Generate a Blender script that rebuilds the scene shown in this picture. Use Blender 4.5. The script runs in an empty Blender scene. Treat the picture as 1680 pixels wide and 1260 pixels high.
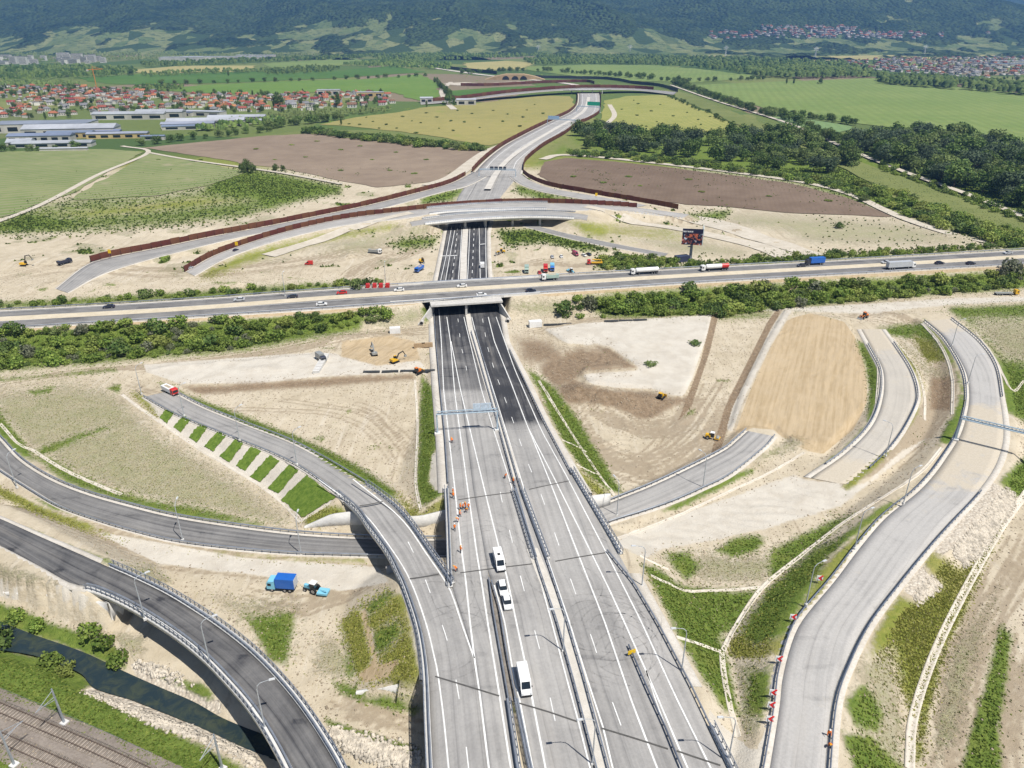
import bpy, math, random
import numpy as np
from mathutils import Vector, Matrix
R_ = math.radians
random.seed(7); rng = np.random.default_rng(7)
scene = bpy.context.scene

# ------------------------------------------------------------------ camera
F, CX, CY, YH, CAMH = 1200.0, 840.0, 630.0, 50.0, 105.0      # focal length and horizon row of the 1680 x 1260 frame
PITCH = math.atan((CY - YH) / F)
SP, CP = math.sin(PITCH), math.cos(PITCH)
cam_d = bpy.data.cameras.new('camera'); cam = bpy.data.objects.new('camera', cam_d)
scene.collection.objects.link(cam)
cam.location = (0, 0, CAMH); cam.rotation_euler = (math.pi / 2 - PITCH, 0, 0)
cam_d.sensor_width = 36; cam_d.lens = F / 1680 * 36; cam_d.clip_start = 1; cam_d.clip_end = 40000
scene.camera = cam

# ------------------------------------------------------------------ sky, sun, exposure
SHX, SHY = -0.40, 0.40                      # shadow displacement on the ground per metre of height
SUN_EL = math.atan(1 / math.hypot(SHX, SHY)); SUN_AZ = math.atan2(-SHX, -SHY)
world = bpy.data.worlds.new('World'); scene.world = world; world.use_nodes = True
wn = world.node_tree; wn.nodes.clear()
sky = wn.nodes.new('ShaderNodeTexSky'); sky.sky_type = 'NISHITA'; sky.sun_disc = False
sky.sun_elevation = SUN_EL; sky.sun_rotation = SUN_AZ; sky.air_density = 1.0; sky.dust_density = 0.6; sky.ozone_density = 1.5
bg = wn.nodes.new('ShaderNodeBackground'); bg.inputs[1].default_value = 0.062
wo = wn.nodes.new('ShaderNodeOutputWorld')
wn.links.new(sky.outputs[0], bg.inputs[0]); wn.links.new(bg.outputs[0], wo.inputs[0])
sun_d = bpy.data.lights.new('sun', 'SUN'); sun_d.energy = 5.0; sun_d.angle = R_(0.5); sun_d.color = (1.0, 0.955, 0.88)
sun = bpy.data.objects.new('sun', sun_d); scene.collection.objects.link(sun)
sun.rotation_euler = Vector((SHX, SHY, -1.0)).to_track_quat('-Z', 'Y').to_euler(); sun.location = (60, -60, 300)
scene.view_settings.view_transform = 'Standard'; scene.view_settings.look = 'None'
scene.view_settings.exposure = 0.22; scene.view_settings.gamma = 1.0
scene.render.engine = 'CYCLES'
scene.cycles.max_bounces = 5; scene.cycles.diffuse_bounces = 2; scene.cycles.glossy_bounces = 2
scene.cycles.transmission_bounces = 2; scene.cycles.transparent_max_bounces = 6; scene.cycles.volume_bounces = 0
scene.cycles.use_denoising = True
scene.cycles.use_adaptive_sampling = True; scene.cycles.adaptive_threshold = 0.015

# ------------------------------------------------------------------ from a place in the photograph to a place on the ground
def unp(px, py, z=0.0):
    px = np.asarray(px, float); py = np.asarray(py, float); z = np.asarray(z, float)
    xr = (px - CX) / F; yr = -(py - CY) / F
    dy = CP + yr * SP; dz = -SP + yr * CP
    t = (z - CAMH) / dz
    return np.stack(np.broadcast_arrays(xr * t, dy * t, z), -1)
def proj(P):
    x, y, z = P[..., 0], P[..., 1], P[..., 2] - CAMH
    f = y * CP - z * SP; u = y * SP + z * CP
    f = np.maximum(f, 1e-3)
    return CX + F * x / f, CY - F * u / f
def crom(pts, per=12):
    p = np.asarray(pts, float)
    if len(p) < 3:
        t = np.linspace(0, 1, per * 2)[:, None]; return p[0] * (1 - t) + p[-1] * t
    q = np.vstack([2 * p[0] - p[1], p, 2 * p[-1] - p[-2]]); out = []
    for i in range(1, len(q) - 2):
        t = np.linspace(0, 1, per, endpoint=False)[:, None]
        a, b, c, d = q[i - 1], q[i], q[i + 1], q[i + 2]
        out.append(0.5 * ((2 * b) + (c - a) * t + (2 * a - 5 * b + 4 * c - d) * t * t + (3 * b - a - 3 * c + d) * t ** 3))
    out.append(p[-1:]); return np.vstack(out)
def arclen(P): return np.concatenate([[0], np.cumsum(np.linalg.norm(np.diff(P[:, :2], axis=0), axis=1))])
def resample(P, n):
    s = arclen(P); u = np.linspace(0, s[-1], n)
    return np.stack([np.interp(u, s, P[:, k]) for k in range(P.shape[1])], -1)
def path3(pts, z, step=2.0, smooth=True, n=None):
    """A line drawn in the photograph, laid at the heights z (constant, list of (t, z), or function of the row)."""
    d = crom(pts) if smooth else np.asarray(pts, float)
    if not smooth:
        d = resample(d, max(2, 6 * len(pts)))
    t = arclen(d); t = t / t[-1]
    if callable(z): zz = z(d[:, 1])
    elif isinstance(z, (list, tuple)): zz = np.interp(t, [a for a, _ in z], [b for _, b in z])
    else: zz = np.full(len(d), float(z))
    P = unp(d[:, 0], d[:, 1], zz)
    if n is None: n = max(2, int(arclen(P)[-1] / step) + 1)
    return resample(P, n)
def normals2(P):
    t = np.gradient(P[:, :2], axis=0); t /= np.maximum(np.linalg.norm(t, axis=1), 1e-9)[:, None]
    return np.stack([-t[:, 1], t[:, 0]], -1)          # to the left of travel

# ------------------------------------------------------------------ objects
def link(o, parent=None):
    scene.collection.objects.link(o)
    if parent is not None: o.parent = parent
    return o
def tag(o, label=None, cat=None, group=None, kind=None):
    if label: o['label'] = label
    if cat: o['category'] = cat
    if group: o['group'] = group
    if kind: o['kind'] = kind
    return o
def mesh_np(name, V, Fc, smooth=False):
    """V (n,3); Fc (m,3) or (m,4) array, or a list of faces."""
    me = bpy.data.meshes.new(name)
    if isinstance(Fc, np.ndarray):
        m, k = Fc.shape
        me.vertices.add(len(V)); me.vertices.foreach_set('co', np.asarray(V, np.float32).ravel())
        me.loops.add(m * k); me.loops.foreach_set('vertex_index', Fc.astype(np.int32).ravel())
        me.polygons.add(m); me.polygons.foreach_set('loop_start', np.arange(0, m * k, k, dtype=np.int32))
        me.update(calc_edges=True); me.validate()
    else:
        me.from_pydata([tuple(map(float, v)) for v in V], [], Fc); me.update()
    if smooth: me.polygons.foreach_set('use_smooth', np.ones(len(me.polygons), bool))
    return me
def obj(name, me, mats=None, parent=None):
    o = bpy.data.objects.new(name, me)
    for m in (mats if isinstance(mats, (list, tuple)) else [mats] if mats else []):
        if m.name not in [x.name for x in me.materials if x]: me.materials.append(m)
    return link(o, parent)
def empty(name, loc=(0, 0, 0), rz=0.0, parent=None):
    o = bpy.data.objects.new(name, None); o.location = loc; o.rotation_euler = (0, 0, rz); o.empty_display_size = 0.5
    return link(o, parent)
class MB:
    """collects shapes into one mesh"""
    def __init__(s): s.v = []; s.f = []; s.m = []; s.cur = 0
    def mat(s, i): s.cur = i; return s
    def add(s, V, Fs):
        b = len(s.v); s.v += [tuple(map(float, v)) for v in V]
        for f in Fs: s.f.append(tuple(b + i for i in f)); s.m.append(s.cur)
        return s
    def box(s, c, d, rz=0.0, taper=(1, 1), shift=(0, 0)):
        x, y, z = d[0] / 2, d[1] / 2, d[2] / 2; V = []
        for k, (sz, tx, ty) in enumerate(((-z, 1, 1), (z, taper[0], taper[1]))):
            for sx, sy in ((-1, -1), (1, -1), (1, 1), (-1, 1)):
                px, py = sx * x * tx + (shift[0] if k else 0), sy * y * ty + (shift[1] if k else 0)
                V.append((c[0] + px * math.cos(rz) - py * math.sin(rz), c[1] + px * math.sin(rz) + py * math.cos(rz), c[2] + sz))
        return s.add(V, [(3, 2, 1, 0), (4, 5, 6, 7), (0, 1, 5, 4), (1, 2, 6, 5), (2, 3, 7, 6), (3, 0, 4, 7)])
    def tube(s, pts, r, n=6, cap=True):
        pts = [Vector(p) for p in pts]; rs = r if isinstance(r, (list, tuple)) else [r] * len(pts); V = []
        for i, p in enumerate(pts):
            t = (pts[min(i + 1, len(pts) - 1)] - pts[max(i - 1, 0)]).normalized()
            a = t.cross(Vector((0, 0, 1))) if abs(t.z) < 0.95 else t.cross(Vector((0, 1, 0)))
            a.normalize(); b = t.cross(a)
            for k in range(n):
                q = 2 * math.pi * k / n; V.append(p + (a * math.cos(q) + b * math.sin(q)) * rs[i])
        Fs = [(i * n + k, i * n + (k + 1) % n, (i + 1) * n + (k + 1) % n, (i + 1) * n + k) for i in range(len(pts) - 1) for k in range(n)]
        if cap: Fs += [tuple(range(n))[::-1], tuple((len(pts) - 1) * n + k for k in range(n))]
        return s.add(V, Fs)
    def prism(s, poly, axis, a, b):
        """polygon (u, v) extruded along axis 'x','y' or 'z' from a to b"""
        n = len(poly)
        mk = {'x': lambda u, v, w: (w, u, v), 'y': lambda u, v, w: (u, w, v), 'z': lambda u, v, w: (u, v, w)}[axis]
        V = [mk(u, v, a) for u, v in poly] + [mk(u, v, b) for u, v in poly]
        return s.add(V, [tuple(range(n))[::-1], tuple(range(n, 2 * n))] + [(i, (i + 1) % n, n + (i + 1) % n, n + i) for i in range(n)])
    def build(s, name, mats, parent=None, smooth=False):
        me = bpy.data.meshes.new(name); me.from_pydata(s.v, [], s.f)
        for m in (mats if isinstance(mats, (list, tuple)) else [mats]): me.materials.append(m)
        me.polygons.foreach_set('material_index', s.m)
        if smooth: me.polygons.foreach_set('use_smooth', [True] * len(s.f))
        me.update()
        return link(bpy.data.objects.new(name, me), parent)
def sweep(P, prof, closed=True):
    """profile [(offset to the right, height)] carried along P"""
    nrm = normals2(P); k = len(prof); n = len(P); V = np.zeros((n, k, 3))
    for j, (o, h) in enumerate(prof):
        V[:, j, :2] = P[:, :2] - nrm * o; V[:, j, 2] = P[:, 2] + h
    Fs = []
    kk = k if closed else k - 1
    i = np.arange(n - 1)
    for j in range(kk):
        j2 = (j + 1) % k
        Fs.append(np.stack([i * k + j, (i + 1) * k + j, (i + 1) * k + j2, i * k + j2], -1))
    Fq = np.concatenate(Fs)
    return V.reshape(-1, 3), Fq
def join_np(parts):
    Vs, Fs, b = [], [], 0
    for V, Q in parts: Vs.append(V); Fs.append(Q + b); b += len(V)
    return np.vstack(Vs), np.vstack(Fs)
def boxes_np(C, D, ang):
    """many boxes: centres (n,3), sizes (n,3) or (3,), headings (n,)"""
    C = np.asarray(C, float); n = len(C); D = np.broadcast_to(np.asarray(D, float), (n, 3)); ang = np.broadcast_to(np.asarray(ang, float), (n,))
    u = np.array([(-1, -1, -1), (1, -1, -1), (1, 1, -1), (-1, 1, -1), (-1, -1, 1), (1, -1, 1), (1, 1, 1), (-1, 1, 1)]) / 2
    L = u[None] * D[:, None]; c, s = np.cos(ang)[:, None], np.sin(ang)[:, None]
    V = np.stack([L[..., 0] * c - L[..., 1] * s, L[..., 0] * s + L[..., 1] * c, L[..., 2]], -1) + C[:, None]
    q = np.array([(3, 2, 1, 0), (4, 5, 6, 7), (0, 1, 5, 4), (1, 2, 6, 5), (2, 3, 7, 6), (3, 0, 4, 7)])
    return V.reshape(-1, 3), (q[None] + np.arange(n)[:, None, None] * 8).reshape(-1, 4)

# ------------------------------------------------------------------ materials
class NT:
    def __init__(s, nt): s.nt = nt
    def n(s, t, **kw):
        nd = s.nt.nodes.new('ShaderNode' + t)
        for k, v in kw.items():
            if k.startswith('_'): setattr(nd, k[1:], v)
            else:
                key = int(k[1:]) if k[0] == 'i' and k[1:].isdigit() else k.replace('__', ' ')
                if hasattr(v, 'is_output'): s.nt.links.new(v, nd.inputs[key])
                else: nd.inputs[key].default_value = v
        return nd
    def math(s, op, a, b=0.0, c=0.0, clamp=False):
        nd = s.n('Math', _operation=op, _use_clamp=clamp, i0=a, i1=b, i2=c); return nd.outputs[0]
    def mix(s, f, a, b, blend='MIX'):
        nd = s.n('Mix', _data_type='RGBA', _blend_type=blend, i0=f, i6=a if hasattr(a, 'is_output') else (*a, 1), i7=b if hasattr(b, 'is_output') else (*b, 1))
        return nd.outputs[2]
    def noise(s, vec, scale, detail=4, rough=0.55, dist=0.0):
        return s.n('TexNoise', Vector=vec, Scale=scale, Detail=detail, Roughness=rough, Distortion=dist).outputs[0]
    def ramp01(s, v, a, b, lo=0.0, hi=1.0, smooth=True):
        nd = s.n('MapRange', _interpolation_type='SMOOTHSTEP' if smooth else 'LINEAR', i0=v, i1=a, i2=b, i3=lo, i4=hi); return nd.outputs[0]
    def mapping(s, vec, scale=(1, 1, 1), rot=(0, 0, 0), loc=(0, 0, 0)):
        return s.n('Mapping', Vector=vec, Scale=scale, Rotation=rot, Location=loc).outputs[0]
    def pos(s): return s.n('NewGeometry').outputs['Position']
    def attr(s, name, out='Color'): return s.n('Attribute', _attribute_name=name).outputs[out]
def new_mat(name, rough=0.8, spec=0.3, metallic=0.0):
    m = bpy.data.materials.new(name); m.use_nodes = True
    t = NT(m.node_tree); b = m.node_tree.nodes['Principled BSDF']
    b.inputs['Roughness'].default_value = rough; b.inputs['Specular IOR Level'].default_value = spec; b.inputs['Metallic'].default_value = metallic
    return m, t, b
def bump(t, b, h, strength=0.4, dist=0.2):
    nd = t.n('Bump', Strength=strength, Distance=dist, Height=h); t.nt.links.new(nd.outputs[0], b.inputs['Normal'])
_mc = {}
def M(name, col, rough=0.75, spec=0.3, metallic=0.0, var=0.12, scale=1.5, col2=None, rand=0.0, bmp=0.0):
    """plain surface with wear: noise between a colour and a slightly darker one; rand varies it per object"""
    if name in _mc: return _mc[name]
    m, t, b = new_mat(name, rough, spec, metallic)
    p = t.n('TexCoord').outputs['Object']
    nz = t.noise(p, scale, 5, 0.6)
    c2 = col2 or tuple(c * (1 - var * 2.2) for c in col)
    c = t.mix(t.ramp01(nz, 0.35, 0.7), col, c2)
    if rand:
        r = t.n('ObjectInfo').outputs['Random']
        c = t.n('HueSaturation', Hue=t.math('MULTIPLY_ADD', r, rand * 0.10, 0.5 - rand * 0.05), Saturation=1.0, Value=t.math('MULTIPLY_ADD', r, rand, 1 - rand / 2), Color=c).outputs[0]
    t.nt.links.new(c, b.inputs['Base Color'])
    if bmp: bump(t, b, nz, bmp, 0.05)
    _mc[name] = m; return m
# ------------------------------------------------------------------ noise on arrays
def vnoise(x, y, seed=0):
    xi = np.floor(x).astype(np.int64); yi = np.floor(y).astype(np.int64); fx = x - xi; fy = y - yi
    fx = fx * fx * (3 - 2 * fx); fy = fy * fy * (3 - 2 * fy)
    def h(a, b):
        n = (a * 374761393 + b * 668265263 + seed * 974711) & 0x7fffffff
        n = ((n ^ (n >> 13)) * 1274126177) & 0x7fffffff
        return ((n ^ (n >> 16)) & 0xffff) / 65535.0
    return (h(xi, yi) * (1 - fx) + h(xi + 1, yi) * fx) * (1 - fy) + (h(xi, yi + 1) * (1 - fx) + h(xi + 1, yi + 1) * fx) * fy
def fbm(x, y, oct=4, seed=0):
    s = 0; a = 0.5; t = 0
    for i in range(oct): s = s + a * vnoise(x * 2 ** i, y * 2 ** i, seed + i); t += a; a *= 0.5
    return s / t
def sstep(a, b, x):
    t = np.clip((x - a) / (b - a), 0, 1); return t * t * (3 - 2 * t)
def smoothmask(px, py, poly, soft):
    """signed distance to a polygon, softened to 0..1"""
    P = np.asarray(poly, float); Q = np.roll(P, -1, 0)
    inside = np.zeros(px.shape, bool); d2 = np.full(px.shape, 1e12)
    for (ax, ay), (bx, by) in zip(P, Q):
        if ay != by:
            c = ((ay > py) != (by > py)) & (px < (bx - ax) * (py - ay) / (by - ay) + ax); inside ^= c
        ex, ey = bx - ax, by - ay; L = ex * ex + ey * ey + 1e-9
        t = np.clip(((px - ax) * ex + (py - ay) * ey) / L, 0, 1)
        d2 = np.minimum(d2, (px - ax - t * ex) ** 2 + (py - ay - t * ey) ** 2)
    d = np.sqrt(d2) * np.where(inside, 1, -1)
    return np.clip(0.5 + d / (2 * soft), 0, 1)

# ------------------------------------------------------------------ asphalt
def asphalt_mat(name, light, dark, tyre=0.5):
    m, t, b = new_mat(name, 0.85, 0.25)
    uv = t.n('UVMap').outputs[0]; p = t.pos()
    d = t.attr('dark', 'Fac')
    streak = t.noise(t.mapping(uv, (0.9, 0.012, 1)), 1.0, 5, 0.65)
    blot = t.noise(p, 0.11, 6, 0.62, 0.6)
    fine = t.noise(p, 2.2, 4, 0.7)
    v = t.math('ADD', t.math('MULTIPLY', t.math('SUBTRACT', streak, 0.5), 0.75), t.math('MULTIPLY', t.math('SUBTRACT', blot, 0.5), 0.60))
    u_ = t.n('SeparateXYZ', Vector=uv).outputs[0]
    band = t.math('MULTIPLY', t.math('COSINE', t.math('MULTIPLY', u_, 3.35)), t.math('MULTIPLY', t.ramp01(t.noise(p, 0.02, 3, 0.5), 0.35, 0.65), 0.055))
    seam = t.math('MULTIPLY', t.math('LESS_THAN', t.math('FRACT', t.math('DIVIDE', u_, 3.75)), 0.04), 0.12)
    dd = t.math('ADD', t.math('ADD', d, v), t.math('ADD', band, seam))
    # curved tyre marks where machines turned
    w = t.n('TexWave', _wave_type='RINGS', Vector=p, Scale=0.045, Distortion=5.0, Detail=3.0, i4=0.25).outputs[1]
    tm = t.math('MULTIPLY', t.ramp01(w, 0.90, 0.99), t.ramp01(blot, 0.52, 0.66))
    dd = t.math('ADD', dd, t.math('MULTIPLY', tm, 0.30 * tyre), clamp=True)
    col = t.mix(dd, light, dark)
    col = t.mix(t.math('MULTIPLY', t.ramp01(fine, 0.3, 0.75), 0.16), col, (0.10, 0.10, 0.10), 'MULTIPLY')
    # pale dust along the edges and in patches
    dust = t.math('MULTIPLY', t.ramp01(t.noise(t.mapping(uv, (0.35, 0.02, 1), loc=(7, 3, 0)), 1.0, 6, 0.7), 0.52, 0.78), 0.30)
    col = t.mix(dust, col, (0.40, 0.37, 0.33))
    dm_ = t.ramp01(t.math('MULTIPLY_ADD', t.math('SUBTRACT', t.noise(p, 0.22, 6, 0.7, 0.5), 0.5), 1.5, t.attr('dust', 'Fac')), 0.35, 0.75)
    col = t.mix(dm_, col, t.mix(t.ramp01(fine, 0.3, 0.7), (0.53, 0.475, 0.39), (0.46, 0.405, 0.32)))
    t.nt.links.new(col, b.inputs['Base Color'])
    bump(t, b, fine, 0.15, 0.02)
    return m
ASPH = asphalt_mat('asphalt', (0.455, 0.44, 0.42), (0.045, 0.046, 0.052))
ASPH_BEIGE = asphalt_mat('dusty_asphalt', (0.50, 0.465, 0.41), (0.20, 0.185, 0.165), 0.2)
def gravel_mat(name, c1, c2, sc=1.6):
    m, t, b = new_mat(name, 0.95, 0.15)
    p = t.pos(); n1 = t.noise(p, sc, 6, 0.72); n2 = t.noise(p, 0.12, 4, 0.6)
    col = t.mix(t.ramp01(t.math('ADD', t.math('MULTIPLY', n1, 0.6), t.math('MULTIPLY', n2, 0.4)), 0.35, 0.65), c1, c2)
    t.nt.links.new(col, b.inputs['Base Color']); bump(t, b, n1, 0.6, 0.12); return m
VERGE = gravel_mat('pale_gravel', (0.62, 0.585, 0.53), (0.47, 0.43, 0.37))
CONC = gravel_mat('concrete', (0.60, 0.585, 0.555), (0.46, 0.44, 0.41), 0.9)
CONC2 = gravel_mat('concrete_white', (0.70, 0.69, 0.66), (0.56, 0.545, 0.52), 0.7)
BALLAST = gravel_mat('ballast', (0.30, 0.26, 0.225), (0.19, 0.16, 0.135), 3.0)
PAINT = M('road_paint', (0.80, 0.80, 0.78), 0.6, var=0.10, scale=0.8)

# ------------------------------------------------------------------ the roads
def zmain(py): return 0.3 + 6.7 * sstep(545, 835, np.asarray(py, float))
ROADS = []
def slab(name, PL, PR, mat, dark, thick, parent=None, cols=6, dust=None):
    n = len(PL); k = cols + 1; s = arclen((PL + PR) / 2); w = np.linalg.norm(PR - PL, axis=1)
    u = np.linspace(0, 1, k)
    T = PL[:, None] * (1 - u[None, :, None]) + PR[:, None] * u[None, :, None]
    B = T[:, [0, -1]].copy(); B[..., 2] -= np.broadcast_to(thick, (n,))[:, None]
    V = np.concatenate([T, B], 1); kk = k + 2; i = np.arange(n - 1)[:, None]; j = np.arange(cols)[None]
    top = np.stack([i * kk + j, i * kk + j + 1, (i + 1) * kk + j + 1, (i + 1) * kk + j], -1).reshape(-1, 4)
    i = np.arange(n - 1)
    sl = np.stack([i * kk, (i + 1) * kk, (i + 1) * kk + k, i * kk + k], -1)
    sr = np.stack([i * kk + k - 1, i * kk + k + 1, (i + 1) * kk + k + 1, (i + 1) * kk + k - 1], -1)
    bt = np.stack([i * kk + k, (i + 1) * kk + k, (i + 1) * kk + k + 1, i * kk + k + 1], -1)
    Fq = np.vstack([top, sl, sr, bt])
    me = mesh_np(name, V.reshape(-1, 3), Fq)
    uvu = np.concatenate([u[None] * w[:, None], np.zeros((n, 1)), w[:, None]], 1); uvv = np.repeat(s[:, None], kk, 1)
    uvp = np.stack([uvu, uvv], -1).reshape(-1, 2)
    li = np.empty(len(me.loops), np.int32); me.loops.foreach_get('vertex_index', li)
    me.uv_layers.new(name='UVMap').data.foreach_set('uv', uvp[li].astype(np.float32).ravel())
    if np.ndim(dark) == 2: dk = np.concatenate([dark, dark[:, :1], dark[:, -1:]], 1).ravel()
    else: dk = np.full(n * kk, float(dark))
    me.attributes.new('dark', 'FLOAT', 'POINT').data.foreach_set('value', dk.astype(np.float32))
    if dust is not None: me.attributes.new('dust', 'FLOAT', 'POINT').data.foreach_set('value', np.repeat(dust, kk).astype(np.float32))
    o = obj(name, me, mat, parent)
    if parent is None: o['kind'] = 'structure'
    return o
def road(name, L, R, z, mat=None, dark=0.2, bridge=None, verge=1.6, step=2.5, embank=True, thin=0.45, cut=2.0, closed_smooth=True, deck=1.3, dust=None):
    n = max(8, int(arclen(path3(L, z, 5, closed_smooth))[-1] / step))
    PL = path3(L, z, n=n, smooth=closed_smooth); PR = path3(R, z, n=n, smooth=closed_smooth)
    zz = (PL[:, 2] + PR[:, 2]) / 2; PL[:, 2] = zz; PR[:, 2] = zz
    C = (PL + PR) / 2; cx, cy = proj(C)
    br = bridge(cx, cy) if bridge else np.zeros(n, bool)
    if callable(dark): dark = np.repeat(dark(cx, cy)[:, None], 7, 1)
    o = slab(name, PL, PR, mat or ASPH, dark, np.where(br, deck, thin), None, 6, dust(cx, cy) if dust else None)
    if verge:
        d = PR - PL; d[:, 2] = 0; d /= np.linalg.norm(d, axis=1)[:, None]
        for sgn, E in ((-1, PL), (1, PR)):
            a = E + d * (0.0 if sgn > 0 else -verge); b_ = E + d * (verge if sgn > 0 else 0.0)
            a = a.copy(); b_ = b_.copy(); a[:, 2] -= 0.02; b_[:, 2] -= 0.02
            if sgn > 0: b_[:, 2] -= 0.06
            else: a[:, 2] -= 0.06
            keep = ~br
            runs = []; st = None
            for q in range(n):
                if keep[q] and st is None: st = q
                if (not keep[q] or q == n - 1) and st is not None:
                    if q - st > 2: runs.append((st, q + (1 if keep[q] else 0)))
                    st = None
            for q0, q1 in runs: slab('gravel_shoulder', a[q0:q1], b_[q0:q1], VERGE, 0, 0.5, o, 2)
    ROADS.append(dict(C=C, hw=np.linalg.norm(PR - PL, axis=1) / 2 + verge, br=br, emb=embank, cut=cut, name=name))
    return o, PL, PR, br
# --- the main motorway: three strips side by side, row by row of the same survey
ROWY = np.concatenate([np.arange(1300, 700, -6.0), np.arange(700, 500, -2.5), np.arange(500, 330, -1.6), np.arange(330, 284, -0.8)])
def lx(pts):
    p = sorted(pts, key=lambda a: a[1]); return np.interp(ROWY, [a[1] for a in p], [a[0] for a in p])
ML = [(808, 1300), (802, 1260), (787, 1138), (778, 1080), (760, 1020), (742, 965), (741, 940), (738, 860), (735, 800), (729, 720), (721, 640), (714, 560), (712, 505), (716, 480), (718, 460), (726, 420), (733, 380), (742, 345), (752, 322), (777, 285)]
MR = [(1214, 1300), (1193, 1256), (1170, 1208), (1131, 1127), (1076, 1020), (1005, 890), (940, 780), (891, 693), (859, 623), (827, 560), (819, 505), (806, 480), (801, 460), (799, 420), (799, 380), (810, 340), (824, 320), (853, 285)]
B1L = [(858, 1300), (850, 1260), (834, 1150), (822, 1080), (808, 1000), (802, 950), (800, 935), (776, 800), (755, 640), (741, 560), (736, 505), (733, 460), (745, 400), (765, 330), (790, 285)]
B1R = [(878, 1300), (868, 1260), (846, 1150), (832, 1080), (819, 1000), (805, 950), (800, 935), (776, 800), (755, 640), (741, 560), (736, 505), (733, 460), (745, 400), (765, 330), (790, 285)]
xs = [lx(p) for p in (ML, B1L, B1R, MR)]
zr = zmain(ROWY)
PM = [unp(x, ROWY, zr) for x in xs]
MED = [(1000, 1300), (985, 1250), (975, 1210), (930, 1040), (905, 950), (870, 850), (845, 785), (815, 690), (790, 610), (775, 560), (766, 505), (760, 460), (762, 380), (788, 320), (812, 285)]
medx = lx(MED)
def dark_of(xa, xb, cols):
    u = np.linspace(0, 1, cols + 1); X = xa[:, None] * (1 - u) + xb[:, None] * u; Y = np.repeat(ROWY[:, None], cols + 1, 1)
    left = X < medx[:, None]
    d = np.where(left, sstep(646, 636, Y) * 0.50 + sstep(600, 540, Y) * 0.22, sstep(706, 684, Y) * 0.74)
    d = d * sstep(350, 362, Y) + 0.24 + 0.04 * np.sin(Y / 37)
    lane = np.where((~left) & (Y > 985) & (X < lx([(1300, 1300), (1128, 1260), (1024, 1020), (907, 780)])[:, None]), 0.10, 0)
    return np.clip(d + lane, 0, 1)
brM = ((ROWY < 935) & (ROWY > 812)) | (ROWY > 1128)
motorway = None
thM = np.where(brM, 1.5, 0.45)
motorway = slab('motorway', PM[2], PM[3], ASPH, dark_of(xs[2], xs[3], 26), thM, None, 26)
slab('collector_lane', PM[0], PM[1], ASPH, dark_of(xs[0], xs[1], 6), thM, motorway, 6)
sel = (ROWY < 1152) & (ROWY > 936)
mid1, mid2 = PM[1][sel].copy(), PM[2][sel].copy(); mid1[:, 2] -= 0.05; mid2[:, 2] -= 0.05
slab('gravel_strip', mid1, mid2, gravel_mat('median_gravel', (0.30, 0.27, 0.23), (0.18, 0.16, 0.14)), 0, 0.4, motorway, 2)
dM = PM[3] - PM[0]; dM[:, 2] = 0; dM /= np.linalg.norm(dM, axis=1)[:, None]
for nm, E, w, lo in (('gravel_shoulder', PM[3], 2.2, 0), ('gravel_shoulder', PM[0], -2.4, 1)):
    for c0 in ((ROWY <= 812) & (ROWY > 330), (ROWY >= 935) & (ROWY <= 1128)):
        if lo and c0[0] == False and ROWY[c0].max() > 900: continue
        a = E[c0].copy(); b_ = a + dM[c0] * w; a[:, 2] -= 0.02; b_[:, 2] -= 0.12
        slab(nm, *((a, b_) if w > 0 else (b_, a)), VERGE, 0, 0.6, motorway, 2)
ROADS.append(dict(C=(PM[0] + PM[3]) / 2, hw=np.linalg.norm(PM[3] - PM[0], axis=1) / 2 + 2.0, br=brM, emb=True, cut=3.0, name='motorway'))

zR2 = [(0, 0.6), (0.30, 3.6), (0.47, 7.0), (1, 7.0)]
ramp_exit = road('exit_ramp', [(240, 650), (267, 666), (300, 683), (393, 720), (460, 747), (515, 777), (585, 832), (611, 866), (640, 905), (659, 943), (669, 965), (688, 1020), (697, 1060), (703, 1110), (706, 1180), (710, 1260), (712, 1300)],
     [(276, 642), (290, 648), (333, 670), (400, 697), (483, 730), (575, 782), (623, 814), (659, 846), (703, 908), (741, 965), (760, 1020), (778, 1080), (787, 1138), (802, 1260), (808, 1300)],
     zR2, dark=0.32, bridge=lambda x, y: ((y > 822) & (y < 955)) | (y > 1128), verge=1.5)
ramp_loop = road('loop_ramp', [(-60, 662), (-30, 692), (0, 723), (33, 757), (83, 788), (143, 812), (217, 833), (283, 849), (367, 863), (467, 876), (560, 883), (660, 886), (745, 886), (860, 874), (979, 833), (1013, 820), (1066, 799), (1120, 774), (1187, 740), (1210, 722), (1227, 707)],
     [(-95, 680), (-60, 725), (0, 768), (50, 800), (100, 829), (167, 853), (233, 872), (300, 887), (400, 899), (493, 906), (560, 908), (660, 911), (745, 912), (860, 900), (990, 858), (1021, 848), (1057, 837), (1100, 822), (1150, 800), (1194, 778), (1250, 734), (1267, 715)],
     [(0, 1.2), (0.3, 0.4), (0.7, 0.3), (1.0, 1.6)], dark=lambda x, y: 0.62 - 0.40 * sstep(900, 1000, x), verge=1.4, cut=1.2)
ramp_fly = road('flyover_ramp', [(-40, 836), (0, 851), (67, 881), (133, 910), (195, 938), (207, 943), (267, 972), (317, 1002), (367, 1036), (417, 1077), (467, 1130), (510, 1187), (553, 1257), (572, 1300)],
     [(-40, 878), (0, 895), (67, 930), (117, 957), (160, 965), (217, 990), (283, 1030), (333, 1068), (373, 1107), (417, 1157), (450, 1207), (477, 1257), (496, 1300)],
     [(0, 6.0), (0.25, 7.0), (1, 7.6)], dark=0.80, bridge=lambda x, y: x > 168, verge=1.5)
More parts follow.
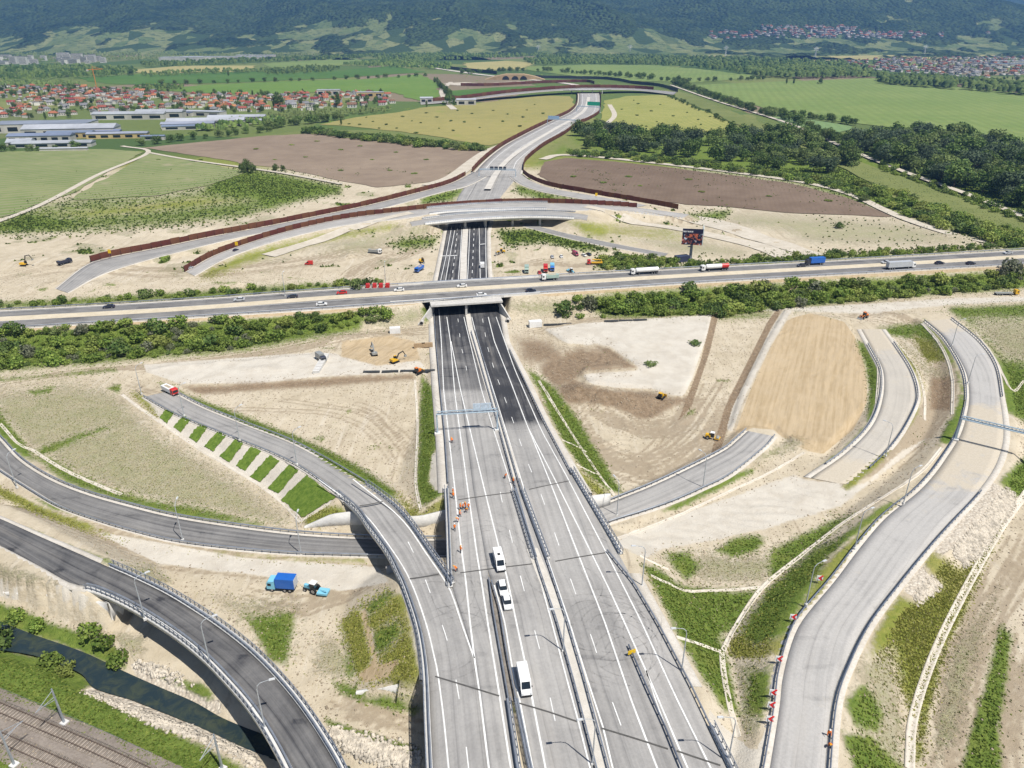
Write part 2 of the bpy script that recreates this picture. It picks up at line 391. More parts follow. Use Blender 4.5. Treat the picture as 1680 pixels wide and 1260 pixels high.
ramp_right = road('curved_ramp', [(1255, 1300), (1263, 1260), (1279, 1160), (1284, 1113), (1300, 1052), (1320, 1013), (1370, 953), (1410, 900), (1453, 850), (1503, 810), (1530, 782), (1550, 755), (1575, 715), (1586, 680), (1590, 647), (1583, 607), (1553, 557), (1520, 527)],
     [(1352, 1300), (1353, 1260), (1364, 1153), (1387, 1087), (1420, 1023), (1470, 957), (1517, 900), (1553, 860), (1603, 807), (1632, 765), (1645, 725), (1645, 690), (1640, 653), (1630, 600), (1603, 560), (1557, 523)],
     [(0, 6.2), (0.35, 4.6), (0.6, 3.2), (0.8, 3.0), (1, 1.2)], dark=0.02, verge=2.0, dust=lambda x, y: np.maximum(sstep(850, 765, y) * sstep(628, 690, y) * 0.80, np.maximum(sstep(560, 530, y), 0.2 + 0 * y)))
ramp_mid = road('unfinished_loop', [(1330, 784), (1340, 777), (1387, 744), (1430, 700), (1448, 655), (1449, 610), (1431, 573), (1413, 540)],
     [(1385, 795), (1397, 788), (1440, 750), (1473, 710), (1497, 665), (1500, 640), (1490, 607), (1467, 570), (1446, 540)],
     [(0, 0.12), (0.3, 1.9), (0.7, 2.4), (1, 0.2)], mat=ASPH_BEIGE, dark=0.05, verge=1.8, dust=lambda x, y: np.maximum(np.maximum(sstep(728, 775, y), sstep(595, 560, y)), .3))
D1z = 6.0
d1_far = [(-80, 516), (0, 511), (280, 495), (560, 475), (820, 459), (1120, 442), (1400, 427), (1680, 411), (1800, 404)]
d1_near = [(-80, 543), (0, 538), (280, 521), (560, 503), (820, 484), (1120, 464), (1400, 448), (1680, 432), (1800, 425)]
old_motorway, D1F, D1N, D1br = road('cross_motorway', d1_far, d1_near, D1z, dark=0.62, bridge=lambda x, y: (x > 700) & (x < 826), verge=2.2, step=4)
over_a = road('overpass_road', [(306, 446), (345, 423), (390, 405), (467, 381), (560, 360), (660, 347), (727, 340), (800, 335), (893, 333), (1010, 338), (1070, 344), (1130, 352)],
     [(318, 452), (360, 428), (400, 412), (467, 391), (560, 370), (660, 358), (727, 348.5), (800, 344.5), (893, 343), (1010, 347), (1062, 351), (1120, 358)],
     [(0, 0.4), (0.25, 3.5), (0.45, 7.0), (0.8, 7.0), (1, 1.5)], dark=0.15, bridge=lambda x, y: (x > 695) & (x < 905), verge=1.2, step=4, deck=0.8)
over_b = road('overpass_ramp', [(672, 364), (700, 359), (760, 352), (830, 347.5), (893, 347), (940, 349), (965, 353)],
     [(676, 371), (700, 367), (760, 361), (830, 357), (893, 356), (940, 358), (963, 361)],
     [(0, 5.4), (0.3, 6.2), (0.8, 6.2), (1, 5.5)], dark=0.25, bridge=lambda x, y: (x > 692) & (x < 945), verge=0.8, step=4, deck=0.8)
north_l = road('northern_slip_road', [(777, 282), (740, 301), (680, 318), (600, 338), (500, 359), (430, 373), (350, 388), (260, 407), (177, 424), (140, 437), (92, 474)],
     [(800, 288), (765, 305), (720, 316), (640, 338), (560, 356), (467, 374), (383, 391), (300, 411), (233, 428), (165, 450), (110, 480)],
     [(0, 0.6), (0.3, 2.0), (0.7, 2.0), (1, 0.3)], dark=0.34, verge=1.2, step=4)
north_r = road('eastern_slip_road', [(853, 284), (870, 297), (905, 309), (960, 319), (1030, 331), (1060, 337)],
     [(835, 289), (856, 303), (890, 314), (950, 325), (1010, 335), (1040, 341)],
     [(0, 0.6), (0.6, 2.5), (1, 2.5)], dark=0.2, verge=1.0, step=4)
north = road('northern_motorway', [(777, 285.5), (798, 263), (827, 240), (863, 220), (897, 203), (925, 190), (938, 183), (948, 172), (950, 157), (948, 152)],
     [(853, 285.5), (855, 270), (862, 260), (887, 240), (922, 220), (943, 205), (965, 195), (980, 185), (983, 172), (983, 157), (980, 152)],
     [(0, 0.3), (0.3, 1.5), (1, 1.5)], dark=0.18, verge=2.0, step=8)
side = road('concrete_lane', [(862, 366), (930, 383), (980, 394), (1040, 406), (1096, 416)], [(858, 371), (926, 389), (975, 400), (1036, 411), (1090, 421)], [(0, 0.3), (1, 0.4)], dark=0.45, verge=0.8, step=4)

# ------------------------------------------------------------------ terrain
def grow(a, step, g, end):
    out = [a]
    while abs(out[-1]) < abs(end): out.append(out[-1] + step); step *= g
    return np.array(out[1:])
gx = np.arange(-240, 240.1, 0.8); ext = grow(240.0, 0.84, 1.045, 5200)
gx = np.concatenate([-ext[::-1], gx, ext])
gy = np.arange(52, 340, 0.8); gy = np.concatenate([[-40, -10, 10, 25, 38, 46], gy, grow(gy[-1], 0.82, 1.0225, 4300)])
X, Y = np.meshgrid(gx, gy); NX, NY = len(gx), len(gy)
Z = (fbm(X / 9, Y / 9, 4, 3) - 0.5) * 0.55 * sstep(520, 380, Y) + (fbm(X / 1.9, Y / 1.9, 2, 9) - 0.5) * 0.22 * sstep(330, 250, Y)
SPX0, SPY0 = proj(np.stack([X, Y, Z], -1))
# heaps and pits of the building site: centre in the photograph, radii in metres, height
HEAPS = [(1010, 605, 17, 7, 1.3), (960, 645, 13, 6, 1.6), (985, 655, 15, 5, 2.2), (1050, 662, 13, 4, 1.7), (1110, 690, 12, 10, -0.9), (930, 580, 11, 5, 1.1), (1130, 690, 9, 20, 0.7),
         (620, 580, 9, 5, 1.0), (570, 555, 20, 4, 1.2), (660, 600, 9, 4, 0.9), (430, 610, 10, 3, 0.7), (300, 605, 9, 3, 0.8), (365, 597, 6, 2, 0.7),
         (905, 410, 22, 8, 1.8), (960, 415, 16, 6, 1.2), (590, 385, 22, 14, 3.2), (560, 410, 16, 10, 2.4), (700, 395, 14, 9, 2.0), (380, 470, 10, 4, 1.6),
         (1230, 380, 30, 14, 1.6), (1320, 400, 30, 10, 1.2), (1600, 390, 26, 8, 1.4), (1190, 770, 6, 3, 1.0), (1300, 735, 10, 4, 1.0), (1480, 520, 12, 4, 1.1), (1240, 370, 18, 8, 1.2),
         (250, 700, 9, 7, 0.8), (380, 380, 30, 12, 1.6), (130, 470, 30, 9, 1.2), (330, 380, 40, 10, 1.4), (60, 430, 40, 12, 1.0)]
for hx, hy, ra, rb, hh in HEAPS:
    c = unp(hx, hy, 0); q = ((X - c[0]) / ra) ** 2 + ((Y - c[1]) / rb) ** 2
    m_ = q < 6; Z[m_] += hh * np.exp(-q[m_] * 1.3) * (0.6 + 0.9 * fbm(X[m_] / 4, Y[m_] / 4, 3, 21))
# furrows left by the graders
def furrows(poly, ang, wl, amp, warp=3.0):
    m_ = smoothmask(SPX0, SPY0, poly, 8) if False else None
    P = np.asarray(poly, float); s_ = (SPX0 > P[:, 0].min() - 9) & (SPX0 < P[:, 0].max() + 9) & (SPY0 > P[:, 1].min() - 9) & (SPY0 < P[:, 1].max() + 9)
    k = smoothmask(SPX0[s_], SPY0[s_], poly, 8); x, y = X[s_], Y[s_]
    ph = (x * math.cos(ang) + y * math.sin(ang)) + warp * 4 * (fbm(x / 22, y / 22, 2, 5) - 0.5)
    Z[s_] += k * amp * np.sin(ph * 2 * math.pi / wl) * (0.4 + 1.2 * fbm(x / 7, y / 7, 2, 8))
furrows([(1215, 700), (1240, 600), (1300, 510), (1390, 530), (1425, 600), (1425, 680), (1370, 740), (1290, 720)], -0.42, 2.4, 0.07)
furrows([(880, 610), (960, 560), (1040, 600), (960, 620), (1000, 640), (1120, 650), (1180, 700), (1000, 805)], 0.9, 2.9, 0.16, 9)
furrows([(1010, 900), (1300, 790), (1500, 700), (1500, 760), (1380, 840), (1100, 900)], 1.25, 3.2, 0.12, 3)
furrows([(1560, 1050), (1640, 900), (1680, 860), (1680, 1100), (1600, 1260), (1530, 1260)], 0.5, 3.0, 0.14, 3)
# the pale gravel pad stands a step above the dug soil; spoil banks
def lift(poly, soft, dz):
    P = np.asarray(poly, float); s_ = (SPX0 > P[:, 0].min() - 9) & (SPX0 < P[:, 0].max() + 9) & (SPY0 > P[:, 1].min() - 9) & (SPY0 < P[:, 1].max() + 9)
    nz = (fbm(X[s_] / 3, Y[s_] / 3, 3, 77) - .5) * .5
    Z[s_] += dz * np.clip(smoothmask(SPX0[s_], SPY0[s_], poly, soft) + nz * (np.abs(smoothmask(SPX0[s_], SPY0[s_], poly, soft * 2) - .5) < .45), 0, 1)
lift([(890, 540), (960, 530), (1168, 516), (1165, 545), (1150, 580), (1135, 625), (1120, 652), (1100, 650), (1070, 640), (1010, 638), (970, 632), (950, 618), (960, 608), (1044, 604), (1020, 590), (975, 570), (930, 565), (905, 550)], 2.5, 1.3)
lift([(1196, 706), (1215, 645), (1258, 560), (1288, 510), (1390, 526), (1426, 610), (1424, 665), (1350, 745), (1300, 735), (1270, 705)], 3, 1.2)
lift([(240, 608), (420, 590), (520, 582), (690, 592), (700, 616), (520, 622), (420, 634), (300, 632)], 2.5, .8)
for k in range(90):
    c = unp(rng.uniform(900, 1180), rng.uniform(600, 790), 0) if k < 26 else unp(rng.uniform(540, 690), rng.uniform(545, 600), 0) if k < 50 else unp(rng.uniform(560, 700), rng.uniform(375, 440), 0) if k < 70 else unp(rng.uniform(820, 1000), rng.uniform(400, 420), 0)
    ra = rng.uniform(.8, 2.6) * (1 if k < 50 else 2.0); q = ((X - c[0]) ** 2 + ((Y - c[1])) ** 2) / ra ** 2; m_ = q < 5; Z[m_] += rng.uniform(.25, .75) * ra * .45 * np.exp(-q[m_] * 1.4)
# wheel ruts: pairs of pressed lines wandering along the haul roads
RUT = np.zeros_like(Z)
HAUL = [([(-40, 822), (150, 880), (330, 920), (480, 935), (640, 945)], 12, 40), ([(1010, 900), (1150, 850), (1300, 800), (1420, 770), (1500, 715), (1545, 640), (1540, 560), (1480, 520), (1380, 505)], 16, 34), ([(850, 545), (1000, 525), (1180, 508), (1400, 497), (1720, 486)], 12, 18),
        ([(-40, 640), (120, 612), (230, 605), (400, 585), (560, 555), (700, 540)], 10, 22), ([(905, 600), (930, 680), (990, 750), (1080, 770), (1160, 720), (1200, 640)], 22, 60), ([(890, 580), (960, 650), (1050, 700), (1110, 690), (1130, 650)], 16, 40), ([(330, 650), (450, 660), (600, 680), (660, 740), (680, 790)], 4, 60),
        ([(560, 470), (600, 440), (650, 420), (690, 400), (700, 380)], 12, 40), ([(820, 440), (880, 430), (950, 435), (1000, 425)], 10, 22), ([(-40, 470), (100, 440), (250, 445), (400, 440), (560, 420), (660, 400)], 14, 36), ([(1060, 355), (1160, 368), (1250, 395), (1340, 420)], 8, 18), ([(1690, 860), (1640, 960), (1590, 1060), (1560, 1160), (1540, 1280)], 14, 50), ([(1690, 1040), (1665, 1120), (1650, 1200), (1650, 1280)], 8, 24),
        ([(380, 985), (480, 990), (560, 975), (620, 960)], 6, 40), ([(500, 1120), (600, 1170), (700, 1195)], 6, 24), ([(210, 625), (240, 640), (300, 660)], 4, 16)]
for pts, cnt, spread in HAUL:
    base = crom(pts, 10)
    for c in range(cnt):
        o_ = np.array([rng.normal(0, .55), rng.normal(0, .35)]) * spread; wob = np.stack([np.interp(np.linspace(0, 5, len(base)), np.arange(6), rng.normal(0, spread * .16, 6)), np.interp(np.linspace(0, 5, len(base)), np.arange(6), rng.normal(0, spread * .10, 6))], -1)
        q = base + o_ * .5 + wob; a0 = rng.integers(0, max(1, len(q) // 2)); q = q[a0:a0 + rng.integers(len(q) // 3, len(q) + 1)]
        if len(q) < 4: continue
        P = unp(q[:, 0], q[:, 1], 0.); P = resample(P, max(3, int(arclen(P)[-1] / 2.0))); nr = normals2(P)
        for sd in (-1.0, 1.0):
            E = P[:, :2] + nr * sd; wd = rng.uniform(.35, .6)
            ix = np.clip(np.searchsorted(gx, E[:, 0]), 2, NX - 3); iy = np.clip(np.searchsorted(gy, E[:, 1]), 2, NY - 3)
            for di in (-2, -1, 0, 1, 2):
                for dj in (-2, -1, 0, 1, 2):
                    ii, jj = ix + di, iy + dj; a1 = E; t1 = np.roll(E, -1, 0); t1[-1] = E[-1]; d_ = t1 - a1; L_ = np.maximum((d_ ** 2).sum(1), 1e-6)
                    u = np.clip(((gx[ii] - a1[:, 0]) * d_[:, 0] + (gy[jj] - a1[:, 1]) * d_[:, 1]) / L_, 0, 1); dist = np.hypot(gx[ii] - a1[:, 0] - u * d_[:, 0], gy[jj] - a1[:, 1] - u * d_[:, 1])
                    v = np.clip(1 - dist / (wd + .45), 0, 1) * rng.uniform(.6, 1); np.maximum.at(RUT, (jj, ii), v)
Z -= RUT * .17
# roads and their embankments
low = []
for r in ROADS:
    C, hw, br = r['C'], r['hw'], r['br']
    mz = max(0.6, C[:, 2].max()); pad = hw.max() + mz * 1.75 + 3
    ix = np.where((gx > C[:, 0].min() - pad) & (gx < C[:, 0].max() + pad))[0]; iy = np.where((gy > C[:, 1].min() - pad) & (gy < C[:, 1].max() + pad))[0]
    if len(ix) == 0 or len(iy) == 0: continue
    sl = np.s_[iy[0]:iy[-1] + 1, ix[0]:ix[-1] + 1]
    x, y = X[sl].ravel(), Y[sl].ravel()
    s = arclen(C); nn = max(len(C), int(s[-1] / 2.2)); u = np.linspace(0, s[-1], nn)
    Cs = np.stack([np.interp(u, s, C[:, k]) for k in range(3)], -1); hws = np.interp(u, s, hw); brs = np.interp(u, s, br.astype(float)) > 0.5
    best = np.full(len(x), 1e9); bi = np.zeros(len(x), np.int32)
    for i0 in range(0, nn):
        if brs[i0]: continue
        d = np.hypot(x - Cs[i0, 0], y - Cs[i0, 1]) - hws[i0]
        k = d < best; best[k] = d[k]; bi[k] = i0
    zz = Cs[bi, 2]; cur = Z[sl].ravel()
    if r['name'] == 'motorway':
        o_ = np.argsort(C[:, 1]); yy = C[o_, 1]; e0 = 0.5 * (PM[0] + PM[3])[o_, 0]; h0 = hw[o_]
        inr = (y > yy[0]) & (y < yy[-1]); nb_ = ~(np.interp(y, yy, br[o_].astype(float)) > 0.5)
        bx_ = (np.abs(x - np.interp(y, yy, e0)) - np.interp(y, yy, h0)) * 0.9
        k = inr & nb_; best = np.where(k, bx_, best); zz = np.where(k, np.interp(y, yy, C[o_, 2]), zz)
    e = np.maximum(best, 0)
    up = zz - 0.16 - e / (1.15 if r['name'] == 'flyover_ramp' else 1.72)
    base = cur.copy()
    cur = np.maximum(cur, np.where(up > -0.4, up, -9))
    cur = np.where(best < 0.1, zz - 0.16, cur)
    Z[sl] = cur.reshape(Z[sl].shape)
    if mz < 2.8 or r['name'] == 'motorway': low.append((sl, best, zz, r['cut']))
for sl, best, zz, cut in low:
    cur = Z[sl].ravel(); m_ = (zz < 2.6) & (best < 14)
    cur = np.where(m_, np.minimum(cur, zz - 0.16 + np.maximum(best - 0.6, 0) * cut), cur); Z[sl] = cur.reshape(Z[sl].shape)
# the ground is cut back in front of the abutment walls
for pts, deep, zt in (([(583, 1141), (640, 1147), (700, 1153), (760, 1161), (840, 1177)], 16, .1), ([(498, 869), (560, 869), (600, 869), (640, 869), (655, 869), (690, 873), (735, 867), (800, 861), (950, 847), (1000, 833)], 5, .15), ([(186, 1025), (205, 1011), (232, 993)], 9, .0)):
    P = unp([a for a, _ in pts], [b for _, b in pts], 0.); o_ = np.argsort(P[:, 0]); yw = np.interp(X, P[o_, 0], P[o_, 1]); s_ = (X > P[:, 0].min()) & (X < P[:, 0].max()) & (Y < yw - .35) & (Y > yw - deep); Z[s_] = np.minimum(Z[s_], zt)
# the stream in its bed, and the railway
WZ = -1.7
WU = path3([(-60, 1000), (0, 1022), (60, 1045), (130, 1070), (200, 1103), (260, 1130), (320, 1156), (370, 1184), (450, 1216), (560, 1254), (640, 1282), (720, 1300)], WZ, 1.2)
WL = path3([(-60, 1052), (0, 1063), (60, 1074), (130, 1101), (155, 1125), (220, 1146), (280, 1170), (330, 1190), (400, 1222), (500, 1262), (600, 1305), (700, 1330)], WZ, 1.2)
wn_ = 90; WU, WL = resample(WU, wn_), resample(WL, wn_)
Wc = (WU + WL) / 2; Wh = np.linalg.norm(WU - WL, axis=1) / 2
m_ = (Y < 135) & (X < 40); x, y = X[m_], Y[m_]; best = np.full(len(x), 1e9)
for i in range(wn_): best = np.minimum(best, np.hypot(x - Wc[i, 0], y - Wc[i, 1]) - Wh[i])
best += (fbm(x / 1.6, y / 1.6, 3, 31) - 0.5) * 1.2
bed = np.where(best < 0, WZ - 0.15 - np.minimum(-best, 3) * 0.3, np.where(best < 3.4, WZ - 0.1 + best / 1.5, 99))
Z[m_] = np.minimum(Z[m_], bed)
RC = path3([(-60, 1163), (0, 1187), (60, 1212), (125, 1240), (200, 1275), (260, 1305)], 0.5, 1.5)
m_ = (Y < 110) & (X < -10); x, y = X[m_], Y[m_]; best = np.full(len(x), 1e9)
for i in range(len(RC)): best = np.minimum(best, np.hypot(x - RC[i, 0], y - RC[i, 1]))
Z[m_] = np.where(best < 5.4, 0.42, np.maximum(Z[m_], 0.42 - (best - 5.4) / 1.6))

def hz(x, y):
    """height of the ground"""
    x = np.atleast_1d(np.asarray(x, float)); y = np.atleast_1d(np.asarray(y, float))
    i = np.clip(np.searchsorted(gx, x) - 1, 0, NX - 2); j = np.clip(np.searchsorted(gy, y) - 1, 0, NY - 2)
    fx = np.clip((x - gx[i]) / (gx[i + 1] - gx[i]), 0, 1); fy = np.clip((y - gy[j]) / (gy[j + 1] - gy[j]), 0, 1)
    return (Z[j, i] * (1 - fx) + Z[j, i + 1] * fx) * (1 - fy) + (Z[j + 1, i] * (1 - fx) + Z[j + 1, i + 1] * fx) * fy
def on_ground(px, py):
    """where the line of sight through a place in the photograph meets the ground"""
    px = np.atleast_1d(np.asarray(px, float)); py = np.atleast_1d(np.asarray(py, float))
    hi = np.full(px.shape, 9.0); lo = np.full(px.shape, -4.0); hit = np.zeros(px.shape, bool); zs = lo.copy()
    for zq in np.arange(9, -4.01, -0.25):
        P = unp(px, py, np.full(px.shape, zq)); g = hz(P[:, 0], P[:, 1]); k = (~hit) & (g >= zq)
        zs[k] = zq + 0.1; hit |= k
    zs[~hit] = 0
    P = unp(px, py, zs); P[:, 2] = hz(P[:, 0], P[:, 1]); return P
# ------------------------------------------------------------------ what covers the ground (outlines read from the photograph)
GRASS, DRY, PALE, BROWN, OCHRE, STONE, OLIVE, RED = range(8)
COV = [
 # verges and banks of the old motorway
 (GRASS, 7, [(-40, 548), (200, 530), (400, 522), (560, 507), (650, 506), (640, 530), (560, 547), (400, 575), (230, 590), (100, 602), (-40, 614)]),
 (OCHRE, 3, [(-40, 540), (200, 527), (560, 504), (690, 494), (690, 500), (560, 512), (200, 534), (-40, 548)]),
 (OCHRE, 3, [(860, 483), (1120, 466), (1680, 434), (1720, 433), (1720, 440), (1400, 458), (1120, 475), (900, 488)]),
 (GRASS, 4, [(-40, 622), (100, 611), (185, 605), (192, 610), (100, 620), (-40, 630)]),
 (GRASS, 6, [(930, 490), (1000, 482), (1250, 466), (1480, 455), (1720, 440), (1720, 470), (1500, 488), (1250, 520), (1100, 526), (1000, 520), (940, 500)]),
 (DRY, 6, [(830, 492), (930, 488), (960, 505), (940, 520), (860, 520), (828, 505)]),
 (DRY, 6, [(600, 512), (700, 500), (705, 530), (650, 540), (600, 540)]),
 (GRASS, 4, [(690, 505), (708, 503), (707, 525), (697, 530)]),
 (GRASS, 6, [(980, 425), (1060, 422), (1110, 432), (1060, 440), (980, 440)]),
 (GRASS, 6, [(1120, 425), (1400, 412), (1560, 405), (1640, 395), (1700, 395), (1700, 408), (1500, 420), (1300, 430), (1120, 442)]),
 (GRASS, 5, [(-40, 500), (100, 492), (330, 478), (500, 466), (600, 462), (600, 468), (330, 490), (-40, 508)]),
 # land between the northern roads
 (GRASS, 6, [(-40, 382), (60, 335), (150, 322), (250, 316), (330, 305), (400, 275), (450, 282), (560, 305), (560, 318), (500, 328), (400, 355), (300, 366), (160, 378), (-40, 384)]),
 (OLIVE, 8, [(60, 350), (200, 335), (330, 320), (420, 330), (300, 345), (150, 360)]),
 (GRASS, 8, [(925, 262), (940, 215), (1010, 214), (1300, 222), (1400, 250), (1440, 262), (1720, 370), (1720, 420), (1560, 390), (1440, 345), (1300, 300), (1000, 262)]),
 (GRASS, 8, [(1370, 250), (1420, 222), (1620, 230), (1740, 270), (1740, 380), (1500, 290)]),
 (DRY, 8, [(440, 395), (560, 372), (690, 362), (720, 370), (700, 400), (640, 405), (600, 420), (500, 420)]),
 (OLIVE, 6, [(330, 450), (400, 415), (520, 385), (640, 368), (660, 372), (560, 392), (430, 425), (340, 455)]),
 (GRASS, 6, [(640, 400), (665, 392), (720, 390), (712, 402), (660, 408)]),
 (GRASS, 5, [(815, 378), (880, 374), (930, 388), (985, 404), (1000, 412), (960, 412), (900, 398), (830, 402)]),
 (OLIVE, 6, [(930, 362), (1100, 376), (1230, 408), (1220, 422), (1130, 420), (1050, 404), (960, 385)]),
 (DRY, 6, [(1000, 385), (1150, 392), (1235, 410), (1220, 425), (1120, 420)]),
 (GRASS, 6, [(1300, 375), (1350, 352), (1420, 365), (1520, 378), (1600, 388), (1480, 398), (1360, 394)]),
 (DRY, 8, [(1130, 340), (1330, 350), (1480, 360), (1640, 400), (1500, 408), (1330, 405), (1280, 385), (1200, 372)]),
 (GRASS, 5, [(1130, 352), (1200, 345), (1190, 358), (1150, 362)]),
 (GRASS, 5, [(690, 322), (760, 306), (758, 318), (740, 330), (690, 336)]),
 (GRASS, 5, [(845, 302), (880, 312), (960, 328), (900, 330), (850, 318)]),
 (DRY, 6, [(895, 290), (870, 275), (890, 255), (940, 240), (985, 225), (990, 235), (930, 256), (885, 268), (880, 285)]),
 (GRASS, 5, [(880, 270), (925, 238), (935, 245), (900, 265)]),
 (PALE, 4, [(640, 966), (669, 966), (690, 1030), (703, 1112), (688, 1112), (672, 1060), (655, 1000)]),
 # left of the motorway
 (PALE, 6, [(235, 598), (420, 585), (520, 578), (690, 590), (706, 620), (690, 614), (520, 622), (420, 634), (300, 632), (240, 610)]),
 (OCHRE, 10, [(560, 560), (640, 550), (680, 560), (690, 590), (620, 600), (560, 585)]),
 (BROWN, 5, [(300, 634), (430, 628), (560, 618), (680, 614), (680, 622), (560, 632), (430, 640), (320, 648)]),
 (DRY, 12, [(-20, 640), (100, 622), (190, 636), (240, 690), (300, 730), (400, 790), (480, 850), (470, 872), (300, 850), (140, 805), (50, 750), (-20, 690)]),
 (GRASS, 5, [(-20, 645), (10, 690), (50, 738), (60, 760), (30, 745), (-20, 700)]),
 (GRASS, 4, [(60, 738), (130, 712), (180, 698), (178, 704), (130, 722), (70, 748)]),
 (GRASS, 6, [(50, 745), (90, 755), (130, 780), (220, 815), (350, 838), (430, 860), (330, 854), (200, 825), (110, 792)]),
 (GRASS, 4, [(45, 642), (90, 634), (80, 645), (55, 650)]),
 (GRASS, 3, [(176, 637), (197, 630), (196, 645)]),
 (PALE, 4, [(218, 640), (262, 668), (300, 686), (393, 724), (460, 752), (505, 778), (548, 815), (535, 838), (500, 836), (463, 818), (400, 782), (330, 742), (270, 700)]),
 (OLIVE, 4, [(258, 684), (215, 645), (238, 650), (250, 668)]),
 (OLIVE, 4, [(497, 850), (535, 832), (560, 828), (575, 845), (545, 855), (505, 865)]),
 (GRASS, 4, [(262, 628), (290, 640), (340, 660), (420, 690), (500, 722), (560, 750), (610, 778), (660, 815), (690, 840), (672, 842), (640, 815), (600, 795), (480, 735), (400, 704), (330, 675)]),
 (OLIVE, 5, [(655, 815), (690, 840), (735, 805), (738, 835), (690, 852), (668, 842)]),
 (GRASS, 4, [(692, 615), (712, 640), (718, 700), (715, 760), (705, 790), (736, 806), (692, 832), (683, 800), (688, 700), (690, 640)]),
 (PALE, 5, [(708, 745), (722, 740), (735, 800), (715, 806), (705, 790)]),
 # between the loop and the flyover
 (OLIVE, 3, [(-20, 790), (80, 835), (190, 875), (320, 900), (460, 914), (600, 918), (600, 926), (460, 922), (300, 910), (180, 885), (70, 845), (-20, 806)]),
 (GRASS, 3, [(50, 815), (100, 830), (130, 842), (90, 836)]),
 (GRASS, 3, [(85, 828), (122, 834), (150, 850), (112, 842)]),
 (GRASS, 4, [(40, 864), (110, 895), (190, 922), (250, 932), (275, 950), (262, 955), (190, 930), (100, 900), (40, 872)]),
 (DRY, 6, [(200, 925), (250, 925), (285, 955), (260, 965), (225, 945)]),
 (PALE, 9, [(150, 870), (400, 915), (620, 930), (640, 955), (560, 970), (430, 945), (260, 925)]),
 (DRY, 12, [(340, 975), (480, 985), (495, 1000), (490, 1070), (470, 1090), (440, 1070), (380, 1010)]),
 (GRASS, 6, [(400, 1010), (480, 1005), (480, 1040), (470, 1090), (445, 1085), (420, 1040)]),
 (DRY, 10, [(520, 1040), (570, 1050), (600, 1110), (680, 1150), (690, 1165), (600, 1140), (510, 1105)]),
 (GRASS, 5, [(545, 1115), (600, 1135), (690, 1160), (685, 1172), (620, 1160), (560, 1140)]),
 (GRASS, 5, [(556, 1025), (575, 1030), (592, 1075), (588, 1120), (570, 1110), (562, 1070)]),
 (OLIVE, 5, [(560, 1020), (600, 985), (650, 965), (668, 985), (680, 1060), (690, 1110), (670, 1120), (590, 1122), (575, 1075)]),
 (GRASS, 5, [(595, 1000), (615, 980), (650, 966), (640, 985), (610, 1010)]),
 (GRASS, 6, [(603, 1045), (650, 1010), (662, 1040), (640, 1065), (612, 1080)]),
 (OCHRE, 5, [(590, 1005), (600, 1000), (622, 1090), (660, 1080), (640, 1110), (600, 1120), (585, 1110), (612, 1085)]),
 # stream and railway
 (GRASS, 5, [(-20, 985), (40, 1002), (90, 1024), (140, 1040), (190, 1060), (212, 1082), (205, 1098), (150, 1078), (80, 1050), (-20, 1022)]),
 (GRASS, 6, [(-20, 1058), (60, 1075), (130, 1100), (157, 1126), (140, 1130), (260, 1190), (340, 1228), (400, 1262), (420, 1300), (300, 1300), (240, 1262), (170, 1210), (100, 1180), (-20, 1158)]),
 (GRASS, 5, [(-20, 1215), (35, 1243), (60, 1262), (60, 1300), (-20, 1300)]),
 (STONE, 4, [(135, 1133), (158, 1127), (230, 1152), (330, 1195), (420, 1235), (430, 1262), (360, 1225), (260, 1190)]),
 (STONE, 4, [(210, 1085), (250, 1090), (300, 1112), (360, 1150), (365, 1175), (300, 1145), (225, 1112)]),
 (GRASS, 4, [(262, 1110), (330, 1120), (352, 1142), (345, 1150), (300, 1130)]),
 (DRY, 6, [(170, 1035), (240, 1040), (240, 1070), (215, 1078)]),
 (STONE, 4, [(540, 1190), (690, 1225), (690, 1270), (600, 1245), (555, 1225)]),
 (GRASS, 3, [(535, 1178), (580, 1195), (690, 1228), (690, 1240), (570, 1203), (535, 1188)]),
 (OCHRE, 4, [(20, 1158), (80, 1180), (180, 1228), (240, 1258), (225, 1258), (150, 1222), (60, 1185), (20, 1168)]),
 (PALE, 6, [(-20, 930), (60, 945), (130, 970), (160, 990), (60, 990), (-20, 975)]),
 (DRY, 6, [(-20, 915), (60, 940), (100, 955), (60, 970), (-20, 950)]),
 # right of the motorway
 (PALE, 5, [(890, 540), (960, 530), (1168, 516), (1165, 545), (1150, 580), (1135, 625), (1120, 652), (1100, 650), (1070, 640), (1010, 638), (970, 632), (950, 618), (960, 608), (1044, 604), (1020, 590), (975, 570), (930, 565), (905, 550)]),
 (BROWN, 5, [(905, 640), (940, 622), (970, 634), (1010, 640), (1070, 642), (1105, 652), (1128, 655), (1100, 670), (1060, 690), (1010, 670), (960, 660), (920, 668)]),
 (BROWN, 4, [(975, 566), (1000, 572), (1044, 603), (960, 609), (945, 604), (1020, 600)]),
 (BROWN, 8, [(890, 595), (950, 570), (1000, 575), (1035, 602), (960, 608), (945, 622), (905, 642), (880, 615)]),
 (OCHRE, 4, [(1205, 712), (1230, 640), (1262, 570), (1290, 525), (1330, 512), (1385, 528), (1412, 565), (1424, 610), (1424, 660), (1400, 705), (1350, 745), (1300, 735), (1270, 705), (1235, 702)]),
 (PALE, 7, [(1185, 700), (1210, 630), (1255, 550), (1285, 508), (1300, 508), (1265, 565), (1225, 645), (1200, 708)]),
 (BROWN, 2, [(1186, 706), (1205, 645), (1250, 555), (1280, 510), (1285, 512), (1255, 560), (1212, 648), (1196, 708)]),
 (BROWN, 2, [(1128, 650), (1150, 590), (1165, 530), (1170, 520), (1174, 522), (1160, 580), (1140, 640), (1122, 660)]),
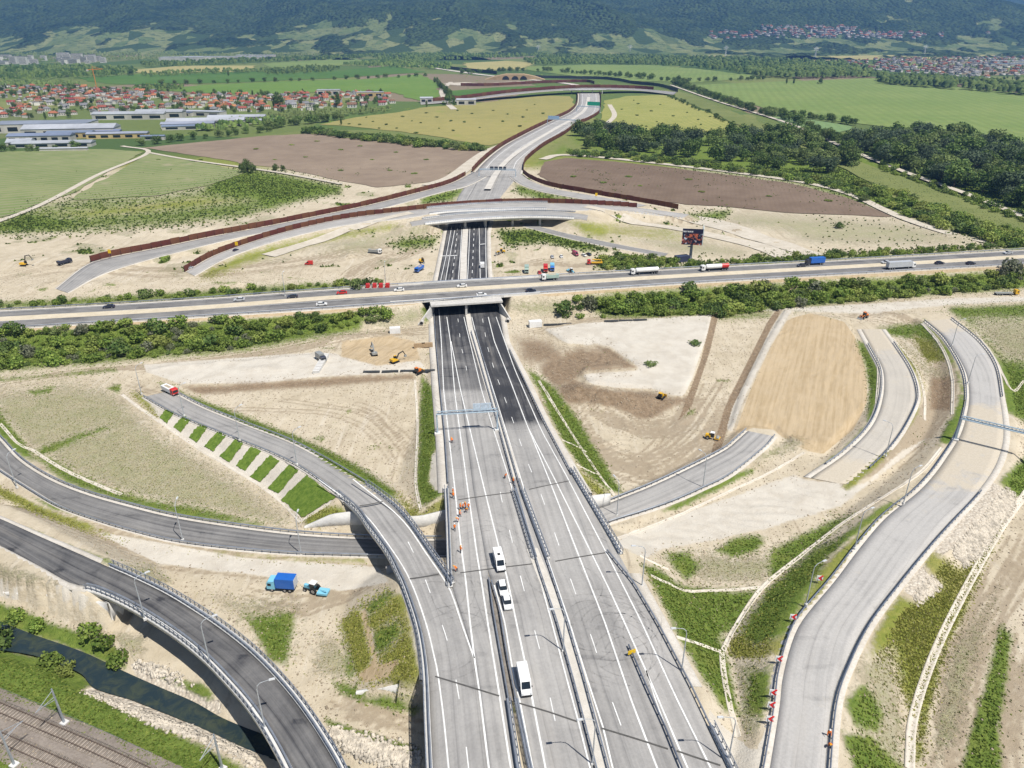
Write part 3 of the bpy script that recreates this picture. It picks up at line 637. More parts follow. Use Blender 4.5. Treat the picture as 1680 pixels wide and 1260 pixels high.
 (GRASS, 4, [(858, 602), (885, 640), (905, 690), (935, 745), (962, 785), (1000, 812), (1022, 808), (985, 750), (950, 690), (915, 642), (880, 610)]),
 (OLIVE, 4, [(930, 745), (962, 780), (1005, 812), (985, 815), (955, 795)]),
 (GRASS, 4, [(1085, 838), (1130, 814), (1180, 788), (1240, 762), (1240, 772), (1180, 803), (1110, 838)]),
 (DRY, 5, [(1230, 750), (1300, 715), (1325, 728), (1290, 745), (1240, 765)]),
 (PALE, 12, [(1000, 890), (1100, 850), (1300, 780), (1340, 790), (1420, 790), (1480, 740), (1520, 720), (1380, 830), (1250, 870), (1060, 915)]),
 (DRY, 10, [(1085, 915), (1150, 900), (1200, 905), (1260, 900), (1300, 880), (1300, 930), (1250, 962), (1130, 962)]),
 (GRASS, 6, [(1090, 908), (1130, 905), (1150, 930), (1130, 955), (1110, 935)]),
 (GRASS, 5, [(1174, 903), (1205, 884), (1240, 878), (1256, 884), (1242, 906), (1205, 914)]),
 (GRASS, 6, [(1265, 905), (1300, 885), (1375, 850), (1400, 845), (1340, 895), (1270, 955), (1262, 940)]),
 (GRASS, 5, [(1060, 935), (1085, 940), (1130, 965), (1250, 965), (1200, 1060), (1165, 1062), (1130, 1010), (1095, 970)]),
 (OLIVE, 5, [(1055, 930), (1100, 960), (1145, 1000), (1170, 1055), (1190, 1070), (1180, 1090), (1140, 1060), (1090, 1000)]),
 (DRY, 8, [(1140, 985), (1220, 975), (1235, 985), (1200, 1050), (1170, 1050)]),
 (OLIVE, 4, [(1385, 890), (1450, 840), (1505, 797), (1490, 818), (1405, 898), (1320, 1005), (1290, 1060), (1282, 1100), (1235, 1085), (1190, 1075), (1205, 1040), (1280, 950)]),
 (GRASS, 4, [(1440, 835), (1508, 795), (1470, 826), (1400, 880), (1340, 930), (1360, 895)]),
 (GRASS, 6, [(1080, 965), (1110, 975), (1150, 1060), (1190, 1100), (1205, 1150), (1180, 1150), (1150, 1110), (1105, 1030)]),
 (DRY, 6, [(1200, 1090), (1275, 1072), (1272, 1110), (1260, 1180), (1240, 1220), (1215, 1200), (1205, 1140)]),
 (GRASS, 8, [(1225, 1110), (1265, 1090), (1262, 1150), (1245, 1180), (1225, 1160)]),
 (GRASS, 5, [(1052, 925), (1085, 935), (1120, 965), (1165, 1010), (1192, 1072), (1212, 1170), (1192, 1168), (1150, 1100), (1092, 1000)]),
 (GRASS, 7, [(1440, 1040), (1500, 1000), (1545, 1000), (1510, 1090), (1490, 1170), (1480, 1260), (1440, 1260), (1400, 1180), (1405, 1110)]),
 (GRASS, 6, [(1260, 965), (1330, 905), (1380, 880), (1330, 965), (1290, 1040), (1240, 1060), (1215, 1040)]),
 (GRASS, 6, [(1110, 960), (1200, 970), (1245, 968), (1210, 1030), (1165, 1050), (1140, 1000)]),
 (PALE, 4, [(1160, 1160), (1190, 1195), (1240, 1235), (1262, 1180), (1268, 1300), (1190, 1300)]),
 (STONE, 5, [(1540, 880), (1600, 815), (1625, 790), (1650, 800), (1670, 815), (1620, 900), (1585, 935), (1560, 900), (1520, 935), (1545, 960), (1510, 990), (1480, 970)]),
 (GRASS, 5, [(1640, 790), (1690, 740), (1700, 820), (1665, 815)]),
 (OLIVE, 6, [(1525, 900), (1575, 935), (1610, 905), (1640, 860), (1625, 905), (1560, 1010), (1520, 1090), (1490, 1180), (1480, 1150), (1440, 1110), (1410, 1090), (1440, 1030), (1475, 975), (1510, 990), (1545, 960), (1515, 930)]),
 (DRY, 10, [(1405, 1085), (1470, 1060), (1480, 1150), (1490, 1260), (1500, 1300), (1400, 1300), (1385, 1200)]),
 (GRASS, 6, [(1385, 1150), (1420, 1120), (1450, 1170), (1440, 1200), (1400, 1190)]),
 (GRASS, 6, [(1380, 1200), (1430, 1210), (1480, 1260), (1480, 1300), (1410, 1300)]),
 (GRASS, 6, [(1640, 1020), (1660, 1040), (1650, 1130), (1640, 1200), (1645, 1262), (1640, 1300), (1570, 1300), (1590, 1200), (1620, 1110)]),
 (OLIVE, 5, [(1560, 1010), (1600, 940), (1610, 945), (1560, 1060), (1525, 1180), (1515, 1250), (1500, 1250), (1510, 1140)]),
 (DRY, 10, [(1560, 1060), (1640, 960), (1600, 1100), (1570, 1220), (1530, 1260), (1530, 1180)]),
 (GRASS, 5, [(1548, 500), (1700, 494), (1700, 700), (1650, 676), (1640, 615), (1600, 548)]),
 (DRY, 9, [(1590, 520), (1700, 520), (1700, 600), (1640, 590)]),
 (GRASS, 4, [(1405, 560), (1418, 562), (1440, 600), (1448, 640), (1436, 665), (1450, 672), (1428, 715), (1385, 752), (1325, 782), (1385, 735), (1422, 695), (1426, 640), (1420, 600)]),
 (OLIVE, 4, [(1460, 560), (1475, 560), (1505, 605), (1512, 650), (1500, 690), (1440, 765), (1390, 806), (1380, 800), (1440, 745), (1490, 690), (1502, 650), (1492, 605)]),
 (GRASS, 5, [(1440, 538), (1500, 532), (1520, 528), (1560, 575), (1582, 630), (1588, 690), (1540, 732), (1560, 690), (1572, 640), (1560, 600), (1525, 580), (1500, 560), (1470, 555)]),
 (OLIVE, 5, [(1500, 550), (1530, 560), (1550, 590), (1520, 600), (1505, 580)]),
 (DRY, 6, [(1475, 560), (1500, 570), (1520, 600), (1560, 605), (1570, 640), (1565, 660), (1530, 650), (1510, 600)]),
 (BROWN, 4, [(1528, 618), (1560, 618), (1560, 672), (1526, 672)]),
 (GRASS, 3, [(1540, 725), (1555, 690), (1590, 665), (1590, 690), (1575, 715), (1555, 730)]),
 (DRY, 6, [(1530, 770), (1560, 740), (1590, 730), (1560, 760), (1505, 798), (1470, 810)]),
 (BROWN, 12, [(850, 555), (900, 560), (940, 600), (900, 600), (860, 590)]),
 (PALE, 10, [(1180, 510), (1400, 500), (1560, 490), (1720, 485), (1720, 492), (1560, 500), (1420, 515), (1300, 510)]),
]
PX, PY = proj(np.stack([X, Y, Z], -1))
cov = np.zeros((8,) + X.shape, np.float32)
for ch, soft, poly in COV:
    soft = soft * (1.0 if ch in (STONE, PALE, OCHRE) or soft <= 2 else 2.6)
    if soft <= 2: poly = [tuple(np.mean(poly, 0) + (np.array(q) - np.mean(poly, 0)) * 1.5) for q in poly]; soft = 1.2
    P = np.asarray(poly, float); pad = soft + 1
    m_ = (PX > P[:, 0].min() - pad) & (PX < P[:, 0].max() + pad) & (PY > P[:, 1].min() - pad) & (PY < P[:, 1].max() + pad) & (Y > 40)
    if not m_.any(): continue
    k = smoothmask(PX[m_], PY[m_], poly, soft)
    cov[ch][m_] = np.maximum(cov[ch][m_], k)
    for o_ in range(8):
        if o_ != ch: cov[o_][m_] *= 1 - k * (0.85 if o_ != DRY or ch not in (GRASS,) else 0.5)
# beyond the works: open grassland that the fields lie on; ground out of the picture carries on as grass and soil
bare = np.clip(1 - cov.max(0), 0, 1) * (PX > -40) * (PX < 1720)
nA = fbm(X / 13, Y / 13, 4, 201); nB = fbm(X / 5.5, Y / 5.5, 4, 211); north_ = sstep(300, 380, Y)
cov[DRY] = np.maximum(cov[DRY], bare * sstep(.56, .70, nA) * (.35 + .55 * north_)); cov[GRASS] = np.maximum(cov[GRASS], bare * sstep(.64 - .03 * north_, .74, nB * .6 + nA * .4) * (.5 + .5 * north_))
far = sstep(560, 700, Y); cov[OLIVE] = np.maximum(cov[OLIVE], far * 0.95)
out = ((PX < -30) | (PX > 1710) | (PY > 1290) | (Y < 45)).astype(np.float32)
cov[DRY] = np.maximum(cov[DRY], out * 0.5)
cov[RED] = RUT

def ground_material():
    m, t, b = new_mat('ground_cover', 0.95, 0.12)
    p = t.pos(); A = t.n('SeparateColor', Color=t.attr('cov_a')).outputs; Bc = t.n('SeparateColor', Color=t.attr('cov_b')).outputs
    Aa = t.attr('cov_a', 'Alpha'); Ba = t.attr('cov_b', 'Alpha')
    nb = t.noise(p, 0.035, 5, 0.6); nm_ = t.noise(p, 0.16, 6, 0.65, 0.4); nf = t.noise(p, 0.75, 6, 0.7); nff = t.noise(p, 2.6, 4, 0.7)
    def mask(a, amp, w=0.1, nz=None):
        nz = nz or t.math('ADD', t.math('MULTIPLY', nf, 0.55), t.math('MULTIPLY', nm_, 0.45))
        v = t.math('MULTIPLY_ADD', t.math('SUBTRACT', nz, 0.5), amp, a)
        return t.ramp01(v, 0.5 - w, 0.5 + w)
    soil = t.mix(t.ramp01(nm_, 0.30, 0.70), (0.450, 0.385, 0.280), (0.550, 0.480, 0.365))
    soil = t.mix(t.math('MULTIPLY', t.ramp01(nb, 0.45, 0.70), 0.55), soil, (0.600, 0.530, 0.415))
    soil = t.mix(t.math('MULTIPLY', t.ramp01(nf, 0.52, 0.80), 0.55), soil, (0.30, 0.245, 0.18))
    # wheel tracks
    for ang, sc, lo in ((0.35, 0.55, 3), (1.25, 0.6, 11), (-0.5, 0.5, 23)):
        sn = t.noise(t.mapping(p, (sc, sc * 0.05, 1), (0, 0, ang), (lo, lo, 0)), 1.0, 4, 0.6, 0.35)
        wh = t.ramp01(t.noise(t.mapping(p, loc=(lo * 9, lo, 0)), 0.022, 2, 0.5), 0.46, 0.60)
        soil = t.mix(t.math('MULTIPLY', t.math('MULTIPLY', t.ramp01(sn, 0.56, 0.70), wh), 0.55), soil, (0.33, 0.27, 0.195))
        soil = t.mix(t.math('MULTIPLY', t.math('MULTIPLY', t.ramp01(sn, 0.44, 0.32), wh), 0.5), soil, (0.60, 0.545, 0.455))
    soil = t.mix(t.math('MULTIPLY', t.ramp01(t.math('MULTIPLY_ADD', t.math('SUBTRACT', nf, 0.5), 0.8, Ba), 0.25, 0.75), 0.75), soil, (0.295, 0.235, 0.165))
    soil = t.mix(t.math('MULTIPLY', t.ramp01(nff, 0.58, 0.78), 0.35), soil, (0.62, 0.56, 0.47))
    col = soil
    pale = t.mix(t.ramp01(nm_, 0.35, 0.7), (0.585, 0.545, 0.475), (0.505, 0.46, 0.39))
    col = t.mix(mask(A[2], 0.8), col, pale)
    brown = t.mix(t.ramp01(nf, 0.3, 0.7), (0.155, 0.105, 0.063), (0.285, 0.210, 0.140))
    col = t.mix(t.math('MULTIPLY', mask(Aa, 1.0, 0.2), 0.92), col, brown)
    wv = t.noise(t.mapping(t.mapping(p, rot=(0, 0, 0.42)), (0.85, 0.03, 1)), 1.0, 5, 0.66, 0.3)
    ochre = t.mix(t.ramp01(wv, 0.36, 0.62), (0.40, 0.305, 0.185), (0.49, 0.385, 0.25))
    ochre = t.mix(t.math('MULTIPLY', t.ramp01(nm_, 0.4, 0.7), 0.5), ochre, (0.50, 0.40, 0.27))
    col = t.mix(mask(Bc[0], 0.5), col, ochre)
    vor = t.n('TexVoronoi', _feature='F1', Vector=p, Scale=1.5)
    st = t.mix(t.ramp01(vor.outputs[0], 0.1, 0.6), (0.68, 0.62, 0.52), (0.40, 0.34, 0.27))
    st = t.mix(0.5, st, t.mix(t.n('SeparateColor', Color=vor.outputs[1]).outputs[0], (0.68, 0.63, 0.54), (0.48, 0.42, 0.34)))
    stm = mask(Bc[1], 0.5)
    col = t.mix(stm, col, st)
    dryc = t.mix(t.ramp01(nm_, 0.35, 0.65), (0.42, 0.385, 0.255), (0.31, 0.315, 0.165))
    dm = t.math('MULTIPLY', mask(t.math('MULTIPLY', A[1], 0.64), 1.7, 0.20, t.math('ADD', t.math('MULTIPLY', nff, 0.45), t.math('MULTIPLY', nf, 0.55))), 0.82)
    col = t.mix(dm, col, dryc)
    ol = t.mix(t.ramp01(nf, 0.3, 0.7), (0.175, 0.215, 0.038), (0.30, 0.30, 0.075))
    ol = t.mix(t.math('MULTIPLY', t.ramp01(nb, 0.45, 0.65), 0.45), ol, (0.38, 0.32, 0.15))
    yy = t.n('SeparateXYZ', Vector=p).outputs[1]; fv = t.n('TexVoronoi', Vector=t.mapping(p, (1, 0.6, 1), (0, 0, 0.5)), Scale=0.0042); fc = t.n('SeparateColor', Color=fv.outputs[1]).outputs
    fcol = t.mix(fc[0], (0.10, 0.155, 0.045), (0.22, 0.235, 0.085)); fcol = t.mix(t.ramp01(fc[1], 0.72, 0.76), fcol, (0.24, 0.19, 0.13)); fcol = t.mix(t.ramp01(fc[2], 0.70, 0.74), fcol, (0.075, 0.125, 0.04))
    fcol = t.mix(t.math('MULTIPLY', t.ramp01(nm_, 0.45, 0.7), 0.35), fcol, (0.07, 0.11, 0.035))
    ol = t.mix(t.ramp01(yy, 620.0, 760.0), ol, fcol)
    om = mask(t.math('MULTIPLY', Bc[2], 0.92), 1.25, 0.22)
    col = t.mix(om, col, ol)
    gr = t.mix(t.ramp01(nf, 0.30, 0.68), (0.088, 0.145, 0.024), (0.185, 0.245, 0.050))
    gr = t.mix(t.math('MULTIPLY', t.ramp01(nm_, 0.5, 0.75), 0.6), gr, (0.25, 0.26, 0.07))
    gr = t.mix(t.math('MULTIPLY', t.ramp01(nff, 0.55, 0.75), 0.35), gr, (0.06, 0.095, 0.02))
    gm = mask(t.math('MULTIPLY', A[0], 0.97), 1.25, 0.22)
    col = t.mix(gm, col, gr)
    t.nt.links.new(col, b.inputs['Base Color'])
    veg = t.math('MAXIMUM', gm, t.math('MAXIMUM', dm, om))
    h = t.math('ADD', t.math('MULTIPLY', nf, 0.5), t.math('MULTIPLY', nff, t.math('MULTIPLY_ADD', veg, 0.8, 0.35)))
    h = t.math('ADD', h, t.math('MULTIPLY', t.math('MULTIPLY', vor.outputs[0], stm), -0.8))
    bump(t, b, h, 0.8, 0.5)
    return m
GROUND = ground_material()
V = np.stack([X, Y, Z], -1).reshape(-1, 3)
i = np.arange(NY - 1)[:, None]; j = np.arange(NX - 1)[None]
Q = np.stack([i * NX + j, i * NX + j + 1, (i + 1) * NX + j + 1, (i + 1) * NX + j], -1).reshape(-1, 4)
gme = mesh_np('ground', V, Q, True)
for nm, chs in (('cov_a', (GRASS, DRY, PALE, BROWN)), ('cov_b', (OCHRE, STONE, OLIVE, RED))):
    a = gme.attributes.new(nm, 'FLOAT_COLOR', 'POINT')
    a.data.foreach_set('color', np.stack([cov[c].ravel() for c in chs], -1).astype(np.float32).ravel())
ground = tag(obj('ground', gme, GROUND), kind='structure')
LAWN = None
def lawn_panels():
    m, t, b = new_mat('lawn', .95, .1); p_ = t.pos(); n1 = t.noise(p_, .9, 5, .7); n2 = t.noise(p_, 3.2, 4, .7)
    c = t.mix(t.ramp01(n1, .3, .7), (.085, .15, .022), (.165, .235, .042)); c = t.mix(t.math('MULTIPLY', t.ramp01(n2, .55, .75), .5), c, (.05, .085, .015)); t.nt.links.new(c, b.inputs['Base Color']); bump(t, b, n2, .8, .25)
    for q in ([(262, 686), (271, 673), (286, 677), (274, 695)], [(284, 701), (302, 682), (314, 688), (297, 710)], [(310, 718), (328, 696), (341, 702), (323, 727)], [(335, 733), (358, 708), (371, 715), (350, 742)], [(360, 750), (387, 721), (400, 728), (377, 760)], [(387, 765), (413, 733), (429, 741), (402, 773)], [(410, 783), (443, 748), (459, 757), (427, 792)], [(439, 801), (475, 763), (490, 772), (457, 811)], [(461, 821), (503, 780), (551, 817), (532, 838), (497, 850)]):
        P4 = q if len(q) == 4 else [q[0], q[1], q[2], q[4]]
        u, v = np.meshgrid(np.linspace(0, 1, 13), np.linspace(0, 1, 13)); a, b2, c2, d2 = (np.array(k, float) for k in P4)
        pp = (a * ((1 - u) * (1 - v))[..., None] + b2 * ((1 - u) * v)[..., None] + c2 * (u * v)[..., None] + d2 * (u * (1 - v))[..., None]).reshape(-1, 2); pp = pp + rng.normal(0, .35, pp.shape)
        W = on_ground(pp[:, 0], pp[:, 1]); W[:, 2] += .16 + rng.uniform(0, .12, len(W)); i = np.arange(12)[:, None] * 13 + np.arange(12)[None]
        obj('grass_panel', mesh_np('grass_panel', W, np.stack([i, i + 1, i + 14, i + 13], -1).reshape(-1, 4)), m, ground)
lawn_panels()

# ------------------------------------------------------------------ water
def water_mat(name, c1, c2):
    m, t, b = new_mat(name, 0.12, 0.5)
    p = t.pos(); n1 = t.noise(p, 0.35, 6, 0.7, 0.8)
    t.nt.links.new(t.mix(t.ramp01(n1, 0.4, 0.68), c1, c2), b.inputs['Base Color'])
    bump(t, b, t.noise(p, 1.6, 3, 0.6), 0.12, 0.08); return m
WAT = water_mat('stream_water', (0.020, 0.034, 0.040), (0.050, 0.062, 0.042))
n = len(WU); d = WU - WL; d /= np.linalg.norm(d, axis=1)[:, None]
Vw = np.concatenate([np.stack([(WU + d * .6), (WL - d * .6)], 1)], 0).reshape(-1, 3); Vw[:, 2] = WZ
k = np.arange(n - 1); tag(obj('stream_water', mesh_np('stream_water', Vw, np.stack([2 * k, 2 * k + 1, 2 * k + 3, 2 * k + 2], -1)), WAT), kind='structure')

# ------------------------------------------------------------------ fields
def field_mat(name, c1, c2, rowang=None, rowscale=0.12, rowamt=0.4, spot=None, big=0.006, c3=None):
    m, t, b = new_mat(name, 0.95, 0.1)
    p = t.pos(); nbig = t.noise(p, big, 5, 0.6); nmid = t.noise(p, 0.05, 5, 0.65); nf = t.noise(p, 0.4, 4, 0.7)
    col = t.mix(t.ramp01(t.math('ADD', t.math('MULTIPLY', nbig, 0.5), t.math('MULTIPLY', nmid, 0.5)), 0.38, 0.62), c1, c2)
    if rowang is not None:
        w = t.n('TexWave', _wave_type='BANDS', Vector=t.mapping(p, rot=(0, 0, rowang)), Scale=rowscale, Distortion=1.6, Detail=2.0, i4=0.4).outputs[1]
        col = t.mix(t.math('MULTIPLY', t.ramp01(w, 0.3, 0.9), rowamt), col, c3 or tuple(x * 0.6 for x in c1))
    if spot: col = t.mix(t.math('MULTIPLY', t.ramp01(t.noise(p, 0.022, 4, 0.6), 0.62, 0.72), 0.8), col, spot)
    col = t.mix(t.math('MULTIPLY', t.ramp01(nf, 0.45, 0.75), 0.25), col, tuple(x * 0.55 for x in c1))
    t.nt.links.new(col, b.inputs['Base Color']); bump(t, b, t.math('ADD', nf, nmid), 0.5, 0.5); return m
FM = {
 'plough': field_mat('ploughed_soil', (0.235, 0.180, 0.135), (0.30, 0.235, 0.175), 0.5, 0.10, 0.10),
 'plough2': field_mat('dark_ploughed_soil', (0.165, 0.120, 0.088), (0.215, 0.160, 0.120), 0.25, 0.10, 0.10),
 'yellow': field_mat('ripening_barley', (0.345, 0.305, 0.115), (0.285, 0.265, 0.10), 1.45, 0.055, 0.28, (0.25, 0.27, 0.07)),
 'yellow2': field_mat('ripe_meadow', (0.36, 0.345, 0.115), (0.28, 0.29, 0.085), 0.6, 0.05, 0.6, None, 0.006, (0.17, 0.20, 0.055)),
 'green': field_mat('green_crop', (0.125, 0.215, 0.046), (0.165, 0.25, 0.06), 0.3, 0.03, 0.2, (0.19, 0.21, 0.06)),
 'green2': field_mat('deep_green_crop', (0.075, 0.155, 0.035), (0.105, 0.185, 0.045), 1.2, 0.03, 0.2, None),
 'pale': field_mat('pale_green_crop', (0.215, 0.275, 0.090), (0.165, 0.235, 0.070), 0.25, 0.022, 0.25, (0.25, 0.28, 0.10)),
 'mint': field_mat('blue_green_crop', (0.20, 0.29, 0.125), (0.17, 0.26, 0.11), 0.25, 0.03, 0.2),
 'row': field_mat('row_crop', (0.155, 0.215, 0.068), (0.235, 0.27, 0.11), 1.05, 0.034, 0.7, (0.33, 0.30, 0.19), 0.012, (0.28, 0.26, 0.165)),
 'straw': field_mat('straw_field', (0.42, 0.37, 0.16), (0.36, 0.33, 0.14), 0.1, 0.03, 0.2),
 'olive': field_mat('rough_grass', (0.15, 0.18, 0.06), (0.20, 0.22, 0.08)),
}
FIELDS = [
 ('ploughed_field', 'plough', [(232, 243), (330, 233), (440, 223), (520, 219), (560, 226), (700, 240), (795, 249), (765, 275), (735, 293), (690, 301), (620, 308), (560, 297), (480, 281), (440, 274), (390, 268), (300, 252)]),
 ('ploughed_field', 'plough2', [(880, 286), (893, 265), (930, 259), (1010, 266), (1100, 276), (1200, 288), (1300, 302), (1380, 322), (1440, 345), (1462, 356), (1380, 353), (1300, 349), (1200, 341), (1110, 334), (1000, 323), (920, 309)]),
 ('barley_field', 'yellow', [(525, 205), (580, 193), (640, 186), (700, 176), (760, 172), (830, 164), (900, 157), (938, 158), (943, 176), (925, 189), (890, 203), (850, 222), (820, 236), (800, 240), (760, 233), (700, 222), (620, 212), (560, 206)]),
 ('meadow', 'yellow2', [(1000, 216), (985, 205), (992, 185), (990, 166), (1030, 158), (1090, 156), (1120, 168), (1160, 185), (1205, 208), (1180, 217), (1100, 214)]),
 ('crop_field', 'row', [(-140, 262), (0, 250), (100, 246), (180, 245), (236, 250), (120, 318), (0, 358), (-140, 420)]),
 ('crop_field', 'row', [(247, 252), (300, 263), (370, 276), (400, 283), (340, 305), (260, 322), (160, 328), (110, 330), (180, 290)]),
 ('crop_field', 'green2', [(120, 128), (260, 120), (420, 118), (560, 116), (640, 108), (700, 118), (560, 128), (400, 135), (240, 139), (170, 138)]),
 ('crop_field', 'green', [(250, 148), (330, 140), (470, 133), (600, 130), (690, 122), (722, 138), (718, 160), (700, 168), (640, 152), (520, 152), (400, 155), (310, 152)]),
 ('crop_field', 'green2', [(735, 150), (820, 143), (905, 141), (860, 151), (760, 164)]),
 ('crop_field', 'pale', [(870, 110), (960, 106), (1080, 107), (1180, 118), (1250, 128), (1130, 136), (1010, 132), (900, 120), (860, 115)]),
 ('crop_field', 'pale', [(1130, 140), (1280, 134), (1440, 128), (1560, 142), (1750, 160), (1750, 250), (1600, 232), (1480, 212), (1300, 190), (1210, 165)]),
 ('crop_field', 'mint', [(1265, 192), (1340, 198), (1400, 208), (1370, 222), (1300, 212)]),
 ('crop_field', 'mint', [(1560, 228), (1660, 236), (1760, 252), (1760, 300), (1680, 275), (1620, 250)]),
 ('crop_field', 'pale', [(1090, 116), (1130, 112), (1240, 124), (1180, 131), (1130, 131)]),
 ('stubble_field', 'straw', [(760, 104), (830, 100), (880, 104), (850, 114), (770, 116)]),
 ('stubble_field', 'straw', [(1230, 97), (1400, 90), (1560, 91), (1680, 90), (1760, 92), (1760, 97), (1500, 97), (1300, 101)]),
 ('stubble_field', 'straw', [(940, 86), (1080, 88), (1220, 90), (1180, 93), (1060, 91)]),
 ('stubble_field', 'straw', [(200, 117), (300, 108), (420, 108), (400, 118), (260, 121)]),
 ('crop_field', 'pale', [(430, 105), (560, 95), (600, 98), (560, 108), (450, 114)]),
 ('rough_grassland', 'olive', [(1080, 150), (1105, 146), (1230, 195), (1330, 235), (1420, 270), (1560, 320), (1760, 398), (1760, 420), (1600, 380), (1480, 330), (1380, 275), (1230, 215), (1150, 178)]),
]
def jitter_outline(P, step, amp, seed):
    Pc = np.vstack([P, P[:1]]); L = arclen(Pc); n = max(12, int(L[-1] / step)); u = np.linspace(0, L[-1], n, endpoint=False)
    Q = np.stack([np.interp(u, L, Pc[:, k]) for k in range(3)], -1)
    Q[:, 0] += (fbm(u / (step * 3), u * 0 + seed, 3, seed) - 0.5) * amp; Q[:, 1] += (fbm(u / (step * 3), u * 0 + seed + 9, 3, seed + 3) - 0.5) * amp
    return Q
for fi, (nm, mt, poly) in enumerate(FIELDS):
    P = unp([a for a, _ in poly], [b_ for _, b_ in poly], 0.0); dist = P[:, 1].mean()
    Q = jitter_outline(P, dist * 0.012, dist * 0.012, fi + 1)
    zf = 0.25 + 0.02 * fi + dist * 0.0001
    Q[:, 2] = zf
    tag(obj(nm, mesh_np(nm, Q, [list(range(len(Q)))]), FM[mt]), kind='structure')
def ribbon(name, pts, w, mat, dz=0.3, z=0.0, step=6.0, parent=None, kind='structure', drape=False, smooth=True):
    P = path3(pts, z, step, smooth); nr = normals2(P)
    A = P.copy(); B_ = P.copy(); wv = np.interp(np.linspace(0, 1, len(P)), np.linspace(0, 1, len(w)), w) if isinstance(w, (list, tuple)) else np.full(len(P), w)
    A[:, :2] += nr * wv[:, None] / 2; B_[:, :2] -= nr * wv[:, None] / 2
    if drape: A[:, 2] = hz(A[:, 0], A[:, 1]); B_[:, 2] = hz(B_[:, 0], B_[:, 1])
    A[:, 2] += dz; B_[:, 2] += dz
    Vr = np.stack([A, B_], 1).reshape(-1, 3); k = np.arange(len(P) - 1)
    o = obj(name, mesh_np(name, Vr, np.stack([2 * k, 2 * k + 1, 2 * k + 3, 2 * k + 2], -1)), mat, parent)
    if kind and parent is None: o['kind'] = kind
    return o
TRACK = gravel_mat('track_gravel', (0.58, 0.53, 0.45), (0.47, 0.42, 0.34), 0.3)
ribbon('farm_track', [(1100, 140), (1180, 168), (1300, 206), (1400, 250), (1500, 290), (1600, 326), (1760, 392)], 6, TRACK, 1.2)
ribbon('farm_track', [(890, 262), (935, 255), (1100, 271), (1300, 297), (1390, 318), (1450, 345), (1490, 362), (1560, 385), (1620, 398)], [9, 8, 7, 7], TRACK, 0.55)
ribbon('farm_track', [(-60, 385), (60, 340), (160, 288), (243, 251), (200, 240)], 4.5, TRACK, 0.5)
ribbon('farm_track', [(243, 251), (310, 263), (395, 275), (470, 286), (560, 303)], 4, TRACK, 0.7)
ribbon('farm_track', [(985, 225), (995, 205), (1008, 190), (1000, 172)], 7, TRACK, 0.6)
ribbon('farm_track', [(700, 305), (740, 292), (775, 268), (800, 250), (830, 237)], [10, 14, 12], TRACK, 0.5)
ribbon('farm_track', [(740, 135), (725, 150), (735, 170), (745, 180)], 10, TRACK, 0.6)
ribbon('access_road', [(1060, 352), (1150, 362), (1200, 378), (1270, 400), (1340, 420)], [16, 20, 14, 10], TRACK, 0.25, drape=True)
ribbon('access_road', [(960, 357), (1010, 363), (1080, 371), (1130, 380), (1240, 404), (1300, 425)], [8, 7, 9, 14], TRACK, 0.32, drape=True)
ribbon('access_road', [(676, 368), (620, 378), (560, 388), (500, 402), (440, 420)], [7, 6, 8, 10], TRACK, 0.3, drape=True)

# ------------------------------------------------------------------ hills
hx = np.arange(-7600, 7601, 32.0); hy = np.arange(3150, 10400, 32.0)
HX, HY = np.meshgrid(hx, hy)
foot = 3450 + 350 * fbm(HX / 1500, HX * 0 + 3, 3, 41)
riseA = sstep(0, 3600, HY - foot)
rid = 1 - np.abs(2 * fbm(HX / 900 + HY / 2600, HY / 1900, 3, 55) - 1)
HA = riseA * (250 + 150 * fbm(HX / 1700, HY / 2300, 4, 51) + 120 * rid) + sstep(0, 1500, HY - foot) * 95 * rid ** 2 + sstep(0, 900, HY - foot) * 30 * fbm(HX / 500, HY / 500, 3, 61)
pxh = CX + F * HX / (HY * CP + 40)
right = sstep(980, 1330, pxh)
bump_ = 260 * np.exp(-(((HX - 2600) / 1300) ** 2) - ((HY - 5600) / 800) ** 2) + 150 * np.exp(-(((HX - 900) / 900) ** 2) - ((HY - 5600) / 700) ** 2)
HB = sstep(0, 1600, HY - foot) * 70 + bump_ * (0.8 + 0.4 * fbm(HX / 500, HY / 500, 3, 71)) + sstep(7200, 9600, HY) * (330 + 260 * fbm(HX / 1800, HY / 1800, 3, 81))
HZ = HA * (1 - right) + HB * right
HZ += sstep(0, 1500, HY - foot) * (fbm(HX / 190, HY / 190, 4, 91) - 0.5) * 50 - 2
forest = sstep(0.43, 0.56, fbm(HX / 120, HY / 210, 5, 101) * 0.62 + 0.40 * sstep(200, 1700, HY - foot) * (1 - 0.45 * right) + 0.08 + .06 * right)
HZ += forest * (fbm(HX / 60, HY / 60, 2, 111)) * 26
Vh = np.stack([HX, HY, HZ], -1).reshape(-1, 3); a_, b_ = HX.shape; HNY, HNX = HX.shape
i = np.arange(a_ - 1)[:, None]; j = np.arange(b_ - 1)[None]
hme = mesh_np('hills', Vh, np.stack([i * b_ + j, i * b_ + j + 1, (i + 1) * b_ + j + 1, (i + 1) * b_ + j], -1).reshape(-1, 4), True)
hme.attributes.new('forest', 'FLOAT', 'POINT').data.foreach_set('value', forest.astype(np.float32).ravel())
m, t, b = new_mat('wooded_hills', 0.95, 0.1)
p = t.pos(); fo = t.attr('forest', 'Fac'); n1 = t.noise(p, 0.03, 5, 0.7); v1 = t.n('TexVoronoi', Vector=p, Scale=0.045).outputs[0]
v2 = t.n('TexVoronoi', Vector=t.mapping(p, (1, 0.55, 0.2), (0, 0, 0.3)), Scale=0.013)
cell = t.n('SeparateColor', Color=v2.outputs[1]).outputs
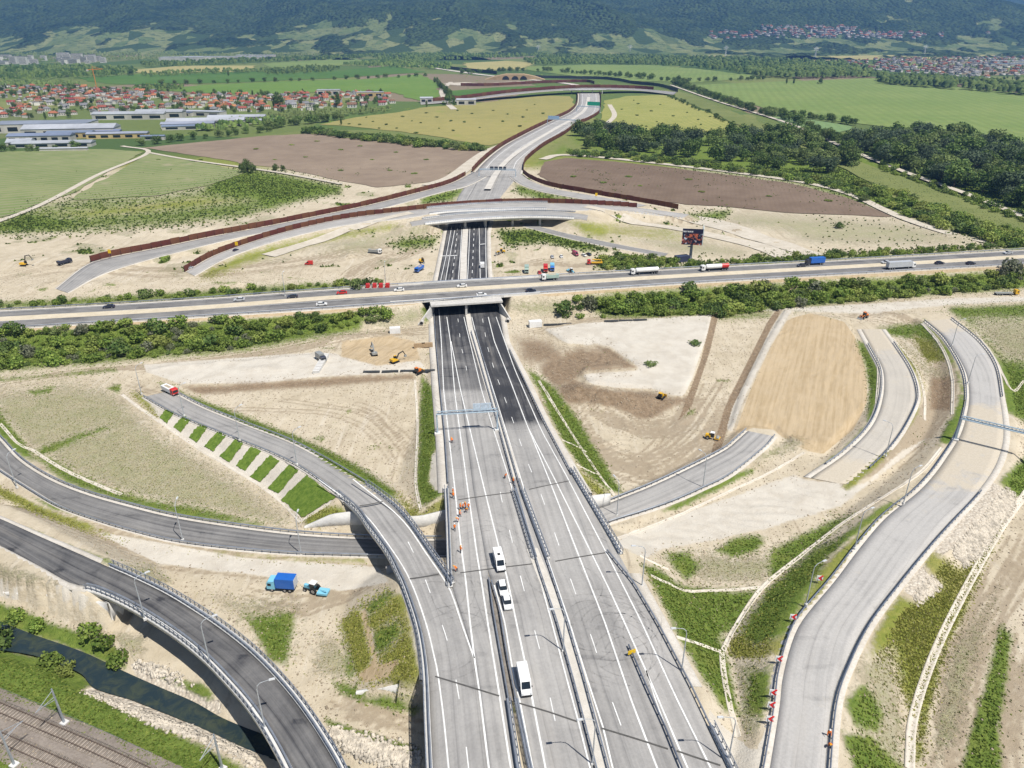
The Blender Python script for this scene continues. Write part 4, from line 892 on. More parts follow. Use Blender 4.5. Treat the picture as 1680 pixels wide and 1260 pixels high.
fcol = t.mix(t.ramp01(t.math('ADD', t.math('MULTIPLY', n1, 0.5), t.math('MULTIPLY', t.noise(p, 0.0045, 4, 0.65), 0.5)), 0.36, 0.64), (0.018, 0.042, 0.018), (0.075, 0.112, 0.038))
ocol = t.mix(cell[0], (0.11, 0.155, 0.055), (0.22, 0.235, 0.10)); ocol = t.mix(t.ramp01(cell[1], 0.62, 0.7), ocol, (0.045, 0.075, 0.028))
ocol = t.mix(t.math('MULTIPLY', t.ramp01(n1, 0.5, 0.62), 0.8), ocol, (0.04, 0.07, 0.025))
fm_ = t.ramp01(t.math('MULTIPLY_ADD', t.math('SUBTRACT', n1, 0.5), 0.9, fo), 0.40, 0.60)
t.nt.links.new(t.mix(fm_, ocol, fcol), b.inputs['Base Color'])
bump(t, b, t.math('MULTIPLY', t.math('SUBTRACT', 1.0, v1), t.math('MULTIPLY_ADD', fm_, 1.0, 0.15)), 1.0, 30.0)
hills = tag(obj('hills', hme, m), kind='structure')
def hill_z(x, y):
    fx = np.clip((np.atleast_1d(x) - hx[0]) / 32.0, 0, HNX - 1.01); fy = np.clip((np.atleast_1d(y) - hy[0]) / 32.0, 0, HNY - 1.01)
    i0 = fx.astype(int); j0 = fy.astype(int); u = fx - i0; v = fy - j0
    return (HZ[j0, i0] * (1 - u) + HZ[j0, i0 + 1] * u) * (1 - v) + (HZ[j0 + 1, i0] * (1 - u) + HZ[j0 + 1, i0 + 1] * u) * v

# ------------------------------------------------------------------ paint on the carriageways
def flat_strip(name, P, w, mat, parent, dz=0.03):
    nr = normals2(P); A = P.copy(); B_ = P.copy(); A[:, :2] += nr * w / 2; B_[:, :2] -= nr * w / 2; A[:, 2] += dz; B_[:, 2] += dz
    Vr = np.stack([A, B_], 1).reshape(-1, 3); k = np.arange(len(P) - 1)
    return obj(name, mesh_np(name, Vr, np.stack([2 * k, 2 * k + 1, 2 * k + 3, 2 * k + 2], -1)), mat, parent)
LA = [(720, 507), (724, 560), (728, 642), (746, 800), (756, 894), (764, 951), (771, 1020), (779, 1085), (787, 1138), (802, 1260), (806, 1290)]
LB = [(733, 520), (739, 560), (746, 644), (767, 800), (783, 913), (789, 948), (800, 1020), (819, 1138), (838, 1260), (843, 1290)]
LC = [(740, 560), (756, 642), (794, 800), (819, 900), (832, 948), (847, 1020), (861, 1085), (872, 1140), (895, 1260), (900, 1290)]
LC2 = [(811, 960), (828, 1020), (842, 1105), (853, 1150), (874, 1260), (880, 1290)]
LD = [(761, 520), (790, 640), (811, 709), (832, 775), (842, 808), (878, 923), (905, 1020), (929, 1111), (947, 1176), (968, 1260), (976, 1290)]
LE = [(774, 520), (784, 560), (832, 712), (859, 800), (897, 913), (934, 1020), (962, 1110), (990, 1195), (1005, 1260), (1014, 1290)]
LF = [(801, 520), (811, 560), (838, 627), (863, 693), (899, 782), (950, 913), (992, 1020), (1036, 1150), (1078, 1260), (1090, 1290)]
LG = [(867, 703), (908, 782), (973, 913), (1000, 968), (1024, 1020), (1067, 1117), (1128, 1260), (1141, 1290)]
LH = [(814, 520), (844, 605), (889, 708), (930, 782), (1000, 917), (1052, 1020), (1108, 1142), (1166, 1260), (1180, 1290)]
LI = [(1060, 1100), (1076, 1150), (1104, 1225), (1118, 1262)]
for ln, w in ((LA, .30), (LB, .30), (LC, .30), (LC2, .25), (LD, .26), (LE, .26), (LF, .30), (LG, .30), (LH, .28), (LI, .2)):
    flat_strip('lane_line', path3(ln, zmain, 2.5, False), w, PAINT, motorway)
for ln, w in (([(523, 787), (592, 838), (634, 889), (671, 948), (698, 1020), (713, 1080), (719, 1110), (728, 1180), (736, 1260), (739, 1290)], .25), ([(579, 786), (656, 849), (700, 909), (733, 958), (745, 985), (760, 1030), (778, 1080)], .28)):
    flat_strip('lane_line', path3(ln, 7.0, 2.5), w, PAINT, ramp_exit[0])
def dashes(pts, z, parent, period=15.0, ln=4.5, w=0.18, phase=2.0, smooth=False):
    P = path3(pts, z, 1.5, smooth); s = arclen(P); a = phase
    while a + ln < s[-1]:
        u = np.linspace(a, a + ln, 3); Q = np.stack([np.interp(u, s, P[:, k]) for k in range(3)], -1)
        flat_strip('lane_dash', Q, w, PAINT, parent); a += period
dashes([(821, 800), (821, 812), (838, 879), (853, 942), (870, 1008), (888, 1075), (910, 1180), (930, 1262), (937, 1290)], zmain, motorway)
dashes([(751, 520), (756, 566), (762, 590), (772, 635)], zmain, motorway, 16, 4)
dashes([(791, 520), (800, 570), (813, 613), (825, 645), (838, 680), (862, 750), (888, 812), (907, 866), (928, 927), (950, 990), (972, 1050), (1004, 1150), (1045, 1262), (1055, 1290)], zmain, motorway)
dashes([(665, 880), (690, 930), (718, 1005), (729, 1035), (741, 1075), (749, 1121), (757, 1169), (765, 1226), (772, 1290)], 7.0, ramp_exit[0], 13, 4)
for ln, w in (([(723, 460), (733, 415), (741, 372)], .3), ([(752, 460), (755, 420), (758, 372)], .3), ([(767, 460), (769, 420), (771, 372)], .3), ([(788, 460), (787, 420), (786, 372)], .3), ([(798, 460), (797, 420), (797, 372)], .3), ([(731, 460), (738, 420), (746, 378)], .3)):
    flat_strip('lane_line', path3(ln, zmain, 4, False), w, PAINT, motorway)
dashes([(741, 463), (746, 420), (751, 372)], zmain, motorway, 12, 5, .3)
dashes([(774, 463), (776, 420), (778, 372)], zmain, motorway, 12, 5, .3)
for a, b_ in (((722, 420), (750, 419)), ((786, 401), (797, 400))):
    flat_strip('stop_line', path3([a, ((a[0] + b_[0]) / 2, (a[1] + b_[1]) / 2), b_], zmain, 2, False), 1.0, PAINT, motorway)
MEDM = gravel_mat('median_concrete', (0.62, 0.59, 0.54), (0.50, 0.47, 0.42), 0.5)
flat_strip('median_strip', path3([(760, 462), (761, 420), (764, 372)], zmain, 4, False), 3.2, MEDM, motorway, 0.06)
flat_strip('median_strip', path3([(767, 512), (772, 540), (779, 563), (821, 700), (838, 750), (847, 785)], zmain, 2.5, False), 2.0, MEDM, motorway, 0.05)
flat_strip('median_strip', path3([(873, 900), (893, 950), (922, 1020), (950, 1110), (968, 1180), (988, 1258), (998, 1292)], zmain, 2.5, False), 2.3, MEDM, motorway, 0.05)
flat_strip('median_strip', path3([(800, 312), (815, 285), (835, 262), (870, 237), (910, 213), (940, 196), (960, 180), (966, 160)], 0.8, 6), 5, MEDM, north[0], 0.9)
for off, w in ((-0.32, .5), (0.0, .4), (.34, .5)):
    c = north[1] * (0.5 - off) + north[2] * (0.5 + off); flat_strip('lane_line', c[3:-3], w, PAINT, north[0], 0.05)
flat_strip('median_strip', path3([(-80, 529), (0, 523.5), (280, 508), (560, 487), (820, 470.5), (1120, 452.5), (1400, 437), (1680, 421), (1800, 414)], D1z, 5), 5.0, gravel_mat('straw_gravel', (0.62, 0.55, 0.43), (0.52, 0.45, 0.33), 0.4), old_motorway, 0.05)
for f in (0.05, 0.38, 0.62, 0.95):
    flat_strip('lane_line', D1F * (1 - f) + D1N * f, .25, PAINT, old_motorway, 0.04)
JOINT = M('joint_rubber', (0.10, 0.097, 0.092), 0.8)
for pts in ([(752, 820), (800, 813), (841, 808)], [(868, 803), (900, 796), (934, 789)], [(755, 940), (815, 932), (875, 925)], [(911, 921), (950, 914), (993, 907)],
            [(714, 1110), (770, 1127), (819, 1142)], [(852, 1154), (900, 1168), (947, 1184)], [(987, 1195), (1040, 1211), (1096, 1229)], [(1110, 1232), (1145, 1244), (1182, 1256)]):
    flat_strip('expansion_joint', path3(pts, zmain, 2, False), 0.3, JOINT, motorway, 0.045)
for pts, z in (([(590, 830), (606, 828), (628, 823)], 7.0), ([(672, 950), (700, 946), (720, 942)], 7.0)):
    flat_strip('expansion_joint', path3(pts, z, 1.5, False), 0.4, JOINT, ramp_exit[0], 0.045)
for pts in ([(166, 967), (182, 952), (196, 940)], [(174, 971), (190, 956), (204, 944)]):
    flat_strip('expansion_joint', path3(pts, 7.0, 1.5, False), 0.7, M('raw_joint', (0.30, 0.24, 0.18), 0.9), ramp_fly[0], 0.045)

# ------------------------------------------------------------------ crash barriers and parapets
STEEL = M('galvanised_steel', (0.40, 0.43, 0.48), 0.45, 0.5, 0.55, scale=0.6)
STEELD = M('weathered_steel', (0.22, 0.25, 0.31), 0.5, 0.5, 0.5, scale=0.6)
def barrier(P, label, group=None, mat=STEEL, post=2.0):
    root = tag(empty('crash_barrier', P[len(P) // 2]), label, 'crash barrier', group); L0 = Vector(P[len(P) // 2])
    Pl = P - np.array(L0)
    V1, Q1 = sweep(Pl, [(-.10, .48), (.10, .48), (.13, .63), (.10, .80), (-.10, .80), (-.13, .63)])
    obj('rail', mesh_np('rail', V1, Q1), mat, root)
    s = arclen(P); u = np.arange(0.4, s[-1], post); C = np.stack([np.interp(u, s, Pl[:, k]) for k in range(3)], -1)
    C[:, 2] += 0.36; V2, Q2 = boxes_np(C, (0.14, 0.14, 0.74), 0.0)
    tag(obj('posts', mesh_np('posts', V2, Q2), STEELD, root), kind='stuff')
    return root
def parapet(parent, P, side, w=1.0):
    """concrete edge beam, steel rail and hand rail along the edge of a bridge deck; side +1: the deck lies to the left of travel"""
    V1, Q1 = sweep(P, [(-w / 2 * 1.0, -0.05), (-w / 2, 0.20), (w / 2, 0.22), (w / 2, -0.85), (w / 2 - .3, -0.85), (w / 2 - .3, -0.05)] if side > 0 else [(-w / 2, 0.22), (w / 2, 0.20), (w / 2, -0.05), (-w / 2 + .3, -.05), (-w / 2 + .3, -.85), (-w / 2, -.85)])
    obj('edge_beam', mesh_np('edge_beam', V1, Q1), CONC2, parent)
    o = -side * w * 0.28; o2 = side * w * 0.42
    V2, Q2 = sweep(P, [(o - .12, .62), (o + .12, .62), (o + .14, .78), (o + .12, .95), (o - .12, .95), (o - .14, .78)])
    obj('rail', mesh_np('rail', V2, Q2), STEEL, parent)
    V3, Q3 = sweep(P, [(o2 - .06, 1.20), (o2 + .06, 1.20), (o2 + .06, 1.32), (o2 - .06, 1.32)])
    V3b, Q3b = sweep(P, [(o2 - .04, .70), (o2 + .04, .70), (o2 + .04, .78), (o2 - .04, .78)])
    V3, Q3 = join_np([(V3, Q3), (V3b, Q3b)]); obj('hand_rail', mesh_np('hand_rail', V3, Q3), STEEL, parent)
    s = arclen(P); u = np.arange(0.5, s[-1], 1.35); nr = normals2(P)
    C = np.stack([np.interp(u, s, P[:, k]) for k in range(3)], -1); nn = np.stack([np.interp(u, s, nr[:, k]) for k in range(2)], -1)
    C1 = C.copy(); C1[:, :2] -= nn * o; C1[:, 2] += .50; C2 = C.copy(); C2[:, :2] -= nn * o2; C2[:, 2] += .75
    V4, Q4 = join_np([boxes_np(C1, (.2, .2, .66), 0), boxes_np(C2, (.12, .12, 1.15), 0)])
    tag(obj('posts', mesh_np('posts', V4, Q4), STEELD, parent), kind='stuff')
def off(P, d):
    Q = P.copy(); Q[:, :2] -= normals2(P) * d; return Q
def cutpy(P, lo, hi, x0=-1e9, x1=1e9):
    a, b_ = proj(P); k = (b_ > lo) & (b_ < hi) & (a > x0) & (a < x1); return P[k]
barrier(path3([(802, 952), (808, 1000), (822, 1080), (834, 1150), (850, 1260), (857, 1295)], zmain, 2, False), 'steel crash barrier on the left edge of the gravel island')
barrier(path3([(806, 956), (819, 1000), (832, 1080), (846, 1150), (868, 1260), (877, 1295)], zmain, 2, False), 'steel crash barrier on the right edge of the gravel island')
barrier(path3([(773, 545), (817, 697), (842, 789), (849, 812), (884, 935), (913, 1020), (941, 1120), (975, 1250), (986, 1295)], zmain, 2, False), 'left steel barrier of the long central reservation')
barrier(path3([(780, 545), (824, 700), (850, 789), (858, 815), (902, 935), (930, 1020), (958, 1115), (993, 1245), (1006, 1295)], zmain, 2, False), 'right steel barrier of the long central reservation')
barrier(path3([(1031, 1062), (1060, 1130), (1090, 1195), (1116, 1260), (1132, 1295)], zmain, 2, False), 'short steel barrier starting at the yellow marker board', mat=STEELD)
barrier(path3([(836, 575), (863, 632), (895, 698), (938, 780)], zmain, 2, False), 'steel barrier on the right verge of the dark carriageway')
barrier(path3([(712, 515), (715, 560), (722, 640), (730, 720), (735, 795)], zmain, 2, False), 'steel barrier on the left verge beside the green strip')
barrier(path3([(996, 906), (1040, 960), (1078, 1024), (1134, 1130), (1172, 1210), (1194, 1256), (1214, 1295)], zmain, 2, False), 'steel barrier along the right edge of the near carriageway')
barrier(off(ramp_right[1], -0.9), 'steel barrier along the inner edge of the curved ramp', mat=STEELD)
cr = ramp_right[2]
barrier(off(cutpy(cr, 800, 2000), 0.7), 'dark steel barrier on the outer edge of the curved ramp above the stone slope', mat=STEELD)
barrier(off(cutpy(cr, 515, 655), 0.7), 'steel barrier on the outer edge of the upper right ramp beside the grass', mat=STEELD)
barrier(off(cutpy(ramp_mid[1], 562, 765), -0.8), 'steel barrier on the inner edge of the unfinished loop')
barrier(off(cutpy(ramp_mid[2], 562, 772), 0.8), 'steel barrier on the outer edge of the unfinished loop', mat=STEELD)
barrier(off(cutpy(ramp_loop[1], 0, 2000, 985), -0.6), 'steel barrier on the far edge of the short grey ramp end')
barrier(off(cutpy(ramp_loop[2], 0, 2000, 995), 0.6), 'steel barrier on the near edge of the short grey ramp end')
barrier(off(cutpy(ramp_loop[1], 0, 2000, -100, 735), -0.8), 'steel barrier on the far edge of the dark loop ramp')
barrier(off(cutpy(ramp_loop[2], 0, 2000, -100, 735), 0.8), 'steel barrier on the near edge of the dark loop ramp')
barrier(off(cutpy(ramp_exit[1], 0, 815), 0.8), 'steel barrier above the striped grass slope')
barrier(off(cutpy(ramp_exit[2], 0, 800), -0.8), 'steel barrier on the far side of the striped slope ramp')
barrier(off(D1F, -1.4), 'steel barrier on the far edge of the cross motorway', mat=STEELD, post=4)
barrier(off(D1N, 1.4), 'steel barrier on the near edge of the cross motorway', mat=STEELD, post=4)

PIER = CONC
def pier(parent, x, y, ztop, r=0.7, cap=None, ang=0.0):
    zb = float(hz(x, y)[0]) - 0.3; mb = MB()
    mb.tube([(x, y, zb), (x, y, ztop - 0.9)], [r, r], 10)
    if cap: mb.box((x, y, ztop - 0.55), (cap, 1.4, 0.8), ang)
    mb.build('pier', PIER, parent)
def wall_path(name, parent, pts, z0, z1, th=0.5, mat=CONC2):
    """standing wall along a line on the ground; z0 / z1 bottom and top heights along it"""
    P = path3(pts, 0.0, 1.5, False); tt = np.linspace(0, 1, len(P))
    zb = np.interp(tt, np.linspace(0, 1, len(z0)), z0); zt = np.interp(tt, np.linspace(0, 1, len(z1)), z1)
    nr = normals2(P); A = P.copy(); B_ = P.copy(); A[:, :2] += nr * th / 2; B_[:, :2] -= nr * th / 2
    rows = []
    for E, zq in ((A, zb), (A, zt), (B_, zt), (B_, zb)):
        e = E.copy(); e[:, 2] = zq; rows.append(e)
    Vv = np.stack(rows, 1).reshape(-1, 3); k = np.arange(len(P) - 1); Fs = [np.stack([k * 4 + j, k * 4 + (j + 1) % 4, (k + 1) * 4 + (j + 1) % 4, (k + 1) * 4 + j], -1) for j in range(4)]
    Fs.append(np.array([[0, 1, 2, 3], [len(Vv) - 1, len(Vv) - 2, len(Vv) - 3, len(Vv) - 4]]))
    return obj(name, mesh_np(name, Vv, np.vstack(Fs)), mat, parent)
# bridge of the exit ramp
b = tag(empty('ramp_bridge'), 'curved grey ramp bridge joining the motorway over the dark loop road', 'bridge')
parapet(b, off(cutpy(ramp_exit[1], 808, 2000), 0.5), 1); parapet(b, off(cutpy(ramp_exit[2], 795, 962), -0.5), -1)
for (px, py) in ((622, 873), (645, 905), (600, 846)):
    c = unp(px + 22, py, 5.7); pier(b, c[0], c[1], 5.7)
wall_path('abutment', b, [(500, 868), (560, 868), (596, 868), (640, 868)], [0, 0, 0, 0], [0.8, 4.2, 5.2, 5.4])
wall_path('abutment', b, [(636, 960), (700, 952), (742, 948)], [0, 0, 0], [5, 5.4, 5.4])
# main bridges
b = tag(empty('motorway_bridge'), 'wide motorway bridge carrying both carriageways over the loop road', 'bridge')
eL = PM[0][(ROWY < 968) & (ROWY > 800)][::-1]; eR = PM[3][(ROWY < 915) & (ROWY > 770)][::-1]
parapet(b, off(eL, 0.4), 1); parapet(b, off(eR, -0.4), -1)
m1 = path3([(843, 806), (878, 918)], zmain, 2, False); m2 = path3([(857, 806), (899, 918)], zmain, 2, False)
parapet(b, m1, 1, 0.9); parapet(b, m2, -1, 0.9)
for px, py in ((745, 868), (780, 866), (815, 862), (850, 858), (885, 852), (920, 846), (955, 838)):
    c = unp(px + 3, py, 5.5); pier(b, c[0], c[1], 5.5, 0.6)
wall_path('abutment', b, [(655, 868), (690, 872), (735, 866), (800, 860), (950, 846), (1000, 832)], [0] * 6, [3.5, 5, 5.5, 5.5, 5.5, 4])
b = tag(empty('stream_bridge'), 'near end of the motorway as a wide bridge over stream and railway', 'bridge')
eL = ramp_exit[1]; eR = PM[3][ROWY > 1190][::-1]
parapet(b, off(eR, -0.4), -1)
parapet(b, path3([(834, 1152), (850, 1260), (857, 1298)], zmain, 2, False), -1, 0.7); parapet(b, path3([(847, 1152), (869, 1260), (878, 1298)], zmain, 2, False), 1, 0.7)
wall_path('abutment', b, [(585, 1140), (640, 1146), (700, 1152), (760, 1160), (840, 1176)], [0] * 5, [0.8, 3.4, 5.5, 5.5, 5.5])
for px, py in ((720, 1215), (770, 1232), (825, 1250)):
    c = unp(px, py, 5.5); pier(b, c[0], c[1], 5.5, 0.8)
# flyover
b = tag(empty('flyover_bridge'), 'dark curved flyover bridge crossing the stream at lower left', 'bridge')
fl, fr = cutpy(ramp_fly[1], 925, 2000, 175), cutpy(ramp_fly[2], 950, 2000, 128)
parapet(b, off(fl, -0.5), -1); parapet(b, off(fr, 0.5), 1, 1.2)
for k in (0.3, 0.62, 0.9):
    n = len(ramp_fly[1]); i0 = int(k * n); c = (ramp_fly[1][i0] + ramp_fly[2][i0]) / 2; pier(b, c[0], c[1], 6.2, 0.9)
wall_path('wing_wall', b, [(8, 975), (60, 986), (110, 1000), (160, 1018), (188, 1026)], [-.3] * 5, [0.8, 2.0, 3.4, 5.0, 5.6])
c0 = proj(fr[:3]); wall_path('abutment', b, [(186, 1024), (205, 1010), (232, 992)], [-.3] * 3, [5.6, 5.9, 5.9], 1.0)
# cross motorway bridge: a box with two openings
b = tag(empty('underpass_bridge'), 'concrete underpass bridge with two dark openings under the cross motorway', 'bridge')
yn, yf = float(unp(766, 508, 0.3)[1]), float(unp(766, 466, 0.3)[1])
xl, xm, xr = (float(unp(x_, 508, 0.3)[0]) for x_ in (711, 766.5, 821))
dN = D1N[int(len(D1N) * 0.45)]
slope = (D1N[-1, 1] - D1N[0, 1]) / (D1N[-1, 0] - D1N[0, 0])
def yN(x_): return float(np.interp(x_, D1N[:, 0], D1N[:, 1]))
def yF(x_): return float(np.interp(x_, D1F[:, 0], D1F[:, 1]))
for xw, wd in ((xl, 0.9), (xm, 0.8), (xr, 0.9)):
    mb = MB(); y0, y1 = yN(xw) - 5.5, yF(xw) + 3.0
    mb.box((xw, (y0 + y1) / 2, 2.35), (wd, y1 - y0, 5.0)); mb.build('abutment' if xw != xm else 'middle_wall', CONC, b)
mb = MB(); ym = yN(xm); ang = math.atan(slope)
mb.box((xm, ym - 3.6, 5.35), (xr - xl + 1.4, 5.6, 0.7), ang); mb.build('roof_slab', CONC, b)
mb = MB(); mb.box((xm, ym - 0.9, 6.0), (62, 0.7, 1.3), ang); mb.build('parapet', CONC2, b)
mb = MB(); mb.box((xm, yF(xm) + 1.0, 6.0), (62, 0.7, 1.0), ang); mb.build('parapet', CONC2, b)
for sx, x0, x1, yy in ((-1, xl, xl - 9, 9), (1, xr, xr + 9, 9)):
    mb = MB(); mb.prism([(0, 0), (9, 0), (9, 0.6), (0, 4.8)], 'y', -0.25, 0.25); o = mb.build('wing_wall', CONC, b)
    o.location = (x0, yN(x0) - 5.6, 0); o.rotation_euler = (0, 0, R_(-62 if sx > 0 else 242))
# overpasses in the north
for r, lab, pp in ((over_a, 'far overpass with a rust red noise wall above the dark motorway', ((728, 340), (760, 338), (800, 336), (850, 335), (893, 335))), (over_b, 'nearer grey overpass on slender white columns above the dark motorway', ((725, 364), (762, 360), (800, 358), (845, 357), (890, 357), (928, 358)))):
    b = tag(empty('overpass_bridge'), lab, 'bridge'); br = r[3]
    parapet(b, off(r[1][br], -0.3), -1, 0.6); parapet(b, off(r[2][br], 0.3), 1, 0.6)
    for E, sd in ((r[1][br], -1), (r[2][br], 1)):
        Vf, Qf = sweep(off(E, .35 * sd), [(-.22, -1.25), (.22, -1.25), (.22, .75), (-.22, .75)]); obj('fascia', mesh_np('fascia', Vf, Qf), CONC2, b)
    for px, py in pp:
        c = unp(px, py + 0.0, 5.0)
        xx = r[2][:, 0]; k = int(np.argmin(np.abs(xx - c[0]))); c = r[2][k] * 0.7 + r[1][k] * 0.3; c2 = r[2][k] * 0.25 + r[1][k] * 0.75
        pier(b, c[0], c[1], r[2][k][2] - 1.3, 0.8); pier(b, c2[0], c2[1], r[2][k][2] - 1.3, 0.8)

# ------------------------------------------------------------------ rust red noise walls: a panel between each pair of posts
RUST = M('rust_panel', (0.145, 0.050, 0.030), 0.8, var=0.15, scale=0.5, rand=0.35); RUSTD = M('dark_rust', (0.07, 0.032, 0.022), 0.8); DPAN = M('dark_panel', (0.045, 0.050, 0.062), 0.6, rand=0.3)
pb = MB(); pb.box((0, 0, .5), (1, 1, 1)); PANEL = pb.build('noise_panel_source', RUST); PANEL_ME = PANEL.data; bpy.data.objects.remove(PANEL)
PANEL_ME2 = PANEL_ME.copy(); PANEL_ME2.materials[0] = DPAN
def noise_wall(P, label, h=4.0, seg=5.0, me=None):
    root = tag(empty('noise_wall', P[0]), label, 'noise barrier', 'noise walls along the new roads')
    s = arclen(P); n = max(2, int(s[-1] / seg)); Q = resample(P, n + 1); Q[:, 2] = np.maximum(Q[:, 2], hz(Q[:, 0], Q[:, 1])) - 0.3
    L = Q - Q[0]; hh = h * (1 + 0.03 * rng.standard_normal(n))
    for i in range(n):
        a, b_ = L[i], L[i + 1]; c = (a + b_) / 2; d = b_ - a
        o = bpy.data.objects.new('panel', me or PANEL_ME); link(o, root)
        o.location = c; o.rotation_euler = (0, 0, math.atan2(d[1], d[0])); o.scale = (np.hypot(d[0], d[1]) - 0.12, 0.22, hh[i] + 0.3)
    C = L.copy(); C[:, 2] += h / 2 + 0.1; V2, Q2 = boxes_np(C, (0.34, 0.34, h + 0.5), 0)
    tag(obj('posts', mesh_np('posts', V2, Q2), RUSTD, root), kind='stuff')
def cat_paths(*ps): return np.vstack(ps)
noise_wall(cat_paths(off(north_l[1], 1.8)[::-1][8:], off(north[1], -2.4)[4:-2]) if False else off(north_l[1], 1.8)[::-1][int(len(north_l[1]) * .12):-4], 'long rust red noise wall along the left slip road', 2.7)
noise_wall(off(north[1], -2.6)[1:-2], 'rust red noise wall on the left of the bending motorway', 3.6, 7)
noise_wall(off(north[2], 2.6)[2:-2], 'rust red noise wall on the right of the bending motorway', 3.6, 7)
noise_wall(cutpy(off(over_a[1], -0.9), 0, 600, 287, 1052), 'rust red noise wall on the far edge of the overpass', 2.5)
noise_wall(path3([(858, 284), (872, 294), (905, 306), (960, 316), (1030, 328), (1075, 336), (1112, 343)], 1.4, 5), 'dark rust noise wall between the right slip road and the ploughed field', 2.9)
# ------------------------------------------------------------------ foliage
def leaf_mat(name, c1, c2, c3, rand=0.5):
    m, t, b = new_mat(name, 0.7, 0.15)
    lf = t.attr('leaf', 'Fac'); r = t.n('ObjectInfo').outputs['Random']
    c = t.mix(t.ramp01(lf, 0.1, 0.9, smooth=False), c1, c2)
    c = t.mix(t.math('MULTIPLY', t.ramp01(r, 0.45, 1.0), 0.7), c, c3)
    c = t.n('HueSaturation', Hue=0.5, Saturation=1.0, Value=t.math('MULTIPLY_ADD', t.math('FRACT', t.math('MULTIPLY', r, 7.31)), rand, 1 - rand / 2), Color=c).outputs[0]
    t.nt.links.new(c, b.inputs['Base Color'])
    tr = t.n('BsdfTranslucent', Color=c); mx = t.n('MixShader', i0=0.3)
    t.nt.links.new(b.outputs[0], mx.inputs[1]); t.nt.links.new(tr.outputs[0], mx.inputs[2])
    t.nt.links.new(mx.outputs[0], m.node_tree.nodes['Material Output'].inputs[0]); return m
LEAF = leaf_mat('tree_leaves', (0.060, 0.115, 0.030), (0.185, 0.255, 0.070), (0.220, 0.265, 0.100))
LEAFW = leaf_mat('willow_leaves', (0.064, 0.100, 0.052), (0.135, 0.175, 0.100), (0.105, 0.150, 0.066))
BUSH = leaf_mat('bush_leaves', (0.110, 0.185, 0.034), (0.265, 0.345, 0.075), (0.330, 0.360, 0.100))
BUSHG = leaf_mat('pale_bush_leaves', (0.13, 0.145, 0.085), (0.23, 0.24, 0.165), (0.19, 0.215, 0.11))
BARK = M('bark', (0.095, 0.072, 0.052), 0.9, scale=3)
def leaf_cloud(n, lobes, size, seed, flat=0.55):
    g = np.random.default_rng(seed); L = np.asarray(lobes, float); w = (L[:, 3] * L[:, 4]); w /= w.sum()
    k = g.choice(len(L), n, p=w); d = g.standard_normal((n, 3)); d /= np.linalg.norm(d, axis=1)[:, None]
    rr = (0.62 + 0.42 * g.random(n) ** 0.7)[:, None]
    P = L[k, :3] + d * rr * np.stack([L[k, 3], L[k, 3], L[k, 4]], -1)
    nn = d + flat * g.standard_normal((n, 3)); nn /= np.linalg.norm(nn, axis=1)[:, None]
    a = np.cross(nn, g.standard_normal((n, 3))); a /= np.linalg.norm(a, axis=1)[:, None]; b_ = np.cross(nn, a)
    s = (size * (0.6 + 0.8 * g.random(n)))[:, None]
    V = np.stack([P + a * s, P + b_ * s * 0.8, P - a * s, P - b_ * s * 0.8], 1).reshape(-1, 3)
    V[:, 2] = np.maximum(V[:, 2], 0.02)
    return V, np.arange(n * 4).reshape(-1, 4), np.repeat(g.random(n), 4)
def leaf_mesh(name, n, lobes, size, seed, mat):
    V, Q, lf = leaf_cloud(n, lobes, size, seed); me = mesh_np(name, V, Q)
    me.attributes.new('leaf', 'FLOAT', 'POINT').data.foreach_set('value', lf.astype(np.float32)); me.materials.append(mat); return me
def lobes_tree(h, r, seed, base=0.08):
    g = np.random.default_rng(seed); out = [(0, 0, h * 0.62, r * 0.62, h * 0.30)]
    for k in range(12):
        a = g.random() * 6.28; q = r * (0.35 + 0.45 * g.random()); z = h * (base + 0.12 + (0.9 - base - 0.12) * g.random())
        s = r * (0.30 + 0.22 * g.random()) * (1.15 - 0.45 * abs(z / h - 0.55)); out.append((q * math.cos(a), q * math.sin(a), z, s, s * 0.9))
    return out
def lobes_bush(h, r, seed):
    g = np.random.default_rng(seed); out = [(0, 0, h * 0.5, r * 0.62, h * 0.46)]
    for k in range(6):
        a = g.random() * 6.28; q = r * (0.4 + 0.35 * g.random()); s = r * (0.32 + 0.2 * g.random()); out.append((q * math.cos(a), q * math.sin(a), h * (0.25 + 0.4 * g.random()), s, s * 0.85))
    return out
def trunk_mesh(h, r, seed):
    g = np.random.default_rng(seed); mb = MB(); mb.tube([(0, 0, -0.4), (0.05, 0, h * .3), (0.1, .08, h * .75)], [r, r * .75, r * .25], 6)
    for k in range(5):
        a = g.random() * 6.28; z = h * (.25 + .3 * g.random()); l = h * .3
        mb.tube([(0, 0, z), (l * .5 * math.cos(a), l * .5 * math.sin(a), z + l * .4), (l * math.cos(a), l * math.sin(a), z + l * .7)], [r * .4, r * .25, r * .1], 4)
    o = mb.build('trunk', BARK); me = o.data; bpy.data.objects.remove(o); return me
TREE_V = []          # (crown mesh, trunk mesh), ten metres tall
for k in range(4): TREE_V.append((leaf_mesh('crown', 900, lobes_tree(10, 4.8, 100 + k), 0.46, 200 + k, LEAF), trunk_mesh(8, .26, 300 + k)))
for k in range(2): TREE_V.append((leaf_mesh('crown', 900, lobes_tree(10, 5.2, 120 + k, 0.06), 0.44, 220 + k, LEAFW), trunk_mesh(8, .28, 320 + k)))
for k in range(2): TREE_V.append((leaf_mesh('crown', 520, [(0, 0, 5.4, 1.6, 4.6), (0.3, .2, 3.5, 1.7, 2.5), (-.3, .1, 7.3, 1.2, 2.4)], 0.42, 240 + k, LEAF), trunk_mesh(8, .22, 340 + k)))
